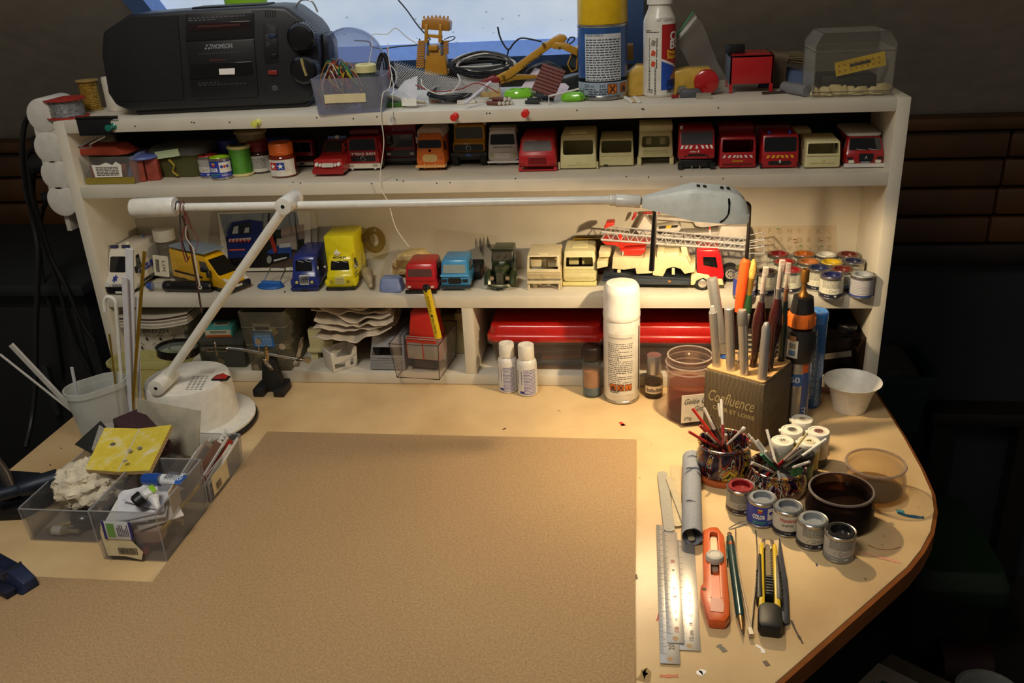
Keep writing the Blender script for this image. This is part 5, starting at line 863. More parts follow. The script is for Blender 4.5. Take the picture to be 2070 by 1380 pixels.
# blue sheet, brush and crumbs between box and clear case
tag(MB().prism([(-.04,0),(.05,.004),(.06,.012),(.0,.03),(-.03,.028)],0,.002,'y').build('blue_sheet',M('4a5a80',.6),loc=(P(1590,165,.12).x,.12,TOP),rot=(-.5,0,0)),'slate blue sheet leaning behind the red box','plastic sheet')
q=P(1592,120,.12);br=thing('old_brush','old bristle brush lying behind the red box','brush',(q.x-.012,.12,TOP+.042),.1);MB().cyl((-.02,0,.004),(.012,0,-.002),.006,.009,n=14).build('ferrule',M('6a5a48',.5,.3),br);m=MB();rg=random.Random(2)
for i in range(120):t=rg.uniform(0,2*PI);r=.008*math.sqrt(rg.random());m.tube([(.012,r*math.cos(t),r*math.sin(t)-.002),(.032+rg.uniform(-.002,.002),r*1.2*math.cos(t),r*1.2*math.sin(t)-.004)],.0004,3)
o=m.build('bristles',M('8a7a5a',.7),br);o['kind']='stuff';box((0,0,-.022),(.02,.012,.04)).build('handle',M('4a3c2c',.6),br)
q=D(1632,196,TOP);tag(MB().lathe([(.0075,0),(.0075,.05),(.0062,.05),(.0062,.002)],20,T=Matrix.Rotation(-PI/2,4,'X')).build('grey_tube',M('7a7a7c',.4),loc=(q.x,q.y-.0,TOP+.0078),rz=.5),'short grey plastic tube left of the clear case','tube')
for a,b,e in ((1565,192,'nearer the red box'),(1600,190,'nearer the grey tube')):q=D(a,b,TOP);tag(box((0,0,.0015),(.03,.006,.003)).build('dark_scrap',M('3a2a20',.6),loc=(q.x,q.y+.01,TOP),rz=.15),'flat brown scrap on the shelf top, the one '+e,'scrap','brown scraps right of the red box')
# clear case with cream bits and a yellow card
q0,q1=D(1640,198,TOP),D(1806,196,TOP);q=(q0+q1)/2;w=(q1-q0).length;cs=thing('clear_case','clear acrylic display case holding cream parts at the right end of the shelf top','display case',(q.x,q.y+.045,TOP));hc=zat(q.x,q.y,81)-TOP
CLA=CLR('fbfaf6',.025,.04,'e0dcd4')
for i,(c2,d) in enumerate((((0,-.0425,hc*.45),(w*.96,.0014,hc*.75)),((0,.0425,hc*.45),(w*.96,.0014,hc*.75)),((-w*.48,0,hc*.45),(.0014,.085,hc*.75)),((w*.48,0,hc*.45),(.0014,.085,hc*.75)),((0,0,.002),(w*1.04,.096,.0018)))):box(c2,d).build('base' if i == 4 else 'wall',CLA,cs)
MB().loft([[(x*k*w,y*k2*.086,z) for x,y in rp(1,1)] for k,k2,z in ((.98,1.02,hc*.78),(.98,1.02,hc*.92),(.8,.8,hc*1.12))],False,True).build('lid',CLA,cs)
m=MB()
for z in (hc*.8,hc*.1):m.tube([(x*w*.98,y*.087,z) for x,y in rp(1,1)],.0008,5,closed=True)
for x,y in rp(1,1):m.tube([(x*w*.97,y*.086,.003),(x*w*.98,y*.087,hc*.92),(x*w*.8,y*.07,hc*1.12)],.0008,5)
m.tube([(x*w*.8,y*.07,hc*1.12) for x,y in rp(1,1)],.0008,5,closed=True);m.build('edges',CLR('c8c4bc',.4,.1,'a8a49c'),cs)
yc=thing('yellow_card','yellow dotted card leaning inside the clear case','card',(q.x+w*.16,q.y+.02,TOP+.012));a=.2
box((0,0,.028),(w*.62,.0008,.018),T=Matrix.Rotation(-a,4,'Y')).build('card',M('c8a81c',.5),yc);m=MB()
for i in range(8):
    for j in range(2):m.box((-w*.26+i*w*.07,-.0006,.0245+j*.007),(.002,.0006,.002),T=Matrix.Rotation(-a,4,'Y'))
o=m.build('dots',M('a85a1c',.5),yc);o['kind']='stuff';box((.0,-.0007,.029),(w*.26,.0006,.0035),T=Matrix.Rotation(-a,4,'Y')).build('print_band',M('3a3418',.5),yc)
tag(box((0,0,.012),(w*.7,.05,.02)).build('dark_tray',M('14120f',.6),loc=(q.x,q.y+.05,TOP+.003),bevel=.003),'black tray at the back of the clear case','tray')
rg=random.Random(8)
for i in range(9):a=rg.uniform(0,6);pts=[(rg.uniform(.5,1)*(.009+.005*(i % 3))*math.cos(t),rg.uniform(.5,1)*.008*math.sin(t)) for t in (0,.8,1.7,2.6,3.4,4.3,5.3)];tag(MB().loft([[(x*k,y*k,z) for x,y in pts] for k,z in ((1,0),(.9,.004),(.4,.008+.004*rg.random()))]).build('cream_part',M('c8b888',.55),loc=(q.x+(-.4+.1*i)*w+rg.uniform(-.003,.003),q.y+.014+rg.uniform(-.004,.006),TOP+.003),rz=a),'cream plastic model part on the floor of the clear case, '+ORD[i],'model part','cream parts in the clear case')
# ================================================================ tins, jars and small things on the shelves
def tin(px,py,z,lab,lid,style='humbrol',R=None,rot=0,band='1c1c30',body='d0cdb8',lab_col=None,group='enamel paint tins',open_=False,brand=None):
    q=D(px,py,z);R=R or .0162;h=.0325;s=thing('paint_tin',lab,'paint tin',(q.x,q.y+R,z),rot,group)
    MB().lathe([(R*.93,0),(R,.0008),(R,.0025),(R*.975,.003),(R*.975,h-.0035),(R*1.02,h-.003),(R*1.03,h-.0008),(R*.98,h),(R*.9,h-.0008)],32,c1=False).build('can',M('a8a49c',.28,.9),s)
    ld=MB().lathe([(R*.91,h-.001),(R*.86,h+.0004),(R*.66,h+.0004),(R*.63,h-.004),(R*.6,h-.0052),(0,h-.0054)],32,c0=False).build('lid',M(lid,.3,coat=.4,noise=.04),s)
    t=.0002;Rb=R*.975+t
    if style == 'revell':
        MB().lathe([(Rb,.0035),(Rb,h-.0045)],32,c0=False,c1=False).build('label',M('2438a0',.4),s);wrap_panel(s,'white_panel',Rb,.011,h-.006,A+.2,A+1.5,'dcd8d0')
        text('COLOR',.0075,wrapz(Rb,.015,A-.42),wid=.0145,bold=.05).build('lettering',M('e8e8e4',.5),s,smooth=0)
        for k,c in enumerate(('c83020','d8b020')):wrap_panel(s,'stripe',Rb,h-.012+k*.0028,h-.0098+k*.0028,A-.5,A-.18,c,4)
        for k,c in enumerate(('2438a0','c04030','2438a0')):f=wrapz(Rb,.02,A+.42+.28*k);m=MB();m.add([f(x,y,.0005) for x,y in circ(.0022,12)],[tuple(range(12))]);m.build('emblem',M(c,.5),s,smooth=0)
        lines(.016,.004,2,wrapz(Rb,.0075,A-.3)).build('print',M('3aa060',.5),s,smooth=0);lines(.014,.004,2,wrapz(Rb,.0075,A+.75)).build('print',M('b8b8d0',.5),s,smooth=0)
    elif style == 'ribbed':
        MB().lathe([(Rb,.0035),(Rb,h-.0045)],32,c0=False,c1=False).build('label',M('8a8890',.45),s)
        for i in range(10):z0=.006+i*.0022;MB().lathe([(Rb+.0002,z0),(Rb+.0002,z0+.0011)],32,c0=False,c1=False).build('print_line',M('c8c4c4',.5),s)
        MB().lathe([(Rb+.0001,.003),(Rb+.0001,.0055)],32,c0=False,c1=False).build('band',M('3a4a8a',.4),s)
    else:
        MB().lathe([(Rb,.0035),(Rb,h-.0045)],32,c0=False,c1=False).build('label',M(body,.5),s);MB().lathe([(Rb+.0001,.003),(Rb+.0001,.0085)],32,c0=False,c1=False).build('band',M(band,.4),s)
        if brand:
            text('Humbrol',.0068,wrapz(Rb,.0225,A-.36),wid=.018,bold=.02).build('lettering',M('b02824',.5),s,smooth=0);text('enamel',.0055,wrapz(Rb,.0165,A-.38),wid=.0125).build('lettering',INK,s,smooth=0);lines(.008,.012,9,wrapz(Rb,.02,A+.62),just=True).build('print',M('5a5a58',.5),s,smooth=0);wrap_panel(s,'pictogram',Rb,.0095,.0125,A+.5,A+.95,'2a5a9a',4)
        else:
            lines(.026,.011,7,wrapz(Rb,.0225,A),just=True,fill=.5).build('print',M('6a6860',.5),s,smooth=0)
            f=wrapz(Rb,.0128,A);m=MB();m.tube([f(.0022*math.cos(t*.524),.0022*math.sin(t*.524),.0002) for t in range(12)],.00018,4,closed=True);m.build('emblem',M('4a4840',.5),s);wrap_panel(s,'red_mark',Rb,.0122,.0134,A+.22,A+.3,'b03a28',3)
            for sx in (-1,1):f2=wrapz(Rb,.0128,A+sx*.4);m=MB();m.add([f2(x,y,.0003) for x,y in ((-.0012,-.0015),(-.0008,-.0015),(.0012,.0015),(.0008,.0015))],[(0,1,2,3)]);m.build('stroke',M('4a4840',.5),s,smooth=0)
        text('14 ml',.003,wrapz(Rb,.0058,A-.35),wid=.006).build('lettering',M('c8c8c0',.5),s,smooth=0);wrap_panel(s,'white_mark',Rb,.0045,.007,A+.3,A+.52,'c8c8c0',3)
    return s
def pz(a,b,k):return 1440+a/4.929,400+b/4.929
def shelf_tin(cx,topy,lab,lid,**k):          # zoom coordinates of the lid's middle
    a,b=pz(cx,topy,0);q=D(a,b,Z3T+.0325);f=proj((q.x,q.y-.0162,Z3T));return tin(f[0],f[1],Z3T,lab,lid,**k)
for cx,ty,lid,lab,k in ((660,555,'7a1416','deep red paint tin at the back left of the tin group',{}),(915,555,'b0601e','orange-brown paint tin in the back row',{}),(1135,560,'c8c4b8','white-topped paint tin in the back row',{}),(1355,560,'5a1c14','dark brown-red paint tin at the back right corner',{}),
    (725,632,'8a1a18','red paint tin second from the back on the left',{}),(960,630,'b06a34','tan-orange paint tin in the second row',{}),(1190,636,'c8a81c','yellow-topped paint tin in the second row',{}),(1405,626,'1c2240','navy-topped paint tin by the side panel, second row',{}),
    (785,712,'8a1418','red-topped paint tin beside the brown-black one',{}),(1065,692,'20284c','dark blue-topped paint tin in the third row',{}),(1295,706,'5e1e16','brown-red paint tin behind the navy front tin',dict(brand=1)),(540,732,'241412','brown-black topped paint tin in the front left',{}),
    (340,692,'5a6a28','olive-topped paint tin behind the grey-topped blue tin',dict(style='revell')),(325,762,'7a7c78','grey-topped paint tin with white and blue label on the lower shelf',dict(style='revell')),(1195,766,'1a2050','navy-topped paint tin standing foremost on the lower shelf',{}),(1500,760,'9a9ca0','silver-topped tin with finely lined label at the far right',dict(style='ribbed'))):
    shelf_tin(cx,ty,lab,lid,rot=random.uniform(-.5,.2) if not k.get('style') else .2,group='paint tins on the lower shelf',**k)
tin(418,361,Z2T,'small red-topped tin behind the lime-topped tin on the upper shelf','c83018',rot=-.2,body='c8c4bc',band='2438a0');tin(441,365,Z2T,'blue COLOR paint tin with lime green lid on the upper shelf','a8d81c','revell',rot=.1)
def jar(px,py,lab,lid,body,R=.0185,label=True,h=.05):
    q=D(px,py,Z2T);s=thing('paint_jar',lab,'paint jar',(q.x,q.y+R,Z2T),0,'acrylic paint jars on the upper shelf')
    MB().lathe([(R*.9,0),(R,.002),(R,.028),(R*.9,.032),(R*.75,.034)],30).build('glass',M(body,.12,coat=.6),s);MB().lathe([(R*.88,.033),(R*.9,.034),(R*.9,h-.002),(R*.85,h),(0,h)],30).build('lid',M(lid,.4),s)
    for i in range(4):MB().lathe([(R*.9,.037+i*.003),(R*.915,.0375+i*.003),(R*.9,.038+i*.003)],30,c0=False,c1=False).build('lid_ridge',M(lid,.4),s)
    if label:wrap_panel(s,'label',R,.003,.027,A-1.35,A+1.35,'d4cfc4',20)
    return s,R
s,R=jar(521,352,'paint jar with dark red lid and plain white label','7a1216','3a0c0c',h=.048);lines(.03,.016,9,wrapz(R,.016,A),just=True,th=.0005).build('print',M('5a5854',.5),s,smooth=0)
s,R=jar(566,361,'paint jar with orange lid and red-blue star label','c85a14','6a1c08',h=.05,R=.02)
for x,c in ((-.0075,'b81c20'),(.0035,'1c3a98')):
    fn=wrapz(R,.018,A);m=MB();m.add([fn(x+a,b,.0012) for a,b in ((-.0055,-.0055),(.0055,-.0055),(.0055,.0055),(-.0055,.0055))],[(0,1,2,3)]);e=m.build('star_square',M(c,.5),s,smooth=0);st=[(x+(.0045 if i % 2 == 0 else .0018)*math.sin(i*PI/5),(.0045 if i % 2 == 0 else .0018)*math.cos(i*PI/5)) for i in range(10)];MB().add([fn(a,b,.0017) for a,b in [(x,0)]+st],[(0,i+1,(i+1) % 10+1) for i in range(10)]).build('star',M('ece8e0',.5),e,smooth=0)
text('X-26',.005,wrapz(R,.02,A+.62),wid=.008).build('lettering',INK,s,smooth=0);lines(.018,.003,2,wrapz(R,.0095,A-.1)).build('print',M('a83028',.5),s,smooth=0);lines(.024,.002,1,wrapz(R,.006,A)).build('print',INK,s,smooth=0)
f=wrapz(R,.012,A+.62);MB().tube([f(a,b,.0004) for a,b in ((0,-.003),(.003,0),(0,.003),(-.003,0))],.00025,4,closed=True).build('hazard_diamond',M('b83024',.5),s)
for a,col,y,lab in ((465,'1c2c78',.085,'blue-lidded jar behind the green thread spool'),(566,'1c2c70',.085,'blue-lidded jar behind the orange-lidded one')):
    q=P(a,300,y);s=thing('paint_jar',lab,'paint jar',(q.x,y,Z2T),0,'acrylic paint jars on the upper shelf');MB().lathe([(.018,0),(.0185,.002),(.0185,.032),(.016,.034)],28).build('glass',M('141c3a',.15,coat=.5),s);MB().lathe([(.0165,.033),(.017,.035),(.017,.05),(0,.051)],28).build('lid',M(col,.4),s)
q=D(482,359,Z2T);s=thing('thread_spool','green sewing thread spool with yellow flanges on the upper shelf','thread spool',(q.x,q.y+.018,Z2T))
for z0 in (0,.041):MB().lathe([(.004,z0),(.0165,z0),(.018,z0+.0015),(.018,z0+.003),(.0165,z0+.0045),(.004,z0+.0045)],32).build('flange',M('d2c486',.45),s)
m=MB();m.lathe([(.0158,.004),(.0158,.042)],32,c0=False,c1=False)
for i in range(22):m.lathe([(.0158,.0045+i*.0017),(.0162,.0053+i*.0017),(.0158,.0062+i*.0017)],32,c0=False,c1=False)
m.build('thread',M('4a8a1e',.6),s);MB().lathe([(.006,.0455),(.013,.046),(.013,.0465),(0,.0465)],20).build('hole_cover',M('2a2420',.6),s)
q=P(509,279,.1);tag(MB().lathe([(.004,0),(.021,0),(.022,.002),(.022,.056),(.025,.057),(.025,.0605),(.02,.062),(.006,.062)],30).build('cotton_reel',M('a8946a',.5,noise=.12),loc=(q.x,.098,Z2T)),'big wooden cotton reel at the back of the upper shelf','reel')
# clear box with red pieces, red wax blocks, tub with lid
a,b=D(163,374,Z2T),D(270,373,Z2T);w=(b-a).length;q=(a+b)/2
s=thing('parts_box','clear plastic box with torn paper label on the upper left shelf','box',(q.x+.005,q.y+.033,Z2T));tub(w*1.04,.062,.041,flare=.06).build('tub',CL2,s);MB().prism([(-.022,0),(.022,.0),(.024,.018),(.016,.023),(.01,.018),(.0,.022),(-.012,.018),(-.024,.019)],-.0313,-.0309,'y').build('label',PAPER,s,loc=(.0,0,.011));lines(.036,.014,6,onfront(.0,-.0315,.02),just=True).build('print',M('5a5650',.5),s,smooth=0);box((0,-.0302,.0055),(w*.9,.0006,.010)).build('tape',M('8a7a28',.5),s)
tag(MB().prism([(-.04,0),(.02,-.002),(.04,0),(.02,.012),(-.04,.012)],-.02,.02,'y').build('red_sponge',M('9c3a22',.75,bump=.3),loc=(q.x-.002,q.y+.03,Z2T+.0435),bevel=.0015),'brick-red foam slab lying across the labelled clear box','foam slab')
for i,(dx,dy,dz,sx,r2) in enumerate(((-.02,.018,.0135,.022,.6),(.012,.03,.0135,.018,.2),(-.02,.042,.0135,.02,-.3))):tag(box((0,0,0),(sx,.014,.024)).build('red_chunk',M('8c2c1e',.6),loc=(q.x+dx,q.y+dy,Z2T+dz),rz=r2,bevel=.001),('dark red chunk at the front left inside the labelled clear box','dark red chunk at the right inside the labelled clear box','dark red chunk at the back inside the labelled clear box')[i],'chunk')
tag(MB().tube(cr([(0,0,0),(.006,.004,.02),(.012,.01,.03),(.02,.02,.032)],5),.005,8,flat=.5).build('blue_strip',M('6a7ab8',.4),loc=(q.x+.03,q.y+.02,Z2T+.006)),'pale blue plastic strip bending over the right wall of the labelled box','plastic strip')
for i,(a,b) in enumerate(((279,369),(308,366))):q2=D(a,b,Z2T);wx=thing('wax_block',('brick-red wax block with chipped faces, left of the pair','brick-red wax block with whitish scuffs, right of the pair')[i],'wax block',(q2.x,q2.y+.010,Z2T),.25);box((0,0,.0165),(.019,.016,.033)).build('block',M('8e3a2a',.6,noise=.25,scale=120),wx,bevel=.0012)
q2=D(295,367,Z2T);tag(MB().lathe([(.02,0),(.022,.0015),(.021,.004),(.006,.006),(0,.006)],24).build('blue_saucer',M('5a6cb4',.45,bump=.3),loc=(q2.x-.002,q2.y+.012,Z2T+.0335)),'wavy pale blue lid resting on the two wax blocks','lid')
q2=D(360,361,Z2T);s=thing('plastic_tub','greenish clear food tub with lid and white sticker on the upper shelf','tub',(q2.x,q2.y+.036,Z2T),-.05);MB().loft([[(x*k,y*k,z) for x,y in rp(.085,.068,.02,4)] for k,z in ((.82,0),(1,.034),(1,.035),(.97,.035),(.8,.002))]).build('tub',CLR('e4e0b8',.35,.12,'8c8c60'),s);MB().loft([[(x*k,y*k,z) for x,y in rp(.094,.076,.022,4)] for k,z in ((1,.035),(1.02,.037),(1.02,.040),(.96,.043),(.9,.046))]).build('lid',CLR('e8e8e4',.35,.15,'9a9a94'),s);m=box((0,0,0),(.04,.0006,.011));m.build('sticker',M('b8c8a0',.6),s,loc=(-.006,-.0395,.0385),rot=(0,-.12,0));MB().tube(cr([(-.012,0,.03),(-.006,0,.02),(-.01,-.002,.012),(-.004,0,.003)],4),.003,6,flat=.3).build('glue_drip',M('a8923a',.4),s,loc=(.005,-.031,0),rot=(.18,0,0))
# ---- lower shelf small things
q=D(337,565,Z3T);s=thing('pill_bottle','clear bottle with white screw cap and tilted price label','bottle',(q.x,q.y+.02,Z3T),.0)
MB().lathe([(.019,0),(.0205,.002),(.0205,.05),(.018,.056),(.013,.06),(.013,.064)],30).build('bottle',CLR('f0efe8',.14,.06,'c8c8c0'),s);MB().lathe([(.0165,.062),(.0172,.063),(.0172,.079),(.0165,.081),(0,.081)],30).build('cap',M('d6d0c0',.5),s)
m=MB();T=Matrix.Translation((-.004,-.0215,.024))@Matrix.Rotation(.12,4,'Y');m.prism(rp(.0265,.036,.002),0,.0004,'y',T=T);tg=m.build('price_label',M('ddd4bc',.55),s);fn=lambda a,b,h:T@V((b+.0,-h,-a))
text('5,59€',.008,lambda a,b,h:fn(a,b+.0045,h),wid=.02).build('lettering',INK,s,smooth=0);barcode(s,lambda a,b,h:fn(b,a-.006,h),.006,.022,8,3,vertical=True)
a,b=P(302,578,.028),P(431,587,.02);s=thing('blowpen','black-handled tool with blue tip lying in front of the yellow van','tool',(a.x,.022,Z3T+.0095),-.02);L=b.x-a.x
MB().lathe([(0,.03),(.008,.03),(.0092,.034),(.0092,.04),(.008,.043),(.0088,.047),(.0092,L-.012),(.0085,L-.002),(.006,L),(0,L)],10,T=Matrix.Rotation(PI/2,4,'Y')).build('handle',M('101012',.35,coat=.2),s);MB().lathe([(.0055,.008),(.006,.03)],14,T=Matrix.Rotation(PI/2,4,'Y')).build('collar',CLR('f0f0f0',.4,.1,'c0c0bc'),s);MB().lathe([(.004,0),(.006,.003),(.006,.009),(0,.009)],14,T=Matrix.Rotation(PI/2,4,'Y')).build('tip',M('2a4a98',.4),s)
for i in range(4):box((.075+i*0,-.0088,0),(.07,.0015,.003)).build('groove',M('050506',.6),s,rot=(i*PI/2,0,0)) if i == 0 else None
# photograph of a blue truck leaning on the back panel
pp=thing('photo_print','photo print of a blue recovery truck leaning on the back panel','photo',(P(540,545,.12).x,.112,Z3T),0,rot=(-.1,.0,0));pl_=PL((P(540,545,.112).x,.112,Z3T))
def ppart(name,pts,y,col,rough=.3):return MB().prism([pl_(a,b) for a,b in pts],y-.0002,y,'y').build(name,M(col,rough,noise=.15,scale=40),pp,smooth=0)
y=0
for nm,pts,col in (('paper',[(458,549),(438,432),(627,428),(634,546)],'d8d2c0'),('sky',[(462,500),(443,436),(600,430),(612,486)],'8a949c'),('ground',[(466,542),(462,500),(612,486),(620,540)],'4a3a30'),('trees',[(462,504),(458,480),(520,470),(614,462),(620,508),(520,520)],'1c2218'),('house',[(570,478),(570,462),(616,456),(618,484),(580,490)],'9a8a80'),('wall',[(562,500),(562,484),(602,478),(604,506)],'a89c8c')):y -= .0003;ppart(nm,pts,y,col)
for nm,pts,col in (('flatbed',[(540,512),(560,498),(592,498),(594,520),(545,528)],'24468c'),('flatbed_side',[(568,494),(590,492),(592,500),(568,502)],'c8c8c8'),('chassis',[(470,536),(468,520),(530,514),(590,512),(588,522),(530,540)],'14161c'),('truck_cab',[(465,520),(462,470),(470,452),(505,446),(532,450),(536,500),(520,518)],'16286a'),('truck_windscreen',[(468,476),(472,456),(508,450),(510,474)],'1a2430'),('reflection',[(472,474),(475,460),(484,458),(484,473)],'b8c4c8'),('reflection',[(496,472),(498,462),(506,461),(506,471)],'b8c4c8'),('chevron_band',[(466,490),(466,484),(511,481),(511,487)],'c8c0bc'),('bumper',[(468,522),(468,504),(508,502),(508,520)],'1a2c66'),('bumper_band',[(468,507),(468,504),(500,503),(500,506)],'c05848'),('wheel',[(543+10*math.cos(t*.63),524+14*math.sin(t*.63)) for t in range(10)],'1a1a1a'),('wheel_hub',[(550+5*math.cos(t*.63),524+8*math.sin(t*.63)) for t in range(10)],'8a8a84'),('crane',[(548,480),(554,474),(566,506),(560,512)],'a83020'),('mast',[(543,470),(545,432),(548,432),(548,470)],'1a1a20'),('pole',[(606,500),(597,431),(599,431),(609,500)],'3a3a40'),('step',[(560,524),(586,518),(586,521),(560,528)],'b8b8b4')):y -= .0003;ppart(nm,pts,y,col)
for i in range(6):ppart('chevron',[(468+i*7.5,490),(471+i*7.5,484),(474.5+i*7.5,483.7),(471.5+i*7.5,489.7)],y-.0004,'b83a30')
tag(MB().prism([PL((P(630,545,.12).x,.118,Z3T))(a,b) for a,b in ((612,548),(608,428),(634,427),(640,470),(640,547))],0,.0004,'y').build('photo_print',M('cfc8b4',.4),loc=(P(630,545,.12).x,.122,Z3T)),'second pale photo print half hidden behind the blue-truck photo','photo')
# blue wire-handled clip
q=D(541,586,Z3T);s=thing('blue_clip','blue plastic disc clip with wire handle on the lower shelf','clip',(q.x,q.y+.014,Z3T),-.1);MB().lathe([(.0215,0),(.0225,.0015),(.021,.004),(0,.004)],28,T=Matrix.Scale(.66,4,(0,1,0))).build('disc',M('2a62b0',.4),s);box((.001,.002,.006),(.034,.007,.006)).build('hinge',M('3a74c0',.4),s,bevel=.0015);MB().tube(cr([(-.014,.002,.006),(-.008,.02,.022),(-.006,.022,.0245),(.016,.022,.0245),(.018,.02,.022),(.014,.002,.006)],4),.001,8).build('wire_handle',CHROME,s)
q=D(576,591,Z3T);tag(MB().ball((0,0,.0012),.0013,8).build('bead',BLACK,loc=(q.x,q.y,Z3T)),'tiny black bead near the front edge right of the blue clip','bead')
# nozzle, bag, rings behind it
a,b=P(750,584,.02),P(738,535,.075);q=V((a.x,.02,Z3T));s=thing('caulk_nozzle','beige conical glue nozzle lying on the lower shelf','nozzle',(a.x,.02,Z3T+.010));d=V((b.x-a.x,.06,.0));MB().tube([V((0,0,0)),d*.12,d*.14,d*.95,d],[.0032,.004,.005,.0095,.0095],20).build('cone',M('a89a80',.5),s)
q=P(740,500,.1);s=thing('ring_tool','amber translucent ring handle behind the nozzle','ring',(q.x,.11,Z3T),0);MB().tube([(.012+.013*math.cos(t*.39),0,.055+.016*math.sin(t*.39)) for t in range(16)],.006,8,closed=True).build('ring',CLR('d8c890',.4,.15,'8a7a4a'),s);MB().tube(cr([(0,0,.06),(-.02,0,.052),(-.036,0,.03),(-.036,0,.001)],4),.007,8).build('stem',CLR('d8c890',.4,.15,'8a7a4a'),s)
q=V((P(775,570,.06).x,.06,Z3T));m=MB();rg=random.Random(5);zb_=PL(q);cor=[[(765,572),(772,540),(792,505),(808,502)],[(775,560),(786,548),(800,522),(812,512)]]
rings=[[(zb_(*cor[0][i])[0],.01-.004*i,max(.001,zb_(*cor[0][i])[1])),(zb_(*cor[1][i])[0],-.012+.004*i,max(.002,zb_(*cor[1][i])[1]))] for i in range(4)];s=thing('clear_bag','small clear plastic bag slumped beside the nozzle','bag',q);m.loft(sub(rings),False,False,wrap=False);m.build('film',CLR('f0e8e0',.25,.1,'c8bcb0'),s);MB().tube([r[1] for r in rings],.0012,6).build('fold',CLR('ffffff',.5,.1,'d8ccc0'),s)
q=D(789,592,Z3T);tag(MB().loft([[(x*k,y*k,z) for x,y in rp(.036,.026,.006,3)] for k,z in ((.97,0),(1,.002),(.97,.010),(.93,.011),(.86,.019),(.74,.021))]).build('blue_putty',M('7c8cb8',.55,bump=.2),loc=(q.x,q.y+.013,Z3T),rz=-.08),'pale blue putty lump in front of the clear bag','putty')
p0=V((P(940,535,.118).x,.118,Z3T));pl2=PL(p0);s=thing('clear_sheet','clear plastic sheet leaning on the back panel behind the blue cab','plastic sheet',p0,rot=(-.04,0,0));MB().prism([pl2(a,b) for a,b in ((875,545),(875,482),(883,464),(1010,478),(1010,545))],0,.0006,'y').build('sheet',CLR('fdfcfa',.02,.1,'e8dccc'),s)
for pts in ([(968,492),(970,480),(974,492),(974,514),(970,508)],[(983,490),(985,478),(990,494),(990,502),(985,500)]):MB().prism([pl2(a,b) for a,b in pts],-.0004,0,'y').build('smudge',M('5a5a52',.6),s)
# stencil sheet on the back panel
p0=V((P(1605,510,.12).x,.1235,Z3T));pl3=PL(p0);s=thing('letter_stencil','clear alphabet stencil sheet standing behind the paint tins','stencil',p0);MB().prism([pl3(a,b) for a,b in ((1522,512),(1520,458),(1690,456),(1692,512))],0,.0006,'y').build('sheet',CLR('fdfaf6',.03,.15,'e8dccc'),s)
for row,t in enumerate(('EFGHIJKL','ECOPQRST','SCUVWXYZ')):
    for i,ch in enumerate(t):u,z=pl3(1535+i*20,468+row*17);text(ch,.011,onfront(u,-.0003,z),bold=.03).build('cutout_letter',CLR('f0e8da',.3,.3,'d0c0a6'),s,smooth=0)
for a,b,c in ((1572,462,'5a9a3a'),(1606,484,'8a4a20'),(1618,496,'5a9a3a'),(1608,490,'7a3a18'),(1661,497,'4a9a3a'),(1660,486,'8a5a20')):u,z=pl3(a,b);box((u,-.0006,z),(.004,.0004,.0012)).build('paint_speck',M(c,.5),s)
# ================================================================ bottom compartment
# curved magazines
q=V((-.54,.05,Z4T));s0=V((P(330,640,.02).x,.0,0));rg=random.Random(6)
bzx=D(335,722,Z4T);bx_=thing('biscuit_tin','white tin with black ermine marks and BREIZH lettering','tin',(bzx.x+.004,.03,Z4T+.0003));bw=.096;bh=zat(bzx.x,.03,664)-Z4T
box((0,.042,bh/2),(bw,.075,bh)).build('body',M('c8c2b4',.45),bx_,bevel=.004);box((0,.04,bh+.004),(bw*1.06,.08,.010)).build('lid',M('b8b4aa',.4),bx_,bevel=.003)
text('BREIZH',.010,onfront(.0,.0022,bh-.006),wid=.045).build('lettering',INK,bx_,smooth=0)
for r_ in range(3):
    for c_ in range(4):
        x=-.042+c_*.024+(r_ % 2)*.012;z=bh-.016-r_*.016
        if z > .006 and abs(x) < .046:
            m=MB();fn=onfront(x,.0022,z);m.add([fn(a,b,.0003) for a,b in ((0,.001),(.003,-.006),(.001,-.005),(0,-.0075),(-.001,-.005),(-.003,-.006))],[tuple(range(6))])
            for a,b in ((0,.0045),(.0035,.0025),(-.0035,.0025)):m.add([fn(a+d,b+e,.0003) for d,e in ((0,.0015),(.0009,0),(0,-.0015),(-.0009,0))],[(0,1,2,3)])
            m.build('ermine_mark',INK,bx_,smooth=0)
for i in range(7):
    q=V((bzx.x+.016,.012,Z4T+bh+.0098+i*.0028));m=MB();n=9;k=i*.0012
    pts=[((-.058+.118*j/n)*(1+.005*i),-.004+.003*math.cos(j*.6),max(0,.009*max(0,j/n-.45)**1.6*2.2)) for j in range(n+1)]
    m.loft([[(x,y+yy,z+zz) for x,y,z in pts] for yy,zz in ((0,0),(.09,0),(.09,.0024),(0,.0024),(0,0))],False,False,wrap=False)
    for e in (0,n):m.add([(pts[e][0],pts[e][1]+yy,pts[e][2]+zz) for yy,zz in ((0,0),(.09,0),(.09,.0024),(0,.0024))],[(0,1,2,3)])
    tag(m.build('magazine',M(('c8c0b0','a8a090','d4ccbc','8a8074','c0b8a8','3a2020','b8b0a0')[i],.6),loc=q),('lowest magazine, directly on the ermine-marked tin','second magazine up from the ermine-marked tin','third magazine up in the curled pile','middle grey magazine of the curled pile','third magazine from the top of the curled pile','dark-covered magazine second from the top of the pile','top magazine of the curled pile')[i],'magazine','magazines curled above the tin')
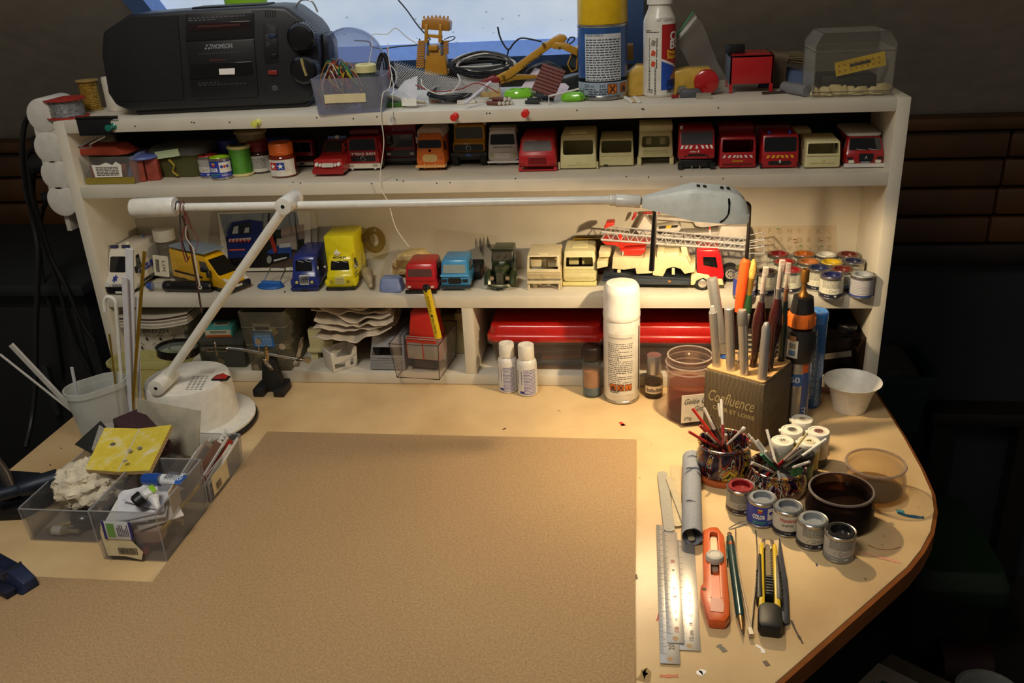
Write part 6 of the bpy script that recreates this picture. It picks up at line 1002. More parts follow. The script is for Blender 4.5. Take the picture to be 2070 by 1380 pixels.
# clear boxes
def cbox(name,lab,px0,px1,py,z,d,pyt,mt,y0=None,flare=.04,cat='box',lid=False,t=.0014):
    a,b=D(px0,py,z),D(px1,py,z);q=(a+b)/2;y=q.y if y0 is None else y0;w=(b-a).length;h=zat(q.x,y,pyt)-z;s=thing(name,lab,cat,(q.x,y+d/2,z));tub(w,d,h,t,flare).build('tub',mt,s)
    if lid:MB().loft([[(x,y2,z2) for x,y2 in rp(w*k,d*k,.004,3)] for k,z2 in ((1.04,h-.003),(1.05,h),(1.05,h+.003),(1.0,h+.005))]).build('lid',mt,s)
    return s,w,h
s,w,h=cbox('clear_box','lidded clear box with teal card packet on top in the bottom compartment',405,500,743,Z4T,.09,693,CLR('c8ccc0',.3,.15,'8a8a80'),lid=True)
p0=s.location;pk=thing('card_packet','teal and cream card packet lying on the lidded clear box','packet',(p0.x-.004,p0.y-.03,p0.z+h+.0052),.08);box((0,.014,.0085),(.045,.034,.017)).build('carton',M('4a9a94',.5),pk,bevel=.0006);box((-.001,-.0034,.007),(.042,.0006,.011)).build('panel',M('c8c4a8',.5),pk);box((0,-.0038,.0022),(.042,.0006,.0035)).build('orange_stripe',M('b85a24',.5),pk);lines(.026,.004,2,onfront(0,-.0038,.009)).build('print',INK,pk,smooth=0);box((.002,.012,.0173),(.026,.014,.0006)).build('barcode_label',M('c8c4b0',.5),pk);barcode(pk,lambda a,b,h2:(.002+a,.012+b,.0176+h2),.02,.01)
s,w,h=cbox('clear_box','tall clear drawer box with blue label packed with cream parts',500,592,752,Z4T,.1,632,CLR('e0dcd0',.22,.1,'a8a494'),flare=.1)
p0=V(s.location);m=MB()
for z in (h*.45,h*.75):m.tube([(x,y,z) for x,y in rp(w*(.9+.1*z/h)*1.005,.1*(.9+.1*z/h)*1.005,.004,2)],.0007,4,closed=True)
m.build('rib',CLR('e0dcd0',.4,.1,'b8b4a4'),s)
lbl=MB().prism([(-.016,0),(.018,0),(.016,.026),(-.018,.028)],0,.0005,'y').build('label',M('2a62a0',.5),s,loc=(-.003,-.0488,h*.42),rot=(-.05,0,0));lines(.028,.022,9,lambda a,b,h2:(a,-h2-.0002,b+.013),just=True).build('print',M('8aa8c8',.5),lbl,smooth=0);MB().prism([(-.015,.028),(.017,.026),(.015,.038),(-.014,.04)],0,.0005,'y').build('barcode_label',M('d0ccc0',.5),s,loc=(-.003,-.0488,h*.42),rot=(-.05,0,0));barcode(s,lambda a,b,h2:(-.001+a,-.0505-h2,h*.42+.033+b),.022,.006)
rg=random.Random(12);lp=('cream frame part','cream bracket','cream chassis piece','cream ladder-shaped part','yellowish strip','cream wheel part','pale cab offcut','cream plate')
for i in range(8):q=V((p0.x+rg.uniform(-.3,.3)*w,p0.y+rg.uniform(-.035,.01),p0.z+.003+.010*i));tag(MB().box((0,0,.003),(rg.uniform(.02,.035),.012,.005)).box((.006,.004,.006),(.008,.01,.006)).build('cream_part',M(('c0b68c','b0a880','c8bc78')[i % 3],.55),loc=q,rz=rg.uniform(-.4,.4),bevel=.0006),lp[i]+(' near the bottom' if i < 3 else ' halfway up' if i < 6 else ' near the top')+' of the tall clear drawer box','model part','cream parts in the drawer box')
# crumpled tissue
def crumple(name,lab,c,sx,sy,sz,mt,seed=1,n=40,rz=0,amp=.35,cat='cloth',freq=3.2,folds=0):
    from mathutils import noise as nz
    m=MB();rings=[];h_=n//2
    for i in range(h_+1):
        th=PI*(i+.03)/(h_+.06);r=[]
        for j in range(n):
            ph=2*PI*j/n;d=V((math.sin(th)*math.cos(ph),math.sin(th)*math.sin(ph),-math.cos(th)))
            p=d*freq+V((seed*3.7,seed,seed*1.3));k=1+amp*nz.noise(p)-amp*.55*abs(nz.noise(p*2.6))-amp*.3*abs(nz.noise(p*5.7))+amp*.12*nz.noise(p*11)+amp*.2
            r.append((d.x*k*sx,d.y*k*sy,max(0,(d.z*k+.92)*sz)))
        rings.append(r)
    m.loft(rings);return tag(m.build(name,mt,loc=c,rz=rz,smooth=50),lab,cat)
# folded sheets of tissue, each a wavy layer
q=D(715,690,.06);ts=thing('tissue','crumpled folded white tissue stuffed above the white cab casting','tissue',(q.x,.018,Z4T+.052));tm_=M('d2c6b4',.85,bump=.3,scale=200)
from mathutils.noise import noise as tno
for i in range(6):
    m=MB();n=30;fr=[]
    for r_ in range(7):
        v_=r_/6;row=[]
        for j in range(n+1):t=j/n;x=-.06+.13*t;z=.002+.010*i*(1-.3*t)+.05*max(0,t-.55)**1.3+.014*(1-t)**2*(i*.3)+.009*tno(V((t*3.1,i*5.3,v_*1.2)))+.005*tno(V((t*8,i*3.1,v_*2)));row.append((x+.004*math.sin(v_*3+i),-.012+.07*v_+.012*tno(V((t*2.5,i*2.7,7)))+.004*i,min(.054,z+.004*v_)))
        fr.append(row)
    top=[[(a,b,c+.0022) for a,b,c in row] for row in fr]
    m.loft(fr,False,False,wrap=False);m.loft(top,False,False,wrap=False);m.loft([fr[0],[(a,b-.0012,c+.0011) for a,b,c in fr[0]],top[0]],False,False,wrap=False);m.loft([fr[-1],top[-1]],False,False,wrap=False);m.build('layer',tm_,ts,smooth=60)
# cream block, white cab casting, grey van body
q=D(650,733,Z4T);s=thing('cream_casting','cream chassis casting standing on end beside the clear drawer box','model part',(q.x,q.y+.012,Z4T));box((-.008,.008,.036),(.026,.016,.034)).build('plate',cm_,s,bevel=.001);box((-.008,.006,.017),(.034,.02,.006)).build('flange',cm_,s,bevel=.001);box((.012,.008,.022),(.016,.02,.024)).build('step',cm_,s,bevel=.002);MB().ball((.014,.002,.007),.007,12).build('boss',cm_,s);box((-.016,.012,.008),(.012,.02,.0155)).build('foot',cm_,s);MB().ball((.006,-.003,.043),.004,10,sc_=(.8,.8,1.3)).build('red_blob',M('a82820',.3,coat=.4),s)
q=D(700,747,Z4T);s=thing('white_casting','white open cab casting lying upside down with window openings','model part',(q.x,q.y,Z4T+.0003),.75);wm=M('cfcac0',.5);w,d,h=.046,.034,.034
o=MB().loft([[(x*k,y*k2+d/2,z) for x,y in rp(w,d)] for k,k2,z in ((.92,.92,0),(1,1,h))]).build('shell',wm,bevel=.001)
boolean(o,MB().loft([[(x*k,y*k2+d/2,z) for x,y in rp(w-.004,d-.004)] for k,k2,z in ((.92,.92,.003),(1,1,h+.01))]).build('c',wm,smooth=0));boolean(o,box((-.009,0,.0095),(.018,.02,.009)).build('c',wm,smooth=0));boolean(o,box((.012,0,.0095),(.006,.02,.012)).build('c',wm,smooth=0));boolean(o,box((.02,d/2,.012),(.02,.014,.012)).build('c',wm,smooth=0));boolean(o,MB().prism([(-.014,.025),(.012,.022),(.02,.04),(-.02,.04)],-.01,.012,'y').build('c',wm,smooth=0));o.parent=s
v=Veh('model_van','unpainted grey van body shell in the bottom compartment',785,748,Z4T,74,686,.1,M('8a8c90',.5),((0,.02),(-.01,.2),(.02,.46),(.1,.7),(.16,.97)),tum=.1,cat='model van',shell=.002,ws=(0,.555,.86,.22,.06,.96),sw=(.2,.4,.5,.68,.04),bev=.003,group='model vehicles on the shelves',lift=.0004)
for z in (.4,.32,.24,.12):v.f('panel_ridge','7c7e82',0,z,.9,.025,th=.001,r=.4)
v.f('bumper','84868a',0,.08,1.0,.1,th=.002,r=.3);v.f('bonnet_ridge','7c7e82',.02,.385,.5,.02,th=.0014,r=.4)
# acrylic box with red fire truck, yellow pen
fa,fb,fc_=D(811,759,Z4T),D(896,764,Z4T),D(932,726,Z4T)
q=(fa+fb)/2;rzb=math.atan2(fb.y-fa.y,fb.x-fa.x);w=(fb-fa).length;s=thing('acrylic_box','clear acrylic box standing over the shelf edge with a red fire truck inside','display box',(q.x,q.y+.036,Z4T+.0002),rzb);h=zat(q.x,q.y,690)-Z4T
ACR=CLR('fcfaf8',.025,.05,'d8d0c8')
tub(w*1.14,.1,h,.0016,.12,.0006).build('box',ACR,s);m=MB()
for k,z in ((.88,.001),(1,h)):m.tube([(x*1.14*w*k,y*.1*k,z) for x,y in rp(1,1)],.0008,5,closed=True)
for x,y in rp(1,1):m.tube([(x*1.14*w*.88,y*.1*.88,0),(x*1.14*w,y*.1,h)],.0007,5)
m.build('edges',M('2a2422',.2,coat=.4),s);bq=V(s.location)
ft=thing('fire_truck','red and silver model fire truck standing nose-up in the acrylic box','model truck',(bq.x+.002,bq.y-.008,Z4T+.004),rzb-.06);fm_='c03a24'
box((0,.006,.034),(.056,.03,.036)).build('body',M(fm_,.4),ft,bevel=.0015)
for x in (-.0135,.0135):p_=box((x,-.0094,.031),(.0245,.001,.027)).build('shutter',M('9c968c',.4,.3),ft,bevel=.0003)
MB().loft([[(x*.05*k,y*.03*k2+.012,z) for x,y in rp(1,1,.1,2)] for k,k2,z in ((1,1,.053),(.96,.95,.066),(.8,.8,.092),(.74,.74,.094))]).build('cab',M('c82a1e',.3,coat=.3),ft,bevel=.001);box((-.004,-.0015,.078),(.022,.002,.014),T=Matrix.Rotation(-.12,4,'X')).build('window',GLASSD,ft,loc=(0,.008,0));box((.0188,.012,.078),(.002,.012,.014)).build('side_window',GLASSD,ft)
m=MB();m.tube([(-.026,-.011,.052),(.024,-.011,.052)],.0006,5);m.tube([(-.026,-.011,.056),(.024,-.011,.056)],.0006,5)
for x in (-.026,-.001,.024):m.tube([(x,-.011,.05),(x,-.011,.056)],.0006,5)
m.build('handrail',M('c8c0b4',.3,.5),ft);box((0,.006,.008),(.05,.026,.014)).build('underside',M('3a2a24',.6),ft,bevel=.002)
for x,y in ((.022,-.004),(-.022,-.004)):MB().cyl((x-.003,y,.01),(x+.003,y,.01),.0085,n=16).build('wheel',TYRE,ft)
a,b=P(861,577,-.0085),P(886,682,-.0085);e=b+(b-a)*.42;o_=V((e.x,e.y,e.z));pn=thing('paint_pen','yellow pen with black end standing in the acrylic box','pen',o_);MB().tube([(0,0,0),(b-o_)],.005,16).build('cap',CLR('e8e8e4',.4,.1,'c0bcb4'),pn);ax_=(a-o_).normalized();L=(a-o_).length
MB().tube([b-o_,ax_*(L-.006)],.0058,18).build('barrel',M('d8b818',.35,coat=.2),pn);MB().tube([ax_*(L-.006),ax_*L,ax_*(L+.0015)],[.0056,.0052,.003],18).build('end_plug',BLACK,pn)
up=V((0,-1,0));up=(up-ax_*up.dot(ax_)).normalized();sd=ax_.cross(up)
def onpen(t0,off=0):return lambda x,y,h2:(b-o_)+ax_*(t0+x)+(up*math.cos(y/.0058)+sd*math.sin(y/.0058)*-1)*(.0059+h2)
for t,t0,wd in (('Teallois',.057,.026),('Marqueur Vidéo',.022,.026)):text(t,.005,onpen(t0),wid=wd).build('lettering',INK,pn,smooth=0)
for t0 in (.038,.078,.084):m=MB();f=onpen(t0);m.add([f(x,y,.0003) for x,y in ((-.002,-.002),(.002,-.001),(.002,.002),(-.001,.002))],[(0,1,2,3)]);m.build('mark',INK,pn,smooth=0)
s2=thing('cream_casting','pale cream casting in the dark behind the acrylic box','model part',(P(915,700,.09).x,.09,Z4T));box((0,0,.03),(.05,.03,.06)).build('plate',M('a89c70',.6),s2,bevel=.003);box((-.02,-.005,.065),(.01,.02,.012)).build('lug',M('a89c70',.6),s2);box((.018,-.005,.065),(.014,.02,.012)).build('lug',M('a89c70',.6),s2)
# red-lidded food boxes
for i,(x0,x1,lab) in enumerate(((983,1222,'red-lidded clear food box left of the white spray can, papers inside'),(1232,1475,'red-lidded clear food box right of the white spray can'))):
    a,b=D(x0,744,Z4T),D(x1,744,Z4T);y0=.012;ax0,bx0=P(x0,700,y0).x,P(x1,700,y0).x;w=bx0-ax0;s=thing('food_box',lab,'food box',((ax0+bx0)/2,y0+.055,Z4T+.0003),0,'red-lidded food boxes');d=.108;h=.05
    MB().loft([[(x,y,z) for x,y in rp(w*k,d*k,.014,4)] for k,z in ((.86,0),(.94,h*.86),(1,h*.9),(1,h),(.97,h),(.92,h*.85),(.84,.002))]).build('tub',CLR('ece4dc',.18,.1,'b0a49a'),s);MB().loft([[(x,y,z) for x,y in rp(w*k,d*k,.014,4)] for k,z in ((.985,h-.002),(1,h),(1,h+.006),(.97,h+.009),(.95,h+.010),(.93,h+.022),(.90,h+.024))]).build('lid',M('b01a14',.3,coat=.4),s)
    q=V(s.location)
    if i == 0:
        for k,(dx,dy,col,wd,z,lb) in enumerate(((.02,-.01,'4a7a9a',.07,.003,'blue paper lowest in the left food box'),(.022,-.006,'6a94a8',.066,.0052,'pale blue paper above the lowest one in the left food box'),(.03,.0,'b0522a',.08,.009,'orange-brown dotted sheet in the left food box'),(.02,.01,'a88a5a',.09,.016,'tan card leaning highest in the left food box'))):tag(box((0,0,.0008),(wd,.05,.0016)).build('paper_sheet',M(col,.6),loc=(q.x+dx,q.y+dy,q.z+z),rz=.05*k,bevel=.0003),lb,'paper','papers in the food box')
        tag(box((0,0,.012),(.035,.03,.018)).build('bubble_pack',M('a08c6a',.5,bump=.8,scale=250),loc=(q.x-.005,q.y+.002,q.z+.018),bevel=.003),'beige bubble-pack lump in the left food box','packing')
    else:tag(box((0,0,.012),(.1,.05,.022)).build('brown_card',M('7a4030',.6),loc=(q.x-.01,q.y,q.z+.003),bevel=.002),'brown-red card bundle in the right food box','card')
# smoked drawers at the right end, with a black lid and a bag
q=V((P(1696,740,.02).x,.066,Z4T+.0003));w=P(1756,740,.014).x-P(1640,740,.014).x;hq=zat(q.x,.012,684)-Z4T;s=thing('smoked_box','smoky transparent storage box at the right end of the bottom compartment','storage box',q);w *= .93;MB().loft([[(x,y,z) for x,y in rp(w,.106,.002,2)] for z in (0,hq)]).build('case',CLR('8a7a6a',.22,.06,'2a241e'),s);m=MB()
for z in (.001,hq):m.tube([(x*w,y*.106,z) for x,y in rp(1,1)],.0009,5,closed=True)
m.build('edges',M('241e1a',.2,coat=.3),s);tag(box((0,0,.015),(w*.6,.06,.028)).build('dark_tray',M('3a342c',.6,noise=.3,scale=60),loc=(q.x,q.y,q.z+.002),bevel=.004),'dark tray of bits inside the smoky storage box','tray');box((-.006,-.0535,hq*.55),(.05,.0006,.009),T=Matrix.Rotation(-.15,4,'Y')).build('sticker',M('6a6458',.5),s)
q2=V((P(1712,668,.04).x,.04,q.z+hq+.0006));tag(MB().lathe([(.0135,0),(.014,.001),(.014,.010),(.0125,.0118),(0,.0118)],26).build('black_jar_top',M('0d0e12',.3,coat=.4),loc=q2),'small black round lid standing on the smoky storage box','lid')
q=V((P(1500,700,.04).x,.05,Z4T));s=thing('white_lid_box','pale ribbed plastic lid glimpsed behind the wooden block','lid',(P(1535,690,.05).x,.06,Z4T));box((0,0,.03),(.07,.04,.06)).build('box',CLR('c8c0b0',.4,.1,'8a8274'),s,bevel=.004)
for i in range(5):box((0,-.0206,.02+i*.008),(.06,.0015,.003)).build('rib',M('b8b0a0',.4),s)
# ================================================================ things on the right half of the desk
def lath(par,name,prof,mt,n=32,**k):return MB().lathe(prof,n,**k).build(name,mt,par)
def onDesk(px,py,pxr):q=D(px,py);r=pxr*mpp(q);return V((q.x,q.y+r,0)),r
# two white bottles with blue print
for px,py,pyt,r,lab,rot in ((1026,796,690,19.5,'white thinner bottle with blue print, left of the pair',-.1),(1065,803,693,20.5,'white thinner bottle with blue print, right of the pair',.05)):
    q,R=onDesk(px,py,r);h=zat(q.x,q.y,pyt+3);s=thing('small_bottle',lab,'bottle',q,rot,'small white bottles');wm=M('dcd8d0',.35,coat=.3)
    lath(s,'bottle',[(R*.9,0),(R,.002),(R,h*.62),(R*.95,h*.68),(R*.7,h*.73),(R*.68,h*.76)],wm);lath(s,'cap',[(R*.78,h*.73),(R*.8,h*.74),(R*.78,h*.985),(R*.74,h),(R*.4,h),(R*.38,h-.0006),(0,h-.0006)],M('e4dfd2',.45),28)
    f=wrapz(R,h*.3,A+.35);lines(R*1.25,h*.52,17,f,fill=.45,just=True,word=(.06,.16)).build('print',M('3a3a98',.5),s,smooth=0);barcode(s,wrapz(R,h*.38,A-.75),h*.28,R*.6,26,4,col='2a2a88',vertical=False);wrap_panel(s,'blue_patch',R,h*.06,h*.11,A-.75,A-.25,'2a2a88',5)
# vial
q,R=onDesk(1196,806,19);h=zat(q.x,q.y,699);s=thing('glass_vial','glass vial of rusty liquid with black screw cap','vial',q)
lath(s,'glass',[(R*.9,0),(R,.0015),(R,h*.66),(R*.9,h*.72),(R*.8,h*.75)],CLR('e8ece8',.12,.05,'c8c8c0'));lath(s,'liquid',[(R*.88,h*.2),(R*.93,h*.2),(R*.93,h*.52),(0,h*.52)],M('b87a50',.25,coat=.4));lath(s,'sediment',[(R*.85,.003),(R*.93,.004),(R*.93,h*.2),(0,h*.2)],M('5a6a78',.35));lath(s,'cap',[(R*.98,h*.76),(R*1.0,h*.77),(R*1.0,h*.985),(R*.94,h),(0,h)],M('1c1210',.4))
for i in range(24):a=i*PI/12;box((R*math.cos(a),R*math.sin(a),h*.87),(.0008,.0008,h*.18)).build('cap_ridge',M('1c1210',.4),s) if i % 2 == 0 else None
# white spray can
q,R=onDesk(1256,819,37);h=zat(q.x,q.y,570);hb=zat(q.x,q.y-R,654);s=thing('spray_can','tall white spray can with white cap and small printed label','spray can',q);wm=M('e2ddd0',.3,coat=.3)
lath(s,'bottom_rim',[(R*.9,0),(R*.97,.001),(R*.97,.004),(R*.93,.005)],M('b0aca4',.3,.9),40);lath(s,'can',[(R*.93,.004),(R*.985,.007),(R*.985,hb-.003),(R*.95,hb)],wm,40);lath(s,'cap',[(R*.98,hb),(R*1.0,hb+.0015),(R*1.0,hb+.008),(R*.985,hb+.0095),(R*.97,h-.014),(R*.93,h-.006),(R*.8,h-.001),(R*.6,h),(R*.1,h),(R*.08,h-.0006),(0,h-.0006)],M('efeae0',.32,coat=.2),44)
Rl=R*.985;wrap_panel(s,'label',Rl,h*.09,hb-.018,A-.85,A+.72,'dcd6c6',18)
fl=wrapz(Rl,h*.34,A-.08);lines(R*1.4,h*.40,24,lambda x,y,hh:fl(x,y,hh+.0002),fill=.4,word=(.05,.16)).build('print',M('4a4648',.5),s,smooth=0);text('USAGE PROFESSIONNEL',.0038,lambda x,y,hh:wrapz(Rl,hb-.024,A-.08)(x,y,hh+.0003),wid=R*1.35).build('lettering',M('8a7a8a',.5),s,smooth=0)
for i,k in enumerate(('F','X','E')):fh=wrapz(Rl,h*.155,A-.46+.42*i);hazard(s,(lambda f:lambda x,y,hh:f(x,y,hh+.0002))(fh),.0098,k)
lines(R*1.2,.005,2,lambda x,y,hh:wrapz(Rl,h*.115,A-.04)(x,y,hh+.0003),word=(.08,.16)).build('print',M('3a3434',.5),s,smooth=0);wrap_panel(s,'dark_seam',Rl,h*.1,hb-.01,A+1.12,A+1.24,'3a342c',3)
# balladine bottle
q,R=onDesk(1321,808,19);h=zat(q.x,q.y,717);s=thing('small_bottle','small glass bottle labelled balladine with silver cap','bottle',q)
lath(s,'glass',[(R*.92,0),(R,.002),(R,h*.42),(R*.9,h*.52),(R*.7,h*.58),(R*.68,h*.62)],CLR('d8c8b0',.2,.05,'8a7a64'));lath(s,'liquid',[(R*.85,.003),(R*.93,.004),(R*.93,h*.38),(0,h*.38)],M('3a2a1c',.2,coat=.5));lath(s,'cap',[(R*.76,h*.57),(R*.78,h*.58),(R*.78,h*.985),(R*.74,h),(0,h)],M('a8a4a0',.3,.85));wrap_panel(s,'label',R,h*.14,h*.32,A-1,A+1.1,'c8b088',14);text('balladine',.0085,lambda x,y,hh:wrapz(R,h*.225,A+.12)(x,y,hh+.0003),wid=.0235,bold=.02).build('lettering',M('1c1a2a',.5),s,smooth=0)
# white-capped glue bottle and preserve jar
q=D(1398,762);s=thing('small_bottle','white-capped small bottle standing behind the preserve jar','bottle',(q.x,q.y,0));lath(s,'bottle',[(.0105,0),(.011,.002),(.011,.03),(.008,.034)],M('c8bc90',.4));lath(s,'cap',[(.012,.034),(.0125,.035),(.0125,.044),(.012,.0455),(0,.0455)],M('e0dac8',.4))
q,R=onDesk(1393,863,46);s=thing('preserve_jar','eight-sided glass preserve jar with handwritten label, stained pink inside','jar',q);h=zat(q.x,q.y,717);J=CLR('f0e4dc',.16,.05,'b09a90')
oc=lambda k,z:[(k*math.cos(i*PI/4+PI/8),k*math.sin(i*PI/4+PI/8),z) for i in range(8)];cc=lambda k,z:[(k*math.cos(i*PI/4+PI/8),k*math.sin(i*PI/4+PI/8),z) for i in range(8)]
m=MB();n8=lambda k,z,rd:[((k if rd else k/max(math.cos(((i*PI/12+PI/8) % (PI/4))-PI/8),.92)*.96)*math.cos(i*PI/12),(k if rd else k/max(math.cos(((i*PI/12+PI/8) % (PI/4))-PI/8),.92)*.96)*math.sin(i*PI/12),z) for i in range(24)]
m.loft([n8(R*.9,0,0),n8(R,.003,0),n8(R,h*.62,0),n8(R*1.02,h*.74,1),n8(R*.98,h*.8,1),n8(R*.97,h*.86,1),n8(R*1.03,h*.88,1),n8(R*1.03,h*.93,1),n8(R*.97,h*.95,1),n8(R*.98,h,1),n8(R*.93,h,1),n8(R*.92,h*.8,1),n8(R*.95,h*.62,0),n8(R*.93,.006,0)]);m.build('glass',J,s)
GR=CLR('fff8f0',.45,.05,'d8ccc0');[MB().tube([(R*k*math.cos(t*.2618),R*k*math.sin(t*.2618),z) for t in range(24)],.0011,6,closed=True).build('rim' if z > h*.97 else 'thread',GR,s) for k,z in ((.96,h),(1.03,h*.9),(.99,h*.8))];lath(s,'pink_residue',[(R*.84,.006),(R*.9,h*.2),(R*.91,h*.48),(R*.88,h*.55)],CLR('dca89c',.22,.3,'9a4a40'),c1=False);lath(s,'dark_liquid',[(R*.82,.006),(R*.88,.008),(R*.88,h*.17),(0,h*.17)],M('3a2018',.3));box((R*.98,0,0),(.001,.04,.042)).build('label',M('ddd4c0',.55),s,loc=(0,0,h*.3),rot=(0,0,-PI/2+.26))
lfn=lambda x,y,hh:Matrix.Rotation(-PI/2+.26,4,'Z')@V((R*.98+.0006+hh,x,h*.3+y))
for t,x,y,sz,wd,it in (('Gelée G',-.001,.011,.012,.03,.35),('Gros',.006,-.001,.012,.016,.35),('370g',-.011,-.015,.007,.011,.3)):text(t,sz,lambda a,b,hh,x=x,y=y:lfn(a+x,b+y,hh),wid=wd,italic=it).build('lettering',INK,s,smooth=0)
# wooden block of tools
BH=.1;c4=[D(1426,745,BH),D(1548.6,778,BH),D(1599.5,727,BH),D(1485,696,BH)];cen=sum(c4,V())/4;rzw=math.atan2(c4[1].y-c4[0].y,c4[1].x-c4[0].x);ws_=.086
wb_=thing('tool_block','wooden block with shade painted into its sides, drilled holes and the word Confluence','tool block',(cen.x,cen.y,0),rzw)
wmat=bpy.data.materials.new('m_block_wood');wmat.use_nodes=True;nt=wmat.node_tree;b_=nt.nodes['Principled BSDF'];b_.inputs['Roughness'].default_value=.6;tc=nt.nodes.new('ShaderNodeTexCoord');wv=nt.nodes.new('ShaderNodeTexWave');wv.wave_type='BANDS';wv.bands_direction='X';wv.inputs['Scale'].default_value=55;wv.inputs['Distortion'].default_value=7;wv.inputs['Detail'].default_value=3;r1=nt.nodes.new('ShaderNodeValToRGB');r1.color_ramp.elements[0].color=lin('4a3f2c')+[1];r1.color_ramp.elements[1].color=lin('5e5038')+[1]  # wood colour darkened to carry the shade on the block's front
for a,b in ((tc.outputs['Object'],wv.inputs['Vector']),(wv.outputs['Fac'],r1.inputs['Fac']),(r1.outputs['Color'],b_.inputs['Base Color'])):nt.links.new(a,b)
box((0,0,BH/2-.001),(ws_,ws_,BH-.002)).build('block',wmat,wb_,bevel=.004);MB().prism(rp(ws_-.004,ws_-.004,.004,3),BH-.0022,BH).build('top_face',M('b08a58',.6,noise=.2,scale=40),wb_)
text('Confluence',.024,onfront(-.002,-ws_/2,BH*.62),wid=.066,italic=.25).build('lettering',M('b0a070',.6),wb_,smooth=0);text('CHER ET LOIRE',.008,onfront(.002,-ws_/2,BH*.46),wid=.06,bold=.02).build('lettering',M('a89868',.6),wb_,smooth=0)
tinv=(Matrix.Translation((cen.x,cen.y,0))@Matrix.Rotation(rzw,4,'Z')).inverted();hm=MB();z8=lambda a,b:(1320+a/3.631,500+b/3.631)
def tool(name,lab,top,bot,dy=0.0,cat='tool',group='tools in the wooden block'):
    B=D(*z8(*bot),BH+.0004);T2=P(*z8(*top),B.y+dy);s=thing(name,lab,cat,B,group=group);l=tinv@B;hm.cyl((l.x,l.y,BH-.0005),(l.x,l.y,BH+.0003),.0048,n=16);return s,T2-B
def rod(s,d,segs):
    """segs: (part name, [(t, radius), ...], material) along the tool"""
    for nm,pr_,mt in segs:MB().tube([d*t for t,r in pr_],[r for t,r in pr_],14).build(nm,mt,s)
SIL=M('c0beba',.32,.85);SIL2=M('c8c6c2',.25,.7)
s,d=tool('craft_knife','thin silver knife handle at the left edge of the wooden block',(435,430),(468,870));rod(s,d,[('handle',[(0,.0052),(.9,.0052)],SIL),('neck',[(.9,.0045),(.97,.003),(1,.0022)],SIL2)])
s,d=tool('craft_knife','thick leaning silver handle with knurled grip and blue ring',(432,225),(522,805),.01);rod(s,d,[('ring',[(-.0,.0062),(.06,.0062)],M('2a5ab0',.4)),('knurled_grip',[(.06,.0068),(.2,.0068)],M('a8a49c',.5,.8,noise=.3,scale=900)),('handle',[(.2,.0074),(.98,.0074),(1,.0068)],SIL)])
s,d=tool('craft_knife','silver rod handle second from the left front of the block',(558,440),(572,898));rod(s,d,[('handle',[(0,.006),(.985,.006),(1,.005)],SIL)])
s,d=tool('craft_knife','silver handle with dull knurled collar in the middle of the block',(655,458),(670,930));rod(s,d,[('handle',[(0,.0055),(.78,.0062)],SIL),('collar',[(.78,.0064),(.96,.0064),(1,.0048)],M('8a8680',.5,.8,noise=.2,scale=800))])
s,d=tool('craft_knife','thin silver pick behind the knurled-collar handle',(695,490),(630,835));rod(s,d,[('handle',[(0,.0028),(.95,.004),(1,.003)],SIL)])
s,d=tool('craft_knife','short silver handle at the right front of the block',(835,550),(800,962));rod(s,d,[('handle',[(0,.0062),(.9,.0056),(.97,.004),(1,.0025)],SIL)])
sleeve=CLR('f4f0ec',.3,.1,'d0c8c0');dk=M('2c0c0a',.2,coat=.7)
for lab,top,bot,c2,sw in (('dark red-brown brush with swollen handle and clear sleeve',(830,145),(735,872),dk,.0088),('tallest dark brown brush with swollen handle and clear sleeve',(950,92),(855,900),dk,.0095)):
    s,d=tool('paint_brush',lab,top,bot,cat='brush');rod(s,d,[('handle',[(0,.0045),(.2,.005),(.42,sw),(.52,sw*.9),(.66,.0042)],c2),('ferrule',[(.66,.0034),(.76,.003)],CHROME),('sleeve',[(.75,.0036),(1,.0036)],sleeve),('bristles',[(.76,.0024),(.9,.0015),(.95,.0003)],M('4a2418',.6))])
s,d=tool('paint_brush','slim dark green brush with clear sleeve at the right of the block',(995,115),(938,828),cat='brush');rod(s,d,[('handle',[(0,.0042),(.3,.0052),(.62,.0032)],M('14241c',.25,coat=.6)),('ferrule',[(.62,.0028),(.76,.0026)],M('b07a5a',.25,.8)),('sleeve',[(.75,.0034),(1,.0034)],sleeve),('bristles',[(.76,.002),(.9,.0004)],M('4a2418',.6))])
s,d=tool('paint_brush','dark brush hidden behind the tallest brown one',(905,300),(880,800),.02,cat='brush');rod(s,d,[('handle',[(0,.004),(.5,.005),(.75,.003)],M('181412',.3,coat=.5)),('ferrule',[(.75,.0028),(1,.0024)],CHROME)])
s,d=tool('paint_brush','green-handled brush with worn yellow bristles pointing up',(740,85),(655,760),.01,cat='brush');rod(s,d,[('handle',[(0,.004),(.5,.0055),(.62,.004)],M('1c3a20',.3,coat=.5)),('ferrule',[(.62,.0034),(.8,.0045)],M('b08a3a',.35,.8)),('bristles',[(.8,.0045),(.88,.0062),(.96,.004),(1,.0015)],M('a8843a',.7,noise=.4,scale=400,bump=.5))])
B=D(*z8(615,742),BH+.0004);s=thing('scriber','orange-handled scriber with black hooked steel tip','tool',B,group='tools in the wooden block');pl4=[P(*z8(a,b),B.y+.0)-B for a,b in ((630,470),(650,300),(678,100),(686,82))];l=tinv@B;hm.cyl((l.x,l.y,BH-.0005),(l.x,l.y,BH+.0003),.0048,n=16)
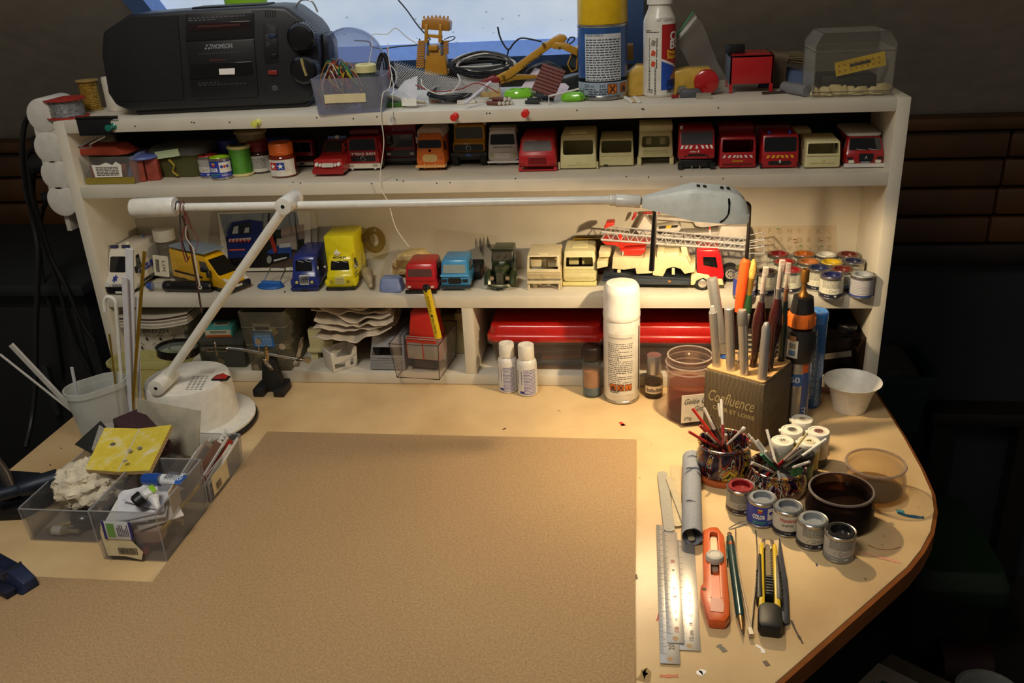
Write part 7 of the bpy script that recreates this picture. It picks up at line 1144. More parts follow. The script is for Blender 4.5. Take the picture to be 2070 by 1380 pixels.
MB().tube([V((0,0,0)),pl4[0]],.0032,12).build('shaft',M('1a1614',.3,.5),s);MB().tube([pl4[0],pl4[0].lerp(pl4[1],.3),pl4[1],pl4[2],pl4[3]],[.0058,.0066,.0074,.0066,.0035],14).build('handle',M('d04a1c',.3,coat=.4),s);hk=[P(a,b,B.y)-B for a,b in ((1509,522),(1513,470),(1515,425),(1514,414),(1505,408),(1495,406))];MB().tube(cr(hk,4),[.0026]*5+[.0024]*10+[.0018]*5+[.001],10).build('hooked_tip',M('221c18',.3,.6),s)
for a,b in ((712,768),(720,800),(612,776),(720,870)):l=tinv@D(*z8(a,b),BH);hm.cyl((l.x,l.y,BH-.0005),(l.x,l.y,BH+.0003),.0032,n=14)
o=hm.build('drill_holes',M('2a1c10',.8),wb_);o['kind']='stuff'
# gas torch and blue gas can
q=D(1603,846);R=.0192;s=thing('gas_torch','gas blowtorch with orange ring, black head and brass nozzle','blowtorch',(q.x,q.y,0));zz=lambda b:zat(q.x,q.y,500+b/3.631)
z0,z1,z2,z3,z4,z5=zz(800),zz(575),zz(470),zz(360),zz(350),zz(160)
lath(s,'can',[(R*.9,0),(R*.96,.002),(R*.96,z0-.004),(R*.8,z0)],M('a8a8ac',.3,.8,noise=.1,scale=600),36);wrap_panel(s,'blue_band',R*.96,z0*.62,z0*.8,A-1.2,A+1.4,'2a5a98',12);wrap_panel(s,'blue_strip',R*.96,.004,z0*.98,A+.25,A+.9,'2a4a88',8);wrap_panel(s,'orange_patch',R*.965,z0*.82,z0*.98,A+.2,A+.7,'c85a20',5);text('60',.012,wrapz(R*.97,z0*.71,A-.3),wid=.014,bold=.03).build('lettering',M('c8ccd0',.5),s,smooth=0);text('3',.02,wrapz(R*.97,z0*.2,A+.55),wid=.008).build('lettering',M('c8ccd0',.5),s,smooth=0)
lath(s,'head',[(R*1.06,z0-.003),(R*1.12,z0),(R*1.12,z1-.012),(R*1.0,z1-.004),(R*.62,z1)],M('121214',.45),36);lath(s,'ring',[(R*.72,z1-.001),(R*.96,z1+.002),(R*.98,z2-.006),(R*.86,z2)],M('c0601c',.4),36);lath(s,'collar',[(R*.82,z2-.001),(R*.8,z2+.004),(R*.68,z3),(R*.3,z3+.001)],M('141416',.45),12);lath(s,'nozzle',[(R*.36,z3),(R*.3,z3+.004),(R*.17,z3+.008),(R*.16,z3+.02),(R*.19,z3+.021),(R*.16,z3+.024),(R*.19,z3+.026),(R*.16,z3+.029),(R*.16,z5-.018),(R*.28,z5-.017),(R*.28,z5-.003),(R*.24,z5),(R*.2,z5),(R*.2,z5-.006)],M('a87838',.35,.9),24)
for i in range(8):a=i*PI/4+.2;box((R*.94*math.cos(a),R*.94*math.sin(a),(z1+z2)/2),(.003,.003,(z2-z1)*.6)).build('grip_rib',M('b0561a',.4),s)
wrap_panel(s,'warning_label',R*1.12,z0+.006,z1-.014,A-.95,A-.25,'d8d4c8',8);
for i in range(3):wrap_panel(s,'pictogram',R*1.125,z0+.009+i*.0105,z0+.0165+i*.0105,A-.8,A-.4,('5a7a98','8a8478','a87a50')[i],4,th=.0005)
q,R=onDesk(1638,827,23);s=thing('gas_can','slim blue gas refill can beside the torch','gas can',q);h=zat(q.x,q.y,628);hb=zat(q.x,q.y,645)
lath(s,'can',[(R*.9,0),(R*.97,.002),(R*.97,hb-.006),(R*.9,hb)],M('2060a8',.32,coat=.4),30);lath(s,'cap',[(R*.98,hb-.002),(R*1.02,hb),(R*1.0,h-.002),(R*.9,h),(R*.3,h),(R*.25,h+.001),(0,h+.001)],M('3a80d0',.35),30);lines(.1,.012,5,lambda x,y,hh:wrapz(R*.97,hb*.55,A-.3)(y,x,hh),word=(.03,.1)).build('print',M('a8c0d8',.5),s,smooth=0);lines(.07,.006,3,lambda x,y,hh:wrapz(R*.97,hb*.3,A+.5)(y,x,hh),word=(.03,.1)).build('print',M('a8c0d8',.5),s,smooth=0);text('3',.013,wrapz(R*.97,hb*.14,A-.35),wid=.008,bold=.02).build('lettering',M('d8e0e8',.5),s,smooth=0)
# white bowl
q=D(1717,826);R0=32*mpp(q);R1=57*mpp((q.x,q.y,.06));h=zat(q.x,q.y,770);s=tag(MB().lathe([(R0*.96,0),(R0,.002),(R0*1.35,h*.75),(R1*.9,h*.9),(R1,h),(R1*1.005,h+.0008),(R1*.97,h+.0004),(R0*1.3,h*.74),(R0*.95,.003),(0,.003)],48).build('plastic_bowl',M('ece8de',.4),loc=(q.x,q.y,0)),'white plastic bowl with flared rim at the back right of the desk','bowl')
q=D(1660,800);tag(MB().lathe([(.004,0),(.004,.03),(.006,.034),(.006,.05)],10,T=Matrix.Rotation(PI/2,4,'Y')).build('small_tube',M('8a5a4a',.4),loc=(q.x-.01,q.y+.01,.0065),rz=-.2),'small glue tube lying between gas can and bowl','tube')
# numbered acrylic pots with white caps
CM=M('d8d2c2',.42)
for px,py,t,col,body,lab in ((1621.6,847,'95','b0a890','c8c0a8','white-capped paint pot numbered 95, rearmost'),(1601,868,'09','6a6458','4a4030','white-capped paint pot numbered 09 with grey dot'),(1655,871,'220','8a5a50','c8bca0','white-capped paint pot numbered 220 with reddish dot'),(1582,890,'24','c0baa8','a8a68a','white-capped paint pot numbered 24, nearest the tool block'),(1635.5,891.5,'49','c8bc90','c0a830','white-capped paint pot numbered 49, yellow body'),(1624,915,'1','1a1a1c','3a6a3a','black-capped paint pot in front of the numbered ones')):
    hh_=.047 if t != '1' else .043;q=D(px,py,hh_);s=thing('paint_pot',lab,'paint pot',(q.x,q.y,0),0,'acrylic paint pots on the desk');R=.0138;cpm=CM if t != '1' else M('121214',.4)
    lath(s,'pot',[(R*.9,0),(R*.97,.001),(R*.97,hh_-.013),(R*.85,hh_-.011)],M(body,.35,coat=.3),28);lath(s,'dark_base',[(R*.985,.0005),(R*.985,.012)],M('1c1c24',.4),28,c0=False,c1=False);lath(s,'cap',[(R*.98,hh_-.012),(R,hh_-.0115),(R,hh_-.001),(R*.95,hh_),(R*.8,hh_),(R*.78,hh_-.0008),(R*.55,hh_-.0008),(R*.5,hh_),(0,hh_)],cpm,30)
    if t != '1':lath(s,'colour_dot',[(R*.42,hh_+.0002),(0,hh_+.0002)],M(col,.5),20,c0=False);text(t,.0065,lambda x,y,hh,z=hh_:(x,y,z+.0005),wid=.003*len(t),bold=.02).build('lettering',INK,s,smooth=0);MB().prism([(-R*1.15,-.003),(-R*.9,-.003),(-R*.9,.003),(-R*1.15,.003)],hh_-.003,hh_-.001).build('tab',cpm,s)
    else:m=MB();m.tube([(.0052*math.cos(i*.4),.0052*math.sin(i*.4),hh_+.0002) for i in range(16)],.0003,4,closed=True);m.build('ring_mark',M('8a8a88',.4),s)
# painted glass pots full of stirring sticks
def speckle(seed):
    m=bpy.data.materials.new('m_paint_streaks_%d' % seed);m.use_nodes=True;nt=m.node_tree;b_=nt.nodes['Principled BSDF'];b_.inputs['Roughness'].default_value=.25;b_.inputs['Coat Weight'].default_value=.5
    tc=nt.nodes.new('ShaderNodeTexCoord');mp_=nt.nodes.new('ShaderNodeMapping');mp_.inputs['Scale'].default_value=(1,1,.35);mp_.inputs['Location'].default_value=(seed,seed*2,0);n1=nt.nodes.new('ShaderNodeTexNoise');n1.inputs['Scale'].default_value=85;n1.inputs['Detail'].default_value=2;n1.inputs['Distortion'].default_value=.8;r=nt.nodes.new('ShaderNodeValToRGB');r.color_ramp.interpolation='CONSTANT'
    for i,(p_,c) in enumerate(((0,'14100e'),(.36,'2a1a3a'),(.42,'0e0c0c'),(.46,'8a2418'),(.485,'1a1412'),(.52,'b0aaa0'),(.55,'18120e'),(.585,'c07834'),(.62,'241814'),(.64,'c8b030'),(.69,'16100e'),(.74,'8a2018'))):
        e=r.color_ramp.elements[i] if i < 2 else r.color_ramp.elements.new(p_);e.position=p_;e.color=lin(c)+[1]
    for a,b in ((tc.outputs['Object'],mp_.inputs['Vector']),(mp_.outputs[0],n1.inputs['Vector']),(n1.outputs['Fac'],r.inputs['Fac']),(r.outputs['Color'],b_.inputs['Base Color'])):nt.links.new(a,b)
    return m
def glasspot(lab,px,py,pxr,pyrim,mt,rim,wall=None,inner=None):
    q,R=onDesk(px,py,pxr*.94);R=pxr*mpp(q);h=zat(q.x,q.y-R*.9,pyrim);s=thing('glass_pot',lab,'glass pot',q,0,'glass yoghurt pots')
    lath(s,'glass',[(R*.86,0),(R*.93,.002),(R,h*.3),(R,h*.55),(R*.9,h*.8),(R*.87,h*.86),(R*.93,h*.9),(R*.955,h*.95),(R*.93,h),(R*.88,h),(R*.83,h*.88),(R*.86,h*.78),(R*.95,h*.52),(R*.95,h*.3),(R*.85,.005)],mt,40);
    MB().tube([(R*.92*math.cos(t*.1745),R*.92*math.sin(t*.1745),h*.975) for t in range(36)],.0016,8,closed=True).build('rim',CLR('f4ece4',.55,.05,'a89c94') if mt.name.startswith('m_clear') else mt,s)
    return s,q,R,h
def z3(a,b):return 1360+a/3.631,780+b/3.631
od=D(1462,985);tag(MB().lathe([(.031,0),(.0335,.001),(.0335,.005),(.031,.0065),(0,.0065)],40).build('orange_lid',M('b85a24',.45),loc=(od.x,od.y+.03,0)),'orange round lid under the left pot of stirring sticks','lid')
s1,q1,R1_,h1=glasspot('paint-spattered glass pot of stirring sticks standing on an orange lid',1468,982,54,922,speckle(1),None);s1.location.z=.0067;s1.location.x=od.x+.002;s1.location.y=od.y+.031
s2_,q2_,R2_,h2_=glasspot('paint-spattered glass pot of stirring sticks behind the red and blue tins',1576,1020,58,968,speckle(4),None)
lath(s1,'paint_sludge',[(R1_*.8,h1*.35),(0,h1*.36)],M('2a1414',.4),c0=False);lath(s2_,'paint_sludge',[(R2_*.8,h2_*.35),(0,h2_*.36)],M('1a1420',.4),c0=False)
def stick(lab,top,pot,R,h,col,r=.0016,c2=None,base=None,z0=.012,dz=0,tip=None):
    """a stirring stick from inside a pot up to a pixel; its foot leans to the far inside of the pot"""
    c=V(pot.location);rimp=V((c.x,c.y,c.z+h));e0=D(*top,c.z+h+.03);k=(e0-rimp);k.z=0;k=k.normalized() if k.length > 1e-4 else V((1,0,0))
    y_top=c.y+k.y*min(R*1.1,.03);e=P(*top,y_top);f=V((c.x-k.x*R*.45,c.y-k.y*R*.4,c.z+z0));o_=f;s=thing('stirring_stick',lab,'stick',f,0,'stirring sticks in the glass pots');d=e-f
    MB().tube([V((0,0,0)),d*.5,d],r,8).build('stick',M(col,.45),s)
    if c2:MB().tube([d*.02,d*.42,d*.62],[r*1.25,r*1.3,r*1.05],8).build('dried_paint',M(c2,.35,coat=.3,noise=.6,scale=300),s)
    MB().tube([d*.99,d*1.001],r*.55,8).build('bore',M('8a8278',.6),s) if tip is None else MB().tube([d*.9,d,d*1.02],[r*1.1,r*1.7,r*.8],8).build('blob',M(tip,.5),s)
for lab,top,col,c2,r,tip in (('long red stick leaning far left in the left pot',(145,165),'c02818','8a1c14',.0019,None),('red stick lowest on the left of the left pot',(118,335),'b82a1c','6a1a14',.0018,None),('short red stick between the other two red ones',(198,290),'b82418','7a1a12',.0018,None),('white stick rising above the long red one',(228,158),'d4cec0','3a2420',.0018,None),('white stick leaning in front of the block lettering',(355,95),'dcd6ca','8a1c18',.0018,None),('twisted white stick behind the tall white one',(335,125),'c8c2b6','4a3020',.0014,None),('thin cream stick low in the left pot',(248,345),'cfc8b8','3a2818',.0012,None),('brownish dipped stick in the middle of the left pot',(390,355),'b0a498','4a1c18',.0018,None),('white stick with a lumpy end at the right of the left pot',(522,310),'d4cfc4',None,.0016,'d8d4cc'),('dark paint-caked stick at the back of the left pot',(280,215),'5a4630','6a4a20',.0016,None),('paint-caked brown stick between the white ones',(340,225),'5c4c34','a83c20',.0015,None)):stick(lab,z3(*top),s1,R1_,h1,col,r,c2,tip=tip)
for lab,top,col,c2,r in (('white stick leaning far right out of the right pot',(1130,388),'dcd6ca','2a2018',.0018),('long white stick pointing right from the left pot',(690,318),'d4cec2',None,.0018),('white stick at the left of the right pot',(578,382),'d4cec2',None,.0019),('second white stick beside it in the right pot',(620,398),'d0cabe',None,.0019),('thin white stick behind the two white ones',(552,350),'c8c2b6',None,.0013),('short white stick low at the left of the right pot',(582,562),'d4cec0',None,.0018),('white stick with stained end in the middle of the right pot',(682,478),'cfc8bc','4a2420',.0018),('yellow-streaked stick pointing up right',(985,348),'b8a868','6a5020',.0014),('red-flecked stick leaning right in the right pot',(915,455),'a89488','8a1a16',.0018),('dull grey stick beside the red-flecked one',(960,460),'7a766e','5a5650',.0015),('white stick bent low over the right rim',(1005,555),'d0cabc','2a2420',.0017),('green stick at the back of the right pot',(650,500),'1c7a50',None,.0022)):stick(lab,z3(*top),s2_,R2_,h2_,col,r,c2)
# clear pot and dark pot
GL=CLR('f2ece2',.05,.04,'b8aca0');s,q,R,h=glasspot('clear glass pot with a little water near the desk corner',1776,1029,61,965,GL,None);lath(s,'water',[(R*.84,.006),(R*.9,.008),(R*.93,h*.22),(0,h*.22)],CLR('d8ccb8',.12,.05,'9a8a70'));
s,q,R,h=glasspot('dark-stained glass pot of murky thinner',1706,1089,66,1022,CLR('a89488',.14,.05,'4a3c36'),None);lath(s,'thinner',[(R*.84,.006),(R*.9,.008),(R*.94,h*.45),(0,h*.45)],M('1a100c',.12,coat=.6));lath(s,'stain',[(R*.87,.006),(R*.945,h*.3),(R*.945,h*.5),(R*.88,h*.74)],CLR('8a6a58',.3,.3,'3a2018'),c0=False,c1=False)
# front row of tins
for px,py,lid,lab,k in ((1497.7,1044,'7a1216','red-topped paint tin in front of the stick pots',dict(rot=-.1,body='a8a294',band='2a1c20')),(1541,1069,'7c8084','blue COLOR paint tin with grey lid in the front row',dict(style='revell',rot=.1)),(1594,1088,'6c7074','grey-topped paint tin with Humbrol lettering',dict(rot=.25,brand=1,body='cfcabc')),(1643.7,1115,'84888a','light grey-topped paint tin, fourth in the front row',dict(rot=0,body='b8b4a4')),(1700,1141,'161618','black-topped paint tin nearest the desk edge',dict(rot=-.1,body='b4b0a6',band='8a8a88'))):tin(px,py,0.0003,lab,lid,group='paint tins on the desk',**k)
# paper clip and sandpaper roll
pc=[D(*z3(a,b),.0008) for a,b in ((425,1050),(545,1010),(550,995),(500,995),(420,1035),(415,1045),(435,1045),(530,1008))];wire('paper_clip','bent paper clip lying by the blue tin',pc,.0005,'a8a49c','paper clip',None,4,6,.25)
a,b=D(1399,1085,.012),D(1397,925,.012);s=thing('sandpaper_roll','rolled tube of grey-blue abrasive paper on the desk','sandpaper roll',(a.x,a.y,.0005));d=b-a;R=.0105;m=MB();n=40
sp=lambda t:(R+.0012*t/(2*PI))
rings=[[(sp(i*2.4*PI/n)*math.cos(i*2.4*PI/n+.3),sp(i*2.4*PI/n)*math.sin(i*2.4*PI/n+.3)) for i in range(n+1)]]
T=Matrix.Translation((0,0,R+.0014))@Matrix.Rotation(math.atan2(d.y,d.x)-PI/2,4,'Z');L=(b-a).length
m.loft([[T@V((x*k,y,z*k)) for x,z in rings[0]] for y,k in ((0,1),(L*.9,1),(L,.98))],False,False,wrap=False);m.build('roll',M('8e929a',.7,noise=.12,scale=400,bump=.2),s,smooth=60)
for t in (.3,.72):m=MB();m.tube([T@V((R*1.13*math.cos(u),L*t+.004*math.cos((u-2.0)*2),R*1.13*math.sin(u))) for u in [1.3+i*.12 for i in range(8)]],.0006,5);m.build('hole_edge',M('2a2c34',.6),s)
# wooden spatulas (lolly sticks) and rulers
def strip(name,lab,p0,p1,w,th,z,mt,cat,w1=None,rnd=True,**k):
    a,b=D(*p0,z),D(*p1,z);d=b-a;L=d.length;s=thing(name,lab,cat,(a.x,a.y,z),math.atan2(d.y,d.x)-PI/2,**k);w1=w1 or w;ar=[(w/2*math.cos(t),w/2*math.sin(t)*.8) for t in [PI+i*PI/8 for i in range(9)]] if rnd else [(-w/2,0),(w/2,0)];br2=[(w1/2*math.cos(t),L+w1/2*math.sin(t)*.8) for t in [i*PI/8 for i in range(9)]] if rnd else [(w1/2,L),(-w1/2,L)]
    MB().prism(ar+br2,0,th).build('blade' if 'ruler' in name else 'strip',mt,s,bevel=.0002);return s,L
sp_=M('c8b48c',.6,noise=.1)
strip('sanding_stick','pale sanding stick left of the abrasive roll, tip on the steel ruler',(1353,1070),(1339,958),.0125,.0012,.0028,M('a8a294',.7,noise=.1,scale=500),'sanding stick',group='sanding sticks');strip('sanding_stick','cream sanding stick lying between the other two',(1369,1060),(1365,945),.0115,.0012,.0016,sp_,'sanding stick',group='sanding sticks');strip('sanding_stick','sanding stick slanting under the abrasive roll',(1398,1090),(1352,968),.0075,.0012,.0046,M('bcae8e',.65),'sanding stick',group='sanding sticks')
RU=M('c4c0ba',.3,.6,noise=.05)
def ruler(lab,p0,p1,w,z,marks,ang=0):
    s,L=strip('steel_ruler',lab,p0,p1,w,.0007,z,RU,'ruler',rnd=False,group='steel rulers');m=MB();n=int(L/.002)
    for i in range(n):l=w*(.32 if i % 5 == 0 else .18);m.box((-w/2+l/2+.0002,.012+i*.002,.0008),(l,.00025,.0002)) if .012+i*.002 < L else None
    o=m.build('graduations',M('5a5856',.5),s);o['kind']='stuff';MB().cyl((0,.006,.0004),(0,.006,.00085),.0028,n=20).build('hang_hole',M('b08c60',.6),s)
    for t,y,c,sz in marks:text(t,sz,lambda x,yy,hh,y=y:(w*.12-yy*1,y+x,.0008+hh),bold=.01).build('numeral',M(c,.5),s,smooth=0)
    return s
ruler('narrow steel ruler numbered in red 50, 100, 150, on top of the others',(1366,1300),(1353,1075),.0165,.0022,(('150',.018,'a83a30',.006),('140',.032,'4a4846',.0035),('130',.044,'4a4846',.0035),('100',.066,'a83a30',.006),('90',.08,'4a4846',.0035),('50',.125,'a83a30',.006),('60',.11,'4a4846',.0035)))
ruler('wider steel ruler showing 11 to 15 cm at its end',(1394,1315),(1384,1092),.021,.0006,(('15 cm',.02,'3a3836',.006),('14',.036,'3a3836',.005),('13',.048,'3a3836',.005),('12',.06,'3a3836',.005),('11',.071,'3a3836',.005),('10',.082,'3a3836',.005)))
ruler('long steel ruler undermost, marked 20 at its near end',(1355,1342),(1343,1062),.0185,.0014,(('20',.022,'2a2826',.008),('19',.036,'4a4846',.005)))
# orange cutter
a,b=D(1449,1272),D(1441,1080);d=b-a;L=d.length;s=thing('utility_knife','orange plastic sliding cutter with round grey knob','utility knife',(a.x,a.y,.0004),math.atan2(d.y,d.x)-PI/2);om=M('d25a1e',.35,coat=.3)
bw=30*mpp(a)
body=[(-bw*.55,0),(bw*.55,0),(bw*.85,L*.06),(bw*.9,L*.2),(bw*.85,L*.5),(bw*.8,L*.9),(bw*.35,L),(-bw*.2,L*.995),(-bw*.8,L*.95),(-bw*.85,L*.6),(-bw*.85,L*.36),(-bw*1.05,L*.33),(-bw*1.1,L*.26),(-bw*.75,L*.08)]
o=MB().prism(body,0,.011).build('body',om,bevel=.0022);boolean(o,MB().prism(rp(bw*.62,L*.74,bw*.28,4,0,L*.56),.004,.02).build('c',om,smooth=0));o.parent=s
MB().prism(rp(bw*.5,L*.4,.002,3,0,L*.72),.0042,.0062).build('blade',M('d8b898',.3,.4),s);
for sx in (-1,1):box((sx*bw*.36,L*.56,.0112),(.0012,L*.7,.0015)).build('rail',M('e06a28',.35),s)
lath(s,'knob',[(.0085,.009),(.0098,.010),(.0098,.0145),(.0085,.0165),(.006,.0172),(.0055,.0168),(0,.0168)],M('bfb8a8',.4),30,c=(0,L*.62,0));MB().cyl((-bw*.82,L*.29,.0105),(-bw*.82,L*.29,.0113),.0022,n=14).build('hole',M('4a1c0c',.6),s)
MB().prism([(-bw*.42,.012),(bw*.42,.012),(bw*.5,.02),(bw*.4,.032),(-bw*.4,.032)],.0108,.0116).build('end_patch',M('b8624a',.4),s)
# green mechanical pencil
a,b=D(1501,1282,.005),D(1474,1078,.005);d=b-a;s=thing('clutch_pencil','dark green clutch pencil with brass tip','pencil',(a.x,a.y,.0054));dd=V((d.x,d.y,0));rod(s,dd,[('lead',[(0,.0006),(.05,.0012)],M('3a3a3c',.4,.4)),('tip',[(.03,.0012),(.1,.0028),(.15,.0034)],M('b08a5a',.3,.8)),('barrel',[(.15,.0042),(.2,.0046),(.9,.0046)],M('123a38',.3,coat=.5)),('band',[(.84,.0049),(.87,.0049)],M('a86a48',.25,.9)),('clip_end',[(.9,.0042),(.95,.0038)],M('123a38',.3,coat=.5)),('push_button',[(.95,.0028),(.99,.0028),(1,.002)],M('c0a090',.25,.9))]);MB().tube([dd*.86+V((-.0045,0,.002)),dd*.7+V((-.0058,0,.001))],.0008,6).build('clip',M('2a3a3a',.3,.7),s)
# tweezers
def tweez(lab,joint,tipa,tipb,w,name='tweezers'):
    a=D(*joint,.003);s=thing(name,lab,'tweezers',(a.x,a.y,.0006),group='tweezers')
    for t in (tipa,tipb):
        e=D(*t,.003)-a;e.z=0;sd=V((-e.y,e.x,0)).normalized();bow=1 if (t is tipb) else -1;pts=[V((0,0,0)),e*.15+sd*-bow*.0008,e*.5-sd*bow*.003,e*.8-sd*bow*.0025,e];m=MB();pp_=cr(pts,4);m.loft([[p-sd*.0005+V((0,0,0)),p+sd*.0005,p+sd*.0005+V((0,0,w*(1-.7*i/len(pp_)))),p-sd*.0005+V((0,0,w*(1-.7*i/len(pp_))))] for i,p in enumerate(pp_)]);m.build('arm',M('b0aaa4',.22,1),s)
    box((0,0,w/2),(.0042,.009,w)).build('joint',M('b0aaa4',.25,1),s,rz=.1);return s
tweez('long silver tweezers lying open between pencil and yellow cutter',(1517,1280),(1487,1068),(1527,1070),.006)
a,b=D(1586,1263),D(1575,1093);d=b-a;L=d.length;s=thing('flat_tweezers','flat pointed steel tweezers right of the yellow cutter','tweezers',(a.x,a.y,.0006),math.atan2(d.y,d.x)-PI/2,'tweezers')
for z in (0,.003):MB().prism([(-.004,0),(.0,-.003),(.004,0),(.005,L*.3),(.0048,L*.5),(.0004,L),(-.0004,L),(-.005,L*.5),(-.0052,L*.3)],z,z+.0012).build('arm',M('8c94a4',.28,.95),s,bevel=.0003)
box((0,.008,.0021),(.006,.012,.002)).build('joint',M('8c94a4',.3,.9),s)
# yellow and black snap-off cutter
a,b=D(1556,1290),D(1551,1100);d=b-a;L=d.length;s=thing('utility_knife','yellow and black snap-off cutter','utility knife',(a.x,a.y,.0004),math.atan2(d.y,d.x)-PI/2);bw=27*mpp(a);ym_=M('d8b414',.4);kb=M('141414',.5)
for sx in (-1,1):
    MB().prism([(sx*bw*.35,L*.2),(sx*bw*.82,L*.2),(sx*bw*.8,L*.5),(sx*bw*.7,L*.88),(sx*bw*.6,L*.92),(sx*bw*.36,L*.9)],0,.012).build('side',ym_,s,bevel=.0015);MB().prism([(sx*bw*.5,L*.3),(sx*bw*.95,L*.28),(sx*bw*.92,L*.5),(sx*bw*.8,L*.78),(sx*bw*.55,L*.76)],-.0002,.0126).build('grip',kb,s,bevel=.0015)
    for i in range(7):box((sx*bw*.93,L*(.32+i*.045),.006),(.0012,.002,.011)).build('grip_rib',kb,s)
    MB().prism([(sx*bw*.2,L*.88),(sx*bw*.55,L*.9),(sx*bw*.5,L*.985),(sx*bw*.2,L)],.003,.0075).build('nose',M('b8a894',.25,.9),s,bevel=.0004)
box((0,L*.5,.0015),(bw*1.2,L*.75,.003)).build('channel',M('2a2824',.5),s);MB().prism([(-bw*.2,L*.4),(bw*.3,L*.4),(bw*.3,L*.93),(-bw*.05,L*.96),(-bw*.2,L*.93)],.004,.0048).build('snap_blade',M('b4a890',.25,.95),s)
for i in range(18):box((bw*.26,L*(.45+i*.025),.0052),(.0022,.0005,.0006)).build('score_line',M('4a443c',.5),s)
box((0,L*.42,.0095),(bw*.62,L*.2,.009)).build('slider',kb,s,bevel=.0012)
for i in range(6):box((0,L*(.345+i*.03),.0145),(bw*.56,.0016,.0012)).build('slider_rib',kb,s)
MB().prism([(-bw*.75,0),(bw*.75,0),(bw*.9,L*.04),(bw*.88,L*.2),(bw*.4,L*.24),(-bw*.4,L*.24),(-bw*.88,L*.2),(-bw*.9,L*.04)],0,.0145).build('end_cap',kb,s,bevel=.003)
# ================================================================ things on the left half of the desk
FR=CLR('f2f3f0',.75,.3,'dcdeda')
# tall frosted cup with plastic profiles
cl_,crr=D(130,795,.108),D(250,757,.108);cc_=(cl_+crr)/2;rzc=math.atan2(crr.y-cl_.y,crr.x-cl_.x);cL=(crr-cl_).length;cup=thing('frosted_jug','tall frosted oval plastic container holding white profiles','container',(cc_.x,cc_.y,.0003),rzc)
ov=lambda k,w,z:[(x,y,z) for x,y in rp(cL*k,w,w*.49,6)]
MB().loft([ov(.72,.036,0),ov(.98,.05,.098),ov(1.04,.054,.1),ov(1.04,.054,.108),ov(1.0,.05,.108),ov(.96,.047,.098),ov(.7,.033,.003)]).build('cup',FR,cup)
def prof(name,lab,top,foot,w,th,col,cat='profile',metal=0,hook=None):
    """strip standing in the cup: foot given in cup coordinates, top as pixel + distance"""
    f=cup.matrix_basis@V(foot);e=P(top[0],top[1],f.y+top[2]);s=thing(name,lab,cat,f,0,'profiles in the frosted container');d=e-f
    if hook:MB().tube(cr([V((0,0,0)),d*.9,d,d+V((-.004,0,.007)),d+V((-.011,0,.008)),d+V((-.016,0,.001)),d+V((-.018,0,-.012))],4),w,10).build('tube',M(col,.4),s)
    else:
        t=d.normalized();u=t.cross(V((0,1,0))).normalized();v=t.cross(u);MB().loft([[b+u*a*w/2+v*c*th/2 for a,c in ((-1,-1),(1,-1),(1,1),(-1,1))] for b in (V((0,0,0)),d)]).build('strip',M(col,.4,metal),s)
    return s
WP='d8d8dc'
prof('plastic_profile','wide white plastic profile standing tallest in the frosted container',(262,503,0),(.03,.004,.006),.0105,.003,WP);prof('plastic_profile','second white profile close beside the tallest one',(252,560,0),(.027,-.004,.006),.007,.003,'ccccd2');prof('brass_profile','brass strip leaning behind the white profiles',(292,508,.01),(.024,-.004,.006),.004,.002,'b08a2a',metal=.8);prof('plastic_profile','hooked white tube in the frosted container',(234,612,0),(.022,.002,.006),.0026,.003,'e0ddd4',hook=1);prof('plastic_profile','slim white profile to the right of the brass strip',(277,600,.005),(.04,-.004,.006),.004,.002,WP);prof('plastic_profile','thin white rod right of the slim profile',(272,626,.005),(.043,.002,.006),.002,.002,'c8c8cc');prof('brass_profile','thin brass rod left of the white profiles',(221,675,.01),(.02,.012,.006),.002,.002,'a88a3a',metal=.8)
prof('plastic_profile','thick white profile leaning far out to the left',(22,696,0),(-.012,-.004,.03),.006,.004,'b8b4ac');prof('plastic_profile','thin white rod leaning far out to the left',(0,716,0),(-.006,-.008,.03),.0022,.002,'c8c4bc');prof('plastic_profile','short thin white rod at the front of the frosted container',(145,742,0),(-.028,.004,.03),.0035,.002,'c0c0c6')
# yellow-green tub behind the lamp
t_=thing('food_tub','translucent yellow-green tub behind the lamp base','tub',(-.508,-.038,.0003));YG=CLR('e8e4b0',.8,.3,'cfca90');MB().loft([[(x,y,z) for x,y in rp(.13*k,.058*k,.02*k,5)] for k,z in ((.8,0),(.98,.052),(1.03,.053),(1.03,.058),(.98,.058),(.94,.05),(.76,.002))]).build('tub',YG,t_);MB().loft([[(x,y,z) for x,y in rp(.13*k,.058*k,.02*k,5)] for k,z in ((.75,.003),(.8,.02))],False,True).build('contents',M('b89a6a',.6),t_)
# helping-hands stand with magnifier
HY=-.032;q=D(548,797);hs=thing('helping_hands','helping-hands stand with magnifying glass and chrome clips on a black foot','helping hands',(q.x,HY,0));hp=lambda a,b,y=0:(lambda p:V((p.x-q.x,y,p.z)))(P(a,b,HY+y));kb=M('141414',.6)
for dx in (-.0165,.0165):MB().prism([(-.0085,-.022),(.0085,-.022),(.0085,.012),(.004,.022),(-.004,.022),(-.0085,.012)],0,.013).build('foot',kb,hs,loc=(dx,0,0),bevel=.002)
box((0,.003,.0065),(.03,.014,.0125)).build('foot_bridge',kb,hs,bevel=.002);MB().loft([[(x*k,y*.7+.004,z) for x,y in rp(.034,.02,.002,2)] for k,z in ((1,.011),(.62,.05),(.5,.056))]).build('column',kb,hs)
CH=M('b8b0a4',.16,1)
A0,A1=hp(492,707),hp(618,729)
MB().cyl(A0,A1,.0028,n=14).build('crossbar',CH,hs);MB().cyl(hp(543,738),hp(538,706),.004,n=16).cyl(hp(538,706),hp(538,700),.0026,n=12).build('centre_clamp',M('a8906a',.25,.95),hs)
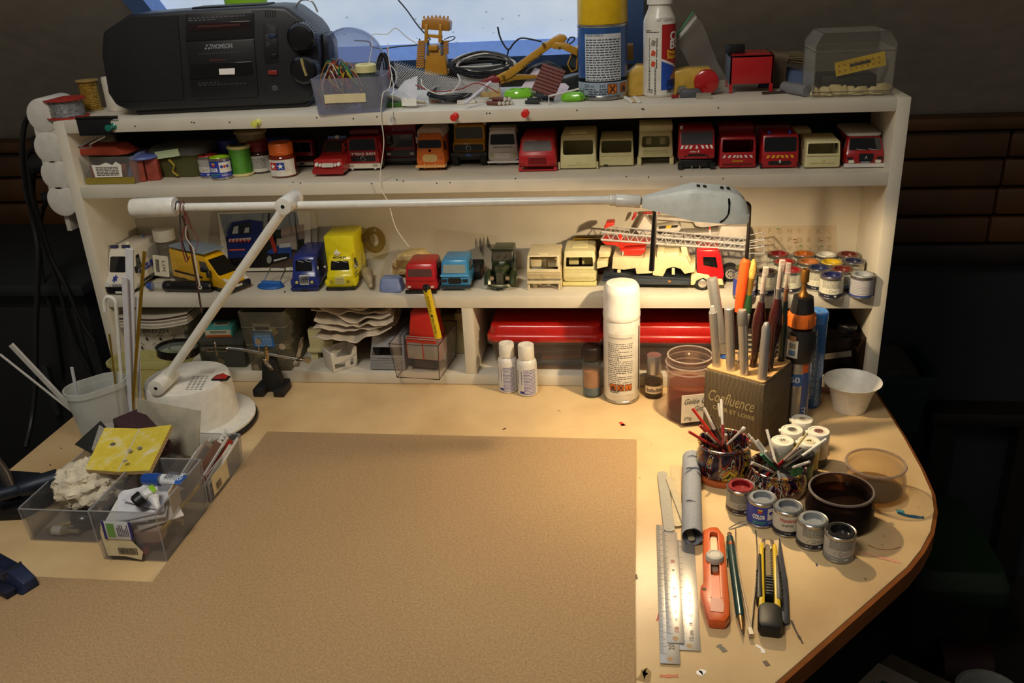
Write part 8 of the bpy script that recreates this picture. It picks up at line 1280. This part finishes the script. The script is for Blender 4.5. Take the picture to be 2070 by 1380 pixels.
for a,b,c2,d2 in ((525,718,522,690),(560,715,571,700),(592,722,600,735),(612,722,622,728),(440,722,447,730),(528,735,518,742)):p0,p1=hp(a,b),hp(c2,d2,-.006);k=MB().cyl(p0,p1,.0013,n=8).build('screw_stem',CH,hs);MB().cyl(p1-V((0,.001,0)),p1+V((0,.001,.0)),.0052,n=20).build('thumb_screw',CH,hs)
for pts in ([(600,720),(604,705),(609,682),(612,682),(612,700),(606,722)],[(533,722),(545,730),(556,745),(548,746),(536,732)]):MB().prism([(v.x,v.z) for v in [hp(a,b) for a,b in pts]],-.005,.003,'y').build('crocodile_clip',CH,hs,bevel=.0006)
MB().cyl(hp(494,707),hp(458,703,-.004),.002,n=10).build('side_rod',CH,hs);
for dz in (0,.006):box((0,0,0),(.034,.006,.0022)).build('clamp_plate',CH,hs,loc=hp(438,705,-.006)+V((0,0,-.003+dz)),bevel=.0004)
MB().cyl(hp(436,705,-.006)+V((0,0,.009)),hp(436,705,-.006)+V((0,0,-.012)),.0016,n=8).ball(hp(436,696,-.006),.0038,12,sc_=(.6,1,1.3)).build('wing_nut',CH,hs)
MB().cyl(hp(424,703,-.008),hp(408,706,-.01),.0026,.003,n=12).build('ferrule',CH,hs)
mc=hp(360,706,-.014);T=Matrix.Translation(mc)@Matrix.Rotation(.08,4,'Y')@Matrix.Rotation(-.05,4,'X');MB().lathe([(.0305,-.006),(.032,-.006),(.032,.006),(.0305,.006),(.0305,-.006)],48,T=T,c0=False,c1=False).build('magnifier_rim',M('3a3634',.2,.9),hs);MB().lathe([(0,-.0025),(.02,-.002),(.0305,-.0006),(.0305,.0006),(.02,.002),(0,.0025)],40,T=T).build('lens',CLR('dfe8e4',.1,.03,'a8b0a8'),hs)
# things hung on the counterweight arm
ax0=b0+cwR;w3=lambda a,b,y=0:P(a,b,ly1+y)
wire('wire','dark wire looped over the lamp arm beside the counterweight',[w3(354,424,-.016),w3(356,410,-.012),w3(362,409,0),w3(364,440,.008),w3(366,475,.004),w3(372,500,0),w3(380,525,-.002)],.0009,'2a2028',k=6);wire('wire','red wire looped over the lamp arm hanging to the yellow van',[w3(363,430,-.01),w3(366,411,-.009),w3(372,410,0),w3(374,450,.002),w3(367,490,0),w3(376,528,-.002),w3(383,518,-.002)],.0008,'7a2a30',k=6);wire('wire','thin purple-red wire bulging right below the lamp arm',[w3(370,414,-.008),w3(374,440,-.003),w3(390,465,-.002),w3(400,485,-.002),w3(396,505,-.002),w3(388,517,-.002)],.0005,'8a3a4a',k=6)
tag(MB().cyl(w3(375,428,-.004)-w3(375,428,-.004),w3(387,462,-.004)-w3(375,428,-.004),.0014,n=8).build('rusty_nail',M('6a3a24',.6),loc=w3(375,428,-.004)),'short rusty rod hanging under the lamp arm','rod')
p=[w3(369,436,-.002),w3(382,485,-.001),w3(396,560,0),w3(408,632,0)];wire('cord','stiff brown cord hanging from the lamp arm down past the shelf',p,.0014,'4a2c20','cord',None,5)
a,b=w3(391,502,-.004),w3(404,578,-.004);s=thing('eyelet_rod','thin white rod with an eyelet hanging from the lamp arm wires','rod',a);MB().cyl((0,0,0),b-a,.0012,n=10).build('rod',M('cfc8b8',.4),s);MB().tube([(b-a)+V((.002*math.cos(t),0,-.0022+.002*math.sin(t))) for t in [i*PI/5 for i in range(10)]],.0007,6,closed=True).build('eyelet',M('cfc8b8',.4),s);MB().tube(cr([V((0,0,0)),V((-.004,0,.008)),V((-.007,0,.016)),V((-.004,0,.03))],4),.0007,6).build('thread',M('d8d0c0',.6),s)
# clear bins
BN=CLR('eaeaea',.16,.1,'b8b8bc')
def bin_(lab,x0,x1,y0,y1,h,flare=.05):
    s=thing('clear_bin',lab,'bin',((x0+x1)/2,(y0+y1)/2,.0005),0,'clear bins on the desk');tub(x1-x0,y1-y0,h,.0014,flare,.003).build('tub',BN,s);m=MB();m.tube([(x,y,h) for x,y in rp(x1-x0,y1-y0,.003,2)],.0009,5,closed=True);m.build('rim',CLR('f0f0f0',.5,.1,'c8c8cc'),s)
    m=MB()
    for sx,sy in ((-1,-1),(1,-1),(1,1),(-1,1)):m.tube([(sx*(x1-x0)/2*(1-flare),sy*(y1-y0)/2*(1-flare),.001),(sx*(x1-x0)/2,sy*(y1-y0)/2,h)],.0008,5)
    m.build('corner_edge',CLR('f0f0f0',.45,.1,'c8c8cc'),s);return s
B1=bin_('clear bin with the crumpled rag, front left',-.466,-.376,-.436,-.334,.046);B2=bin_('tall clear bin with glue tubes and white cards, nearest the viewer',-.354,-.2735,-.466,-.352,.068);B3=bin_('clear bin of white strips beside the lamp base',-.362,-.274,-.347,-.243,.042);B4=bin_('clear bin of abrasive pads behind the yellow sandpaper',-.468,-.37,-.328,-.242,.042)
box((.03,-.0506,.018),(.02,.0005,.028)).build('label',M('c8b88a',.6),B3,loc=(.014,-.0,0),rz=PI/2) if False else None
lb=box((.0442,-.02,.02),(.0006,.045,.026)).build('label',M('cbbd96',.6),B3);barcode(B3,lambda a,b,hh:(.0448+hh,-.028+a,.015+b),.014,.01);
m=MB().prism([(-.022,0),(.0,.0),(.018,-.004),(.022,.006),(.006,.03),(.004,.044),(-.02,.046),(-.024,.03)],-.0575,-.0568,'y').build('label',M('d2c6a0',.6),B2,loc=(-.008,0,.008));box((-.009,-.0585,.044),(.034,.0006,.024)).build('blue_label',M('c8ccd0',.5),B2,bevel=.0002)
for x in (-.025,.007):box((x,-.0589,.044),(.003,.0006,.024)).build('label_edge',M('2a2470',.5),B2)
box((-.017,-.0589,.044),(.009,.0006,.018)).build('green_patch',M('6a9a50',.5),B2);lines(.013,.018,7,lambda a,b,hh:(-.003+b*.8,-.0589-hh,.044+a*1.2)).build('print',M('4a4858',.5),B2,smooth=0);barcode(B2,lambda a,b,hh:(-.004+a,-.0576-hh,.0155+b),.022,.009)
p1,p2,p3,p4=[V(b.location) for b in (B1,B2,B3,B4)]
crumple('rag','crumpled cream rag stained with paint in the front left bin',(p1.x+.006,p1.y+.014,.016),.04,.036,.028,M('d6cab2',.9,noise=.14,scale=50,bump=.4),3,96,0,.3,'rag',3.0)
tag(MB().tube([V((0,0,0)),V((.035,.012,.004))],.0022,8).build('wood_stick',M('a8925a',.6),loc=(p1.x-.03,p1.y-.036,.008)),'wooden stick lying in the front left bin','stick');s=thing('small_vial','tiny labelled tube lying in the front left bin','tube',(p1.x-.022,p1.y-.036,.0065));MB().lathe([(.0055,0),(.0055,.02),(.003,.022),(.003,.036)],14,T=Matrix.Rotation(PI/2,4,'Y')).build('tube',M('a89a70',.4),s);MB().lathe([(.0057,.002),(.0057,.014)],14,T=Matrix.Rotation(PI/2,4,'Y'),c0=False,c1=False).build('label',PAPER,s)
tag(MB().ball((0,0,.01),.012,14,sc_=(1.2,1,.8)).build('dark_lump',M('121416',.3,coat=.4),loc=(p1.x+.012,p1.y-.024,.006)),'black lump under the rag','lump')
# contents of the tall bin
rg=random.Random(21)
for i in range(9):col=('a83a20','c0502a','b8a878','a8341c','6a7a50','b04024','c8bc98','a84828','8a8478')[i];tag(box((0,0,.004),(rg.uniform(.012,.024),rg.uniform(.006,.012),.007)).build('scrap',M(col,.5),loc=(p2.x+rg.uniform(-.024,.02),p2.y-.044+i*.0095,.003+(i % 2)*.008),rz=rg.uniform(-.6,.6),bevel=.0006),('orange-red scrap at the front of the tall bin bottom','orange scrap beside it in the tall bin','cream scrap at the bottom front of the tall bin','dark orange scrap second row of the tall bin','olive scrap at the bottom of the tall bin','rust scrap in the middle of the tall bin bottom','pale scrap in the middle of the tall bin','orange-brown scrap towards the back of the tall bin','grey scrap at the back of the tall bin bottom')[i],'scrap','plastic scraps in the tall bin')
cards=[((-.006,-.01,.05),(.05,.062,.0014),.5,.05,0),((.004,.002,.053),(.046,.05,.0014),-.2,-.06,.1),((-.012,-.014,.047),(.05,.06,.0012),.15,.1,0),((.0,-.02,.043),(.056,.05,.0012),.4,-.12,0),((.01,-.01,.04),(.05,.06,.0012),.7,.08,0),((-.004,.0,.036),(.06,.06,.0012),.25,.06,0)]
for i,(c_,d_,r_,tx,ty) in enumerate(cards):tag(box((0,0,0),d_).build('white_card',M(('d8d8dc','d0d0d6','dcd8d4','cfccc8','d4c8bc','d8d0c8')[i],.6),loc=p2+V(c_),rot=(tx,ty,r_)),('topmost white card in the tall bin under the black-capped tube','white card under the blue glue tube','third white card down in the tall bin','fourth white card in the tall bin','fifth, pinkish white card in the tall bin','lowest white card of the pile in the tall bin')[i],'card','white cards in the tall bin')
tag(box((0,0,0),(.0012,.026,.03)).build('white_card',M('d4c6b2',.6),loc=p2+V((.034,-.004,.054)),rz=.1),'cream card standing upright at the right wall of the tall bin','card');tag(box((0,0,.018),(.0025,.095,.004)).build('yellow_strip',M('b89a3a',.5),loc=p2+V((.036,0,.018)),rz=0),'yellowish strip along the right wall of the tall bin','strip');tag(box((0,0,0),(.03,.02,.016)).build('pink_block',M('c8a48c',.6),loc=p2+V((.014,-.035,.026)),rz=.15,bevel=.001),'pinkish beige block seen through the tall bin front','block')
def gtube(lab,a,b,z0,z1,r,parts,crimp,rollang=0):
    p_,q_=D(*a,z0),D(*b,z1);s=thing('glue_tube',lab,'glue tube',p_,0,'glue tubes in the tall bin');d=q_-p_;rod(s,d,parts(r));t=d.normalized();u=V((0,0,1)).cross(t).normalized();v=t.cross(u);m=MB();m.loft([[d*k+u*r*w*x+v*r*hh*y for x,y in circ(1,14)] for k,w,hh in ((.48,1,1),(.7,1.15,.8),(.9,1.35,.4),(1,1.4,.12))]);m.build('tube',M(*crimp),s);return s,d,u,v
s,d,u,v=gtube('blue-capped gel glue tube lying at the back of the tall bin',(290,968),(372,970),.07,.072,.0068,lambda r:[('cap',[(0,r*.9),(.05,r*1.05),(.42,r*1.15)],M('1c4a9a',.35,coat=.3)),('neck',[(.42,r*.9),(.52,r*.95)],M('a8aab0',.3,.6))],('d0d4d8',.35));MB().loft([[d*k+u*.0068*w*x+v*(.0068*hh*y+.0002) for x,y in circ(1.02,14)] for k,w,hh in ((.86,1.32,.5),(1.0,1.42,.14))]).build('blue_end',M('2058b0',.4),s);f=lambda x,y,hh:d*.94+u*(x)+v*(.0034+hh+.0006)+d.normalized()*y;text('Gel',.008,f,wid=.015,bold=.02).build('lettering',M('e8ecf0',.5),s,smooth=0);f2=lambda x,y,hh:d*.72+u*(x)+v*(.0064+hh)+d.normalized()*y;lines(.014,.014,5,f2).build('print',M('6a7080',.5),s,smooth=0)
s,d,u,v=gtube('small glue tube with black cap and lime band',(276,1015),(312,985),.064,.074,.006,lambda r:[('cap',[(-.1,r*1.2),(0,r*1.5),(.35,r*1.5),(.38,r*1.2)],M('141614',.4)),('neck',[(.38,r*.9),(.5,r)],M('c8c8c8',.4))],('dcdcd8',.4));MB().loft([[d*k+u*.006*w*x+v*(.006*hh*y+.0003) for x,y in circ(1.03,14)] for k,w,hh in ((.8,1.25,.62),(1.02,1.42,.14))]).build('lime_band',M('8ac02a',.4),s)
s,d,u,v=gtube('white nozzled glue tube pointing at the viewer',(320,1030),(303,988),.058,.07,.0058,lambda r:[('nozzle',[(0,.0012),(.1,.0036),(.4,.0048),(.5,.0056)],M('e0e0e0',.4))],('d8d8dc',.35))
# bin of white strips
for i in range(11):
    a=V((p3.x-.02+.0052*i,p3.y-.036+.004*(i % 3),.006+.0008*i));d=V((.022+.002*(i % 4),.045+.005*(i % 3),.034+.004*((i*5) % 4)));s=thing('white_strip',('leftmost','second','third','fourth','fifth','sixth','seventh','eighth','ninth','tenth','rightmost')[i]+' white strip counted from the left in the strip bin','strip',a,0,'white strips in the strip bin');t=d.normalized();u=t.cross(V((0,0,1))).normalized();v=t.cross(u);w=(.0012,.005,.0018,.008,.0014,.004,.009,.0016,.005,.002,.0012)[i]
    MB().loft([[k+u*x*.0009+v*y*w for x,y in ((-1,-1),(1,-1),(1,1),(-1,1))] for k in (V((0,0,0)),d)]).build('strip',M(('d4d2cc','cfc8be','d8d6d2','a89a8c','d0cac0','c8c0b4','7a5a4c','d4d0ca','a8301c','d0ccc4','d8d4cc')[i],.5),s)
s=thing('zigzag_strip','white toothed rack strip sticking up out of the strip bin','strip',(p3.x+.008,p3.y+.0,.012));d=V((.03,.03,.05));m=MB();t=d.normalized();u=V((.7,-.7,0));
for i in range(9):k=d*(.3+.08*i);m.loft([[k+u*x+t*y+V((0,0,0)) for x,y in ((-.006,0),(.006,.001),(.006,.0026),(-.006,.0016))],[k+u*x+t*y+V((.0008,.0008,.0)) for x,y in ((-.006,0),(.006,.001),(.006,.0026),(-.006,.0016))]])
m.tube([d*.1,d],.0014,6);m.build('rack',M('dcdad4',.5),s)
# abrasives: pads, sponge, yellow sandpaper, card
def sheet(name,lab,px,zs,th,mt,cat,bevel=.0003,fold=None):
    P4=[D(a,b,z) for (a,b),z in zip(px,zs)];o_=sum(P4,V())/len(P4);m=MB();n_=(P4[1]-P4[0]).cross(P4[2]-P4[0]).normalized();n_=n_ if n_.z > 0 else -n_
    m.loft([[p-o_-n_*th for p in P4],[p-o_ for p in P4]]);return tag(m.build(name,mt,loc=o_,bevel=bevel),lab,cat)
sheet('stained_card','stained off-white card standing upright in front of the lamp base',[(275,806),(405,830),(400,925),(284,905)],(.099,.099,.03,.03),.0016,M('b8b09c',.7,noise=.35,scale=22),'card')
sheet('abrasive_pad','dark red-brown abrasive pad under the yellow sandpaper',[(227,846),(283,823),(350,895),(290,925)],(.082,.082,.068,.062),.013,M('3a2024',.85,noise=.5,scale=400,bump=.6),'abrasive pad',.0012);sheet('abrasive_pad','flat black abrasive sheet leaning at the far left of the pads',[(150,898),(203,850),(222,872),(188,918)],(.05,.078,.07,.045),.0012,M('20211f',.85),'abrasive pad');sheet('abrasive_pad','light grey abrasive sponge left of the yellow sandpaper',[(184,908),(200,858),(232,850),(222,915)],(.06,.074,.076,.06),.008,M('9a948a',.9,noise=.3,scale=500,bump=.5),'abrasive pad',.001)
q=[D(a,b,z) for a,b,z in ((172,948,.071),(238,953,.0685),(302,950,.071),(347,858,.084),(282,866,.079),(212,864,.084))];o_=sum(q,V())/6;sp2=thing('sandpaper','folded yellow sandpaper worn whitish along its crease','sandpaper',o_)
ymt=bpy.data.materials.new('m_yellow_abrasive');ymt.use_nodes=True;nt=ymt.node_tree;b_=nt.nodes['Principled BSDF'];b_.inputs['Roughness'].default_value=.85;tc=nt.nodes.new('ShaderNodeTexCoord');n1=nt.nodes.new('ShaderNodeTexNoise');n1.inputs['Scale'].default_value=45;n1.inputs['Detail'].default_value=8;n1.inputs['Roughness'].default_value=.65;r1=nt.nodes.new('ShaderNodeValToRGB');r1.color_ramp.elements[0].position=.3;r1.color_ramp.elements[0].color=lin('c4ae30')+[1];r1.color_ramp.elements[1].position=.7;r1.color_ramp.elements[1].color=lin('d8d2b8')+[1];e=r1.color_ramp.elements.new(.52);e.color=lin('d6c040')+[1]
for a,b in ((tc.outputs['Object'],n1.inputs['Vector']),(n1.outputs['Fac'],r1.inputs['Fac']),(r1.outputs['Color'],b_.inputs['Base Color'])):nt.links.new(a,b)
for k in range(3):
    m=MB();dz=V((.0012*k,-.0003*k,-.0016*k));r0=[[q[i]-o_+dz for i in (0,1,2)],[q[i]-o_+dz for i in (5,4,3)]];m.loft(r0,False,False,wrap=False);m.loft([[p-V((0,0,.0008)) for p in r] for r in r0],False,False,wrap=False);m.loft([[r0[0][0],r0[0][1],r0[0][2],r0[1][2],r0[1][1],r0[1][0]],[p-V((0,0,.0008)) for p in (r0[0][0],r0[0][1],r0[0][2],r0[1][2],r0[1][1],r0[1][0])]],False,False);m.build('sheet' if k == 0 else 'backing',ymt if k == 0 else M('a88a5a',.8),sp2,smooth=0)
MB().tube([q[1]-o_+V((0,0,.0002)),q[4]-o_+V((0,0,.0002))],.0009,5,flat=.2).build('crease',M('c8c0a4',.8),sp2)
for a,b,c in ((228,897,'5a5a60'),(253,932,'8a8478'),(262,910,'9a9488'),(282,905,'7a7870')):p=D(a,b,.0775);MB().lathe([(.0032,0),(0,.0002)],10,c=tuple(p-o_+V((0,0,.0003))),c0=False).build('paint_spot',M(c,.7),sp2)
# bench vice at the left edge
vm=M('262c38',.45,.5,noise=.3,scale=60);s=thing('bench_vice','dark blue metal bench vice at the left edge of the desk','vice',(-.55,-.36,0));MB().prism([(-.06,-.05),(.048,-.035),(.066,.0),(.06,.03),(-.06,.04)],.0004,.018).build('base',M('14171c',.55,.3),s,bevel=.003);MB().prism([(-.06,-.035),(.03,-.022),(.05,.002),(.045,.024),(-.06,.03)],.018,.034).build('slide',M('181c24',.5,.4),s,bevel=.003)
a,b=D(30,992,.042)-V((-.55,-.36,0)),D(118,968,.04)-V((-.55,-.36,0));MB().tube([a-(b-a)*.5,a,a+(b-a)*.06,a+(b-a)*.12,a+(b-a)*.5,b],[.008,.008,.0075,.0095,.012,.013],18).build('jaw_bar',vm,s);MB().tube([a+V((-.004,0,0)),a+V((-.012,.006,.02)),a+V((-.03,.01,.05))],[.006,.007,.008],12).build('handle',M('4a4440',.4,.7),s)
p0,p1_=D(0,1152,.012),D(62,1188,.008);d=p1_-p0;s=thing('clamp_jaw','scuffed blue clamp arm reaching onto the hardboard from the left','clamp',(p0.x,p0.y,.0048));t=V((d.x,d.y,0));sd=V((-t.y,t.x,0)).normalized();k0=-1.2
MB().loft([[t*k+sd*w*x+V((0,0,z)) for x,z in ((-1,.0),(1,0),(.9,h),(-.4,h))] for k,w,h in ((k0,.014,.02),(.45,.0125,.017),(.5,.0135,.018),(.95,.011,.011),(1,.010,.004))]).build('arm',M('262e4a',.45,.4,noise=.3,scale=70),s,bevel=.001);MB().loft([[t*k+sd*(-.0165+x*.006)+V((0,0,z)) for x,z in ((-1,0),(1,0),(1,h),(-1,h))] for k,h in ((.35,.010),(.85,.008))]).build('flange',M('1c2236',.5,.4),s,bevel=.001);MB().tube([t*.47+sd*.012+V((0,0,.0185)),t*.47-sd*.012+V((0,0,.0175))],.0018,6).build('ridge',M('181c2c',.5),s)
# ================================================================ power strip and cables at the left
py_=.05;s=thing('power_strip','white scalloped four-socket power strip on the left side of the shelf','power strip',(-.602,py_,.4));cs_=[P(a,b,py_)-V((-.602,py_,.4)) for a,b in ((108,228),(122,292),(135,345),(147,396))]
for i,c in enumerate(cs_):MB().cyl((c.x-.0,-.03,c.z),(c.x,.035,c.z),.0255,n=32).build('socket_lobe',M('d6d2c8',.5),s,bevel=.004)
d_=(cs_[3]-cs_[0]);n_=V((d_.z,0,-d_.x)).normalized()*.02;MB().prism([(v.x,v.z) for v in (cs_[0]+n_,cs_[3]+n_,cs_[3]-n_,cs_[0]-n_)],-.028,.033,'y').build('housing',M('d0ccc2',.5),s,bevel=.003)
for i,c in enumerate(cs_):k=box((c.x-.02,0,c.z-.006),(.014,.03,.02)).build('plug',BLACK,s,bevel=.003) if i in (2,) else None
p=P(150,438,py_)-V((-.602,py_,.4));box((p.x,0,p.z),(.008,.04,.035)).build('bracket',M('c8c4b8',.5),s,bevel=.001)
for lab,pts,r in (('black cable falling from the top socket of the power strip',[(72,232,.06),(52,245,.06),(45,300,.06),(52,380,.07),(68,450,.08),(78,520,.07),(74,640,.06),(72,780,.04),(64,850,.02),(52,905,-.02)],.0042),('black cable from the second socket crossing behind',[(88,290,.06),(60,305,.085),(58,350,.095),(76,430,.105),(104,520,.11),(134,580,.11),(165,650,.11),(190,690,.11)],.0038),('black cable from the third socket hanging in a curve',[(80,330,.06),(68,360,.11),(70,420,.12),(88,500,.125),(116,570,.125),(148,680,.125),(180,745,.125)],.0038),('black cable from the lowest socket going down',[(105,400,.06),(88,420,.13),(80,480,.14),(86,560,.14),(110,650,.14),(125,760,.14)],.0038)):wire('power_cable',lab,[P(*a) for a in pts],r,'0e0e10','cable','cables at the left',5,8)
for a,b,lab in ((80,285,'black plug in the second socket of the power strip'),(75,330,'large black adapter plug in the third socket'),(100,398,'black plug in the lowest socket')):p=P(a,b,.055);big='adapter' in lab;tag(MB().lathe([(.006,0),(.013 if big else .009,.006),(.016 if big else .010,.012),(.016 if big else .010,.036 if big else .02)],16,T=Matrix.Rotation(PI/2,4,'Y')).build('plug',M('0f0f10',.5),loc=p-V((.012,0,0))),lab,'plug','plugs at the left')
# ================================================================ the dark room beyond the desk
FZ=-.74
dk=lambda c,r=.6:M(c,r,noise=.15,scale=12)
s=thing('cabinet','black cabinet standing in the dark left of the desk','cabinet',(-1.03,.335,FZ));box((0,0,.42),(.6,.36,.84)).build('body',dk('131415'),s,bevel=.006);box((0,-.182,.42),(.56,.006,.78)).build('door',dk('101112'),s,bevel=.002);box((0,-.01,.85),(.64,.4,.02)).build('top',dk('1c1f20'),s,bevel=.002);MB().cyl((.2,-.2,.6),(.2,-.2,.7),.006,n=10).build('handle',dk('2a2a2a'),s)
q0,q1=D(1800,940,-.3),D(2048,925,-.3);s=thing('bench','low dark wooden bench right of the desk','bench',((q0.x+q1.x)/2,q0.y,FZ));w=q1.x-q0.x;box((.13,.26,.43),(w,.12,.03)).build('seat',dk('140d08'),s,bevel=.004)
for sx in (-1,1):
    for y in (.23,.29):box((.13+sx*(w/2-.03),y,.2075),(.04,.04,.415)).build('leg',dk('100a06'),s)
q=D(1830,884,-.295);s=thing('storage_crate','teal plastic crate with handle rim on the bench','crate',(q.x-.035,q.y+.1,-.294));MB().loft([[(x,y,z) for x,y in rp(.16*k,.19*k,.02,4)] for k,z in ((.84,0),(.97,.115),(1.06,.116),(1.06,.13),(1.0,.13),(.95,.115),(.82,.003))]).build('crate',M('0c2a2e',.6),s);box((.03,-.086,.06),(.05,.001,.05)).build('label',M('a8a090',.6),s,rot=(-.1,0,0));box((.03,-.088,.075),(.048,.001,.016)).build('label_band',M('8a2c26',.6),s,rot=(-.1,0,0))
MB().loft([[(x,y,z) for x,y in rp(.15*k,.18*k,.02,4)] for k,z in ((1,.09),(.7,.125))]).build('contents',M('4a4238',.8,noise=.3,scale=30),s)
q=D(1895,1338,FZ);zt=zat(q.x,q.y,1150);s=thing('wheeled_bin','dark green wheeled bin with a red wheel on the floor','bin',(q.x,q.y+.08,FZ));hb=zt-FZ;w=170*mpp((q.x,q.y,zt));gmn=M('0c240c',.6);MB().loft([[(x,y,z) for x,y in rp(w*k,.26*k,.02,4)] for k,z in ((.78,.03),(.97,hb-.03))]).build('body',gmn,s);MB().loft([[(x,y,z) for x,y in rp(w*k,.28*k,.025,4)] for k,z in ((1.06,hb-.035),(1.06,hb),(.92,hb+.03))]).build('lid',gmn,s,bevel=.004)
for sx in (-.3,):MB().cyl((sx*w*.42+.09,-.13,.045),(sx*w*.42+.0,-.13,.045),.045,n=24).build('wheel',M('2e0808',.5),s)
q=[D(a,b,-.32) for a,b in ((1800,1316),(1945,1386),(1820,1480),(1700,1410))];o_=sum(q,V())/4;s=thing('stool','grey stool seat at the lower right corner of the picture','stool',(o_.x,o_.y,FZ));k=V((o_.x,o_.y,0));MB().prism([((p-k).x,(p-k).y) for p in q],-.32-FZ-.03,-.32-FZ).build('seat',M('6a6458',.6),s,bevel=.006);ym0=min(v.y for v in q)-o_.y
for p in q:r_=(p-k)*.8;box((r_.x,r_.y,(-.32-FZ-.03)/2),(.025,.025,-.32-FZ-.031)).build('leg',dk('1c1a18'),s)
q=[D(a,b,-.305) for a,b in ((1776,1338),(1856,1378),(1800,1450),(1712,1400))];o_=sum(q,V())/4;s=thing('binder','white booklet with a green patch lying on the stool','booklet',(o_.x,o_.y,-.3198));MB().prism([((p-o_).x,(p-o_).y) for p in q],0,.0145).build('cover',M('b8b0a0',.6),s,bevel=.001);e=[D(a,b,-.305) for a,b in ((1784,1374),(1800,1382),(1790,1392),(1775,1384))];MB().prism([((p-o_).x,(p-o_).y) for p in e],.0145,.0149).build('green_patch',M('3a6a5a',.6),s);e=[D(a,b,-.305) for a,b in ((1762,1382),(1768,1378),(1770,1386),(1763,1390))];MB().prism([((p-o_).x,(p-o_).y) for p in e],.0145,.0149).build('print',M('4a4a44',.6),s)
q=D(2000,1400,-.5);s=thing('paint_tub','white-rimmed paint tub at the bottom right edge','tub',(q.x,q.y,FZ));MB().lathe([(.042,0),(.046,.004),(.048,.235),(.05,.236),(.05,.242),(.044,.242),(.042,.23),(0,.23)],32).build('tub',M('a8a8a4',.5),s);MB().lathe([(.0485,.1),(.0485,.22)],32,c0=False,c1=False).build('wrap',M('6a3a1c',.6),s)
# everything that stands on a board or the desk rests a hair above it
for o in list(COL.objects):
    if o.parent is None and o.type in ('MESH','EMPTY') and o.get('category') and any(abs(o.location.z-z) < 2e-5 for z in (Z1T,Z2T,Z3T,Z4T,0)) and o.name not in ('desk','shelf_unit'):o.location.z += .0003
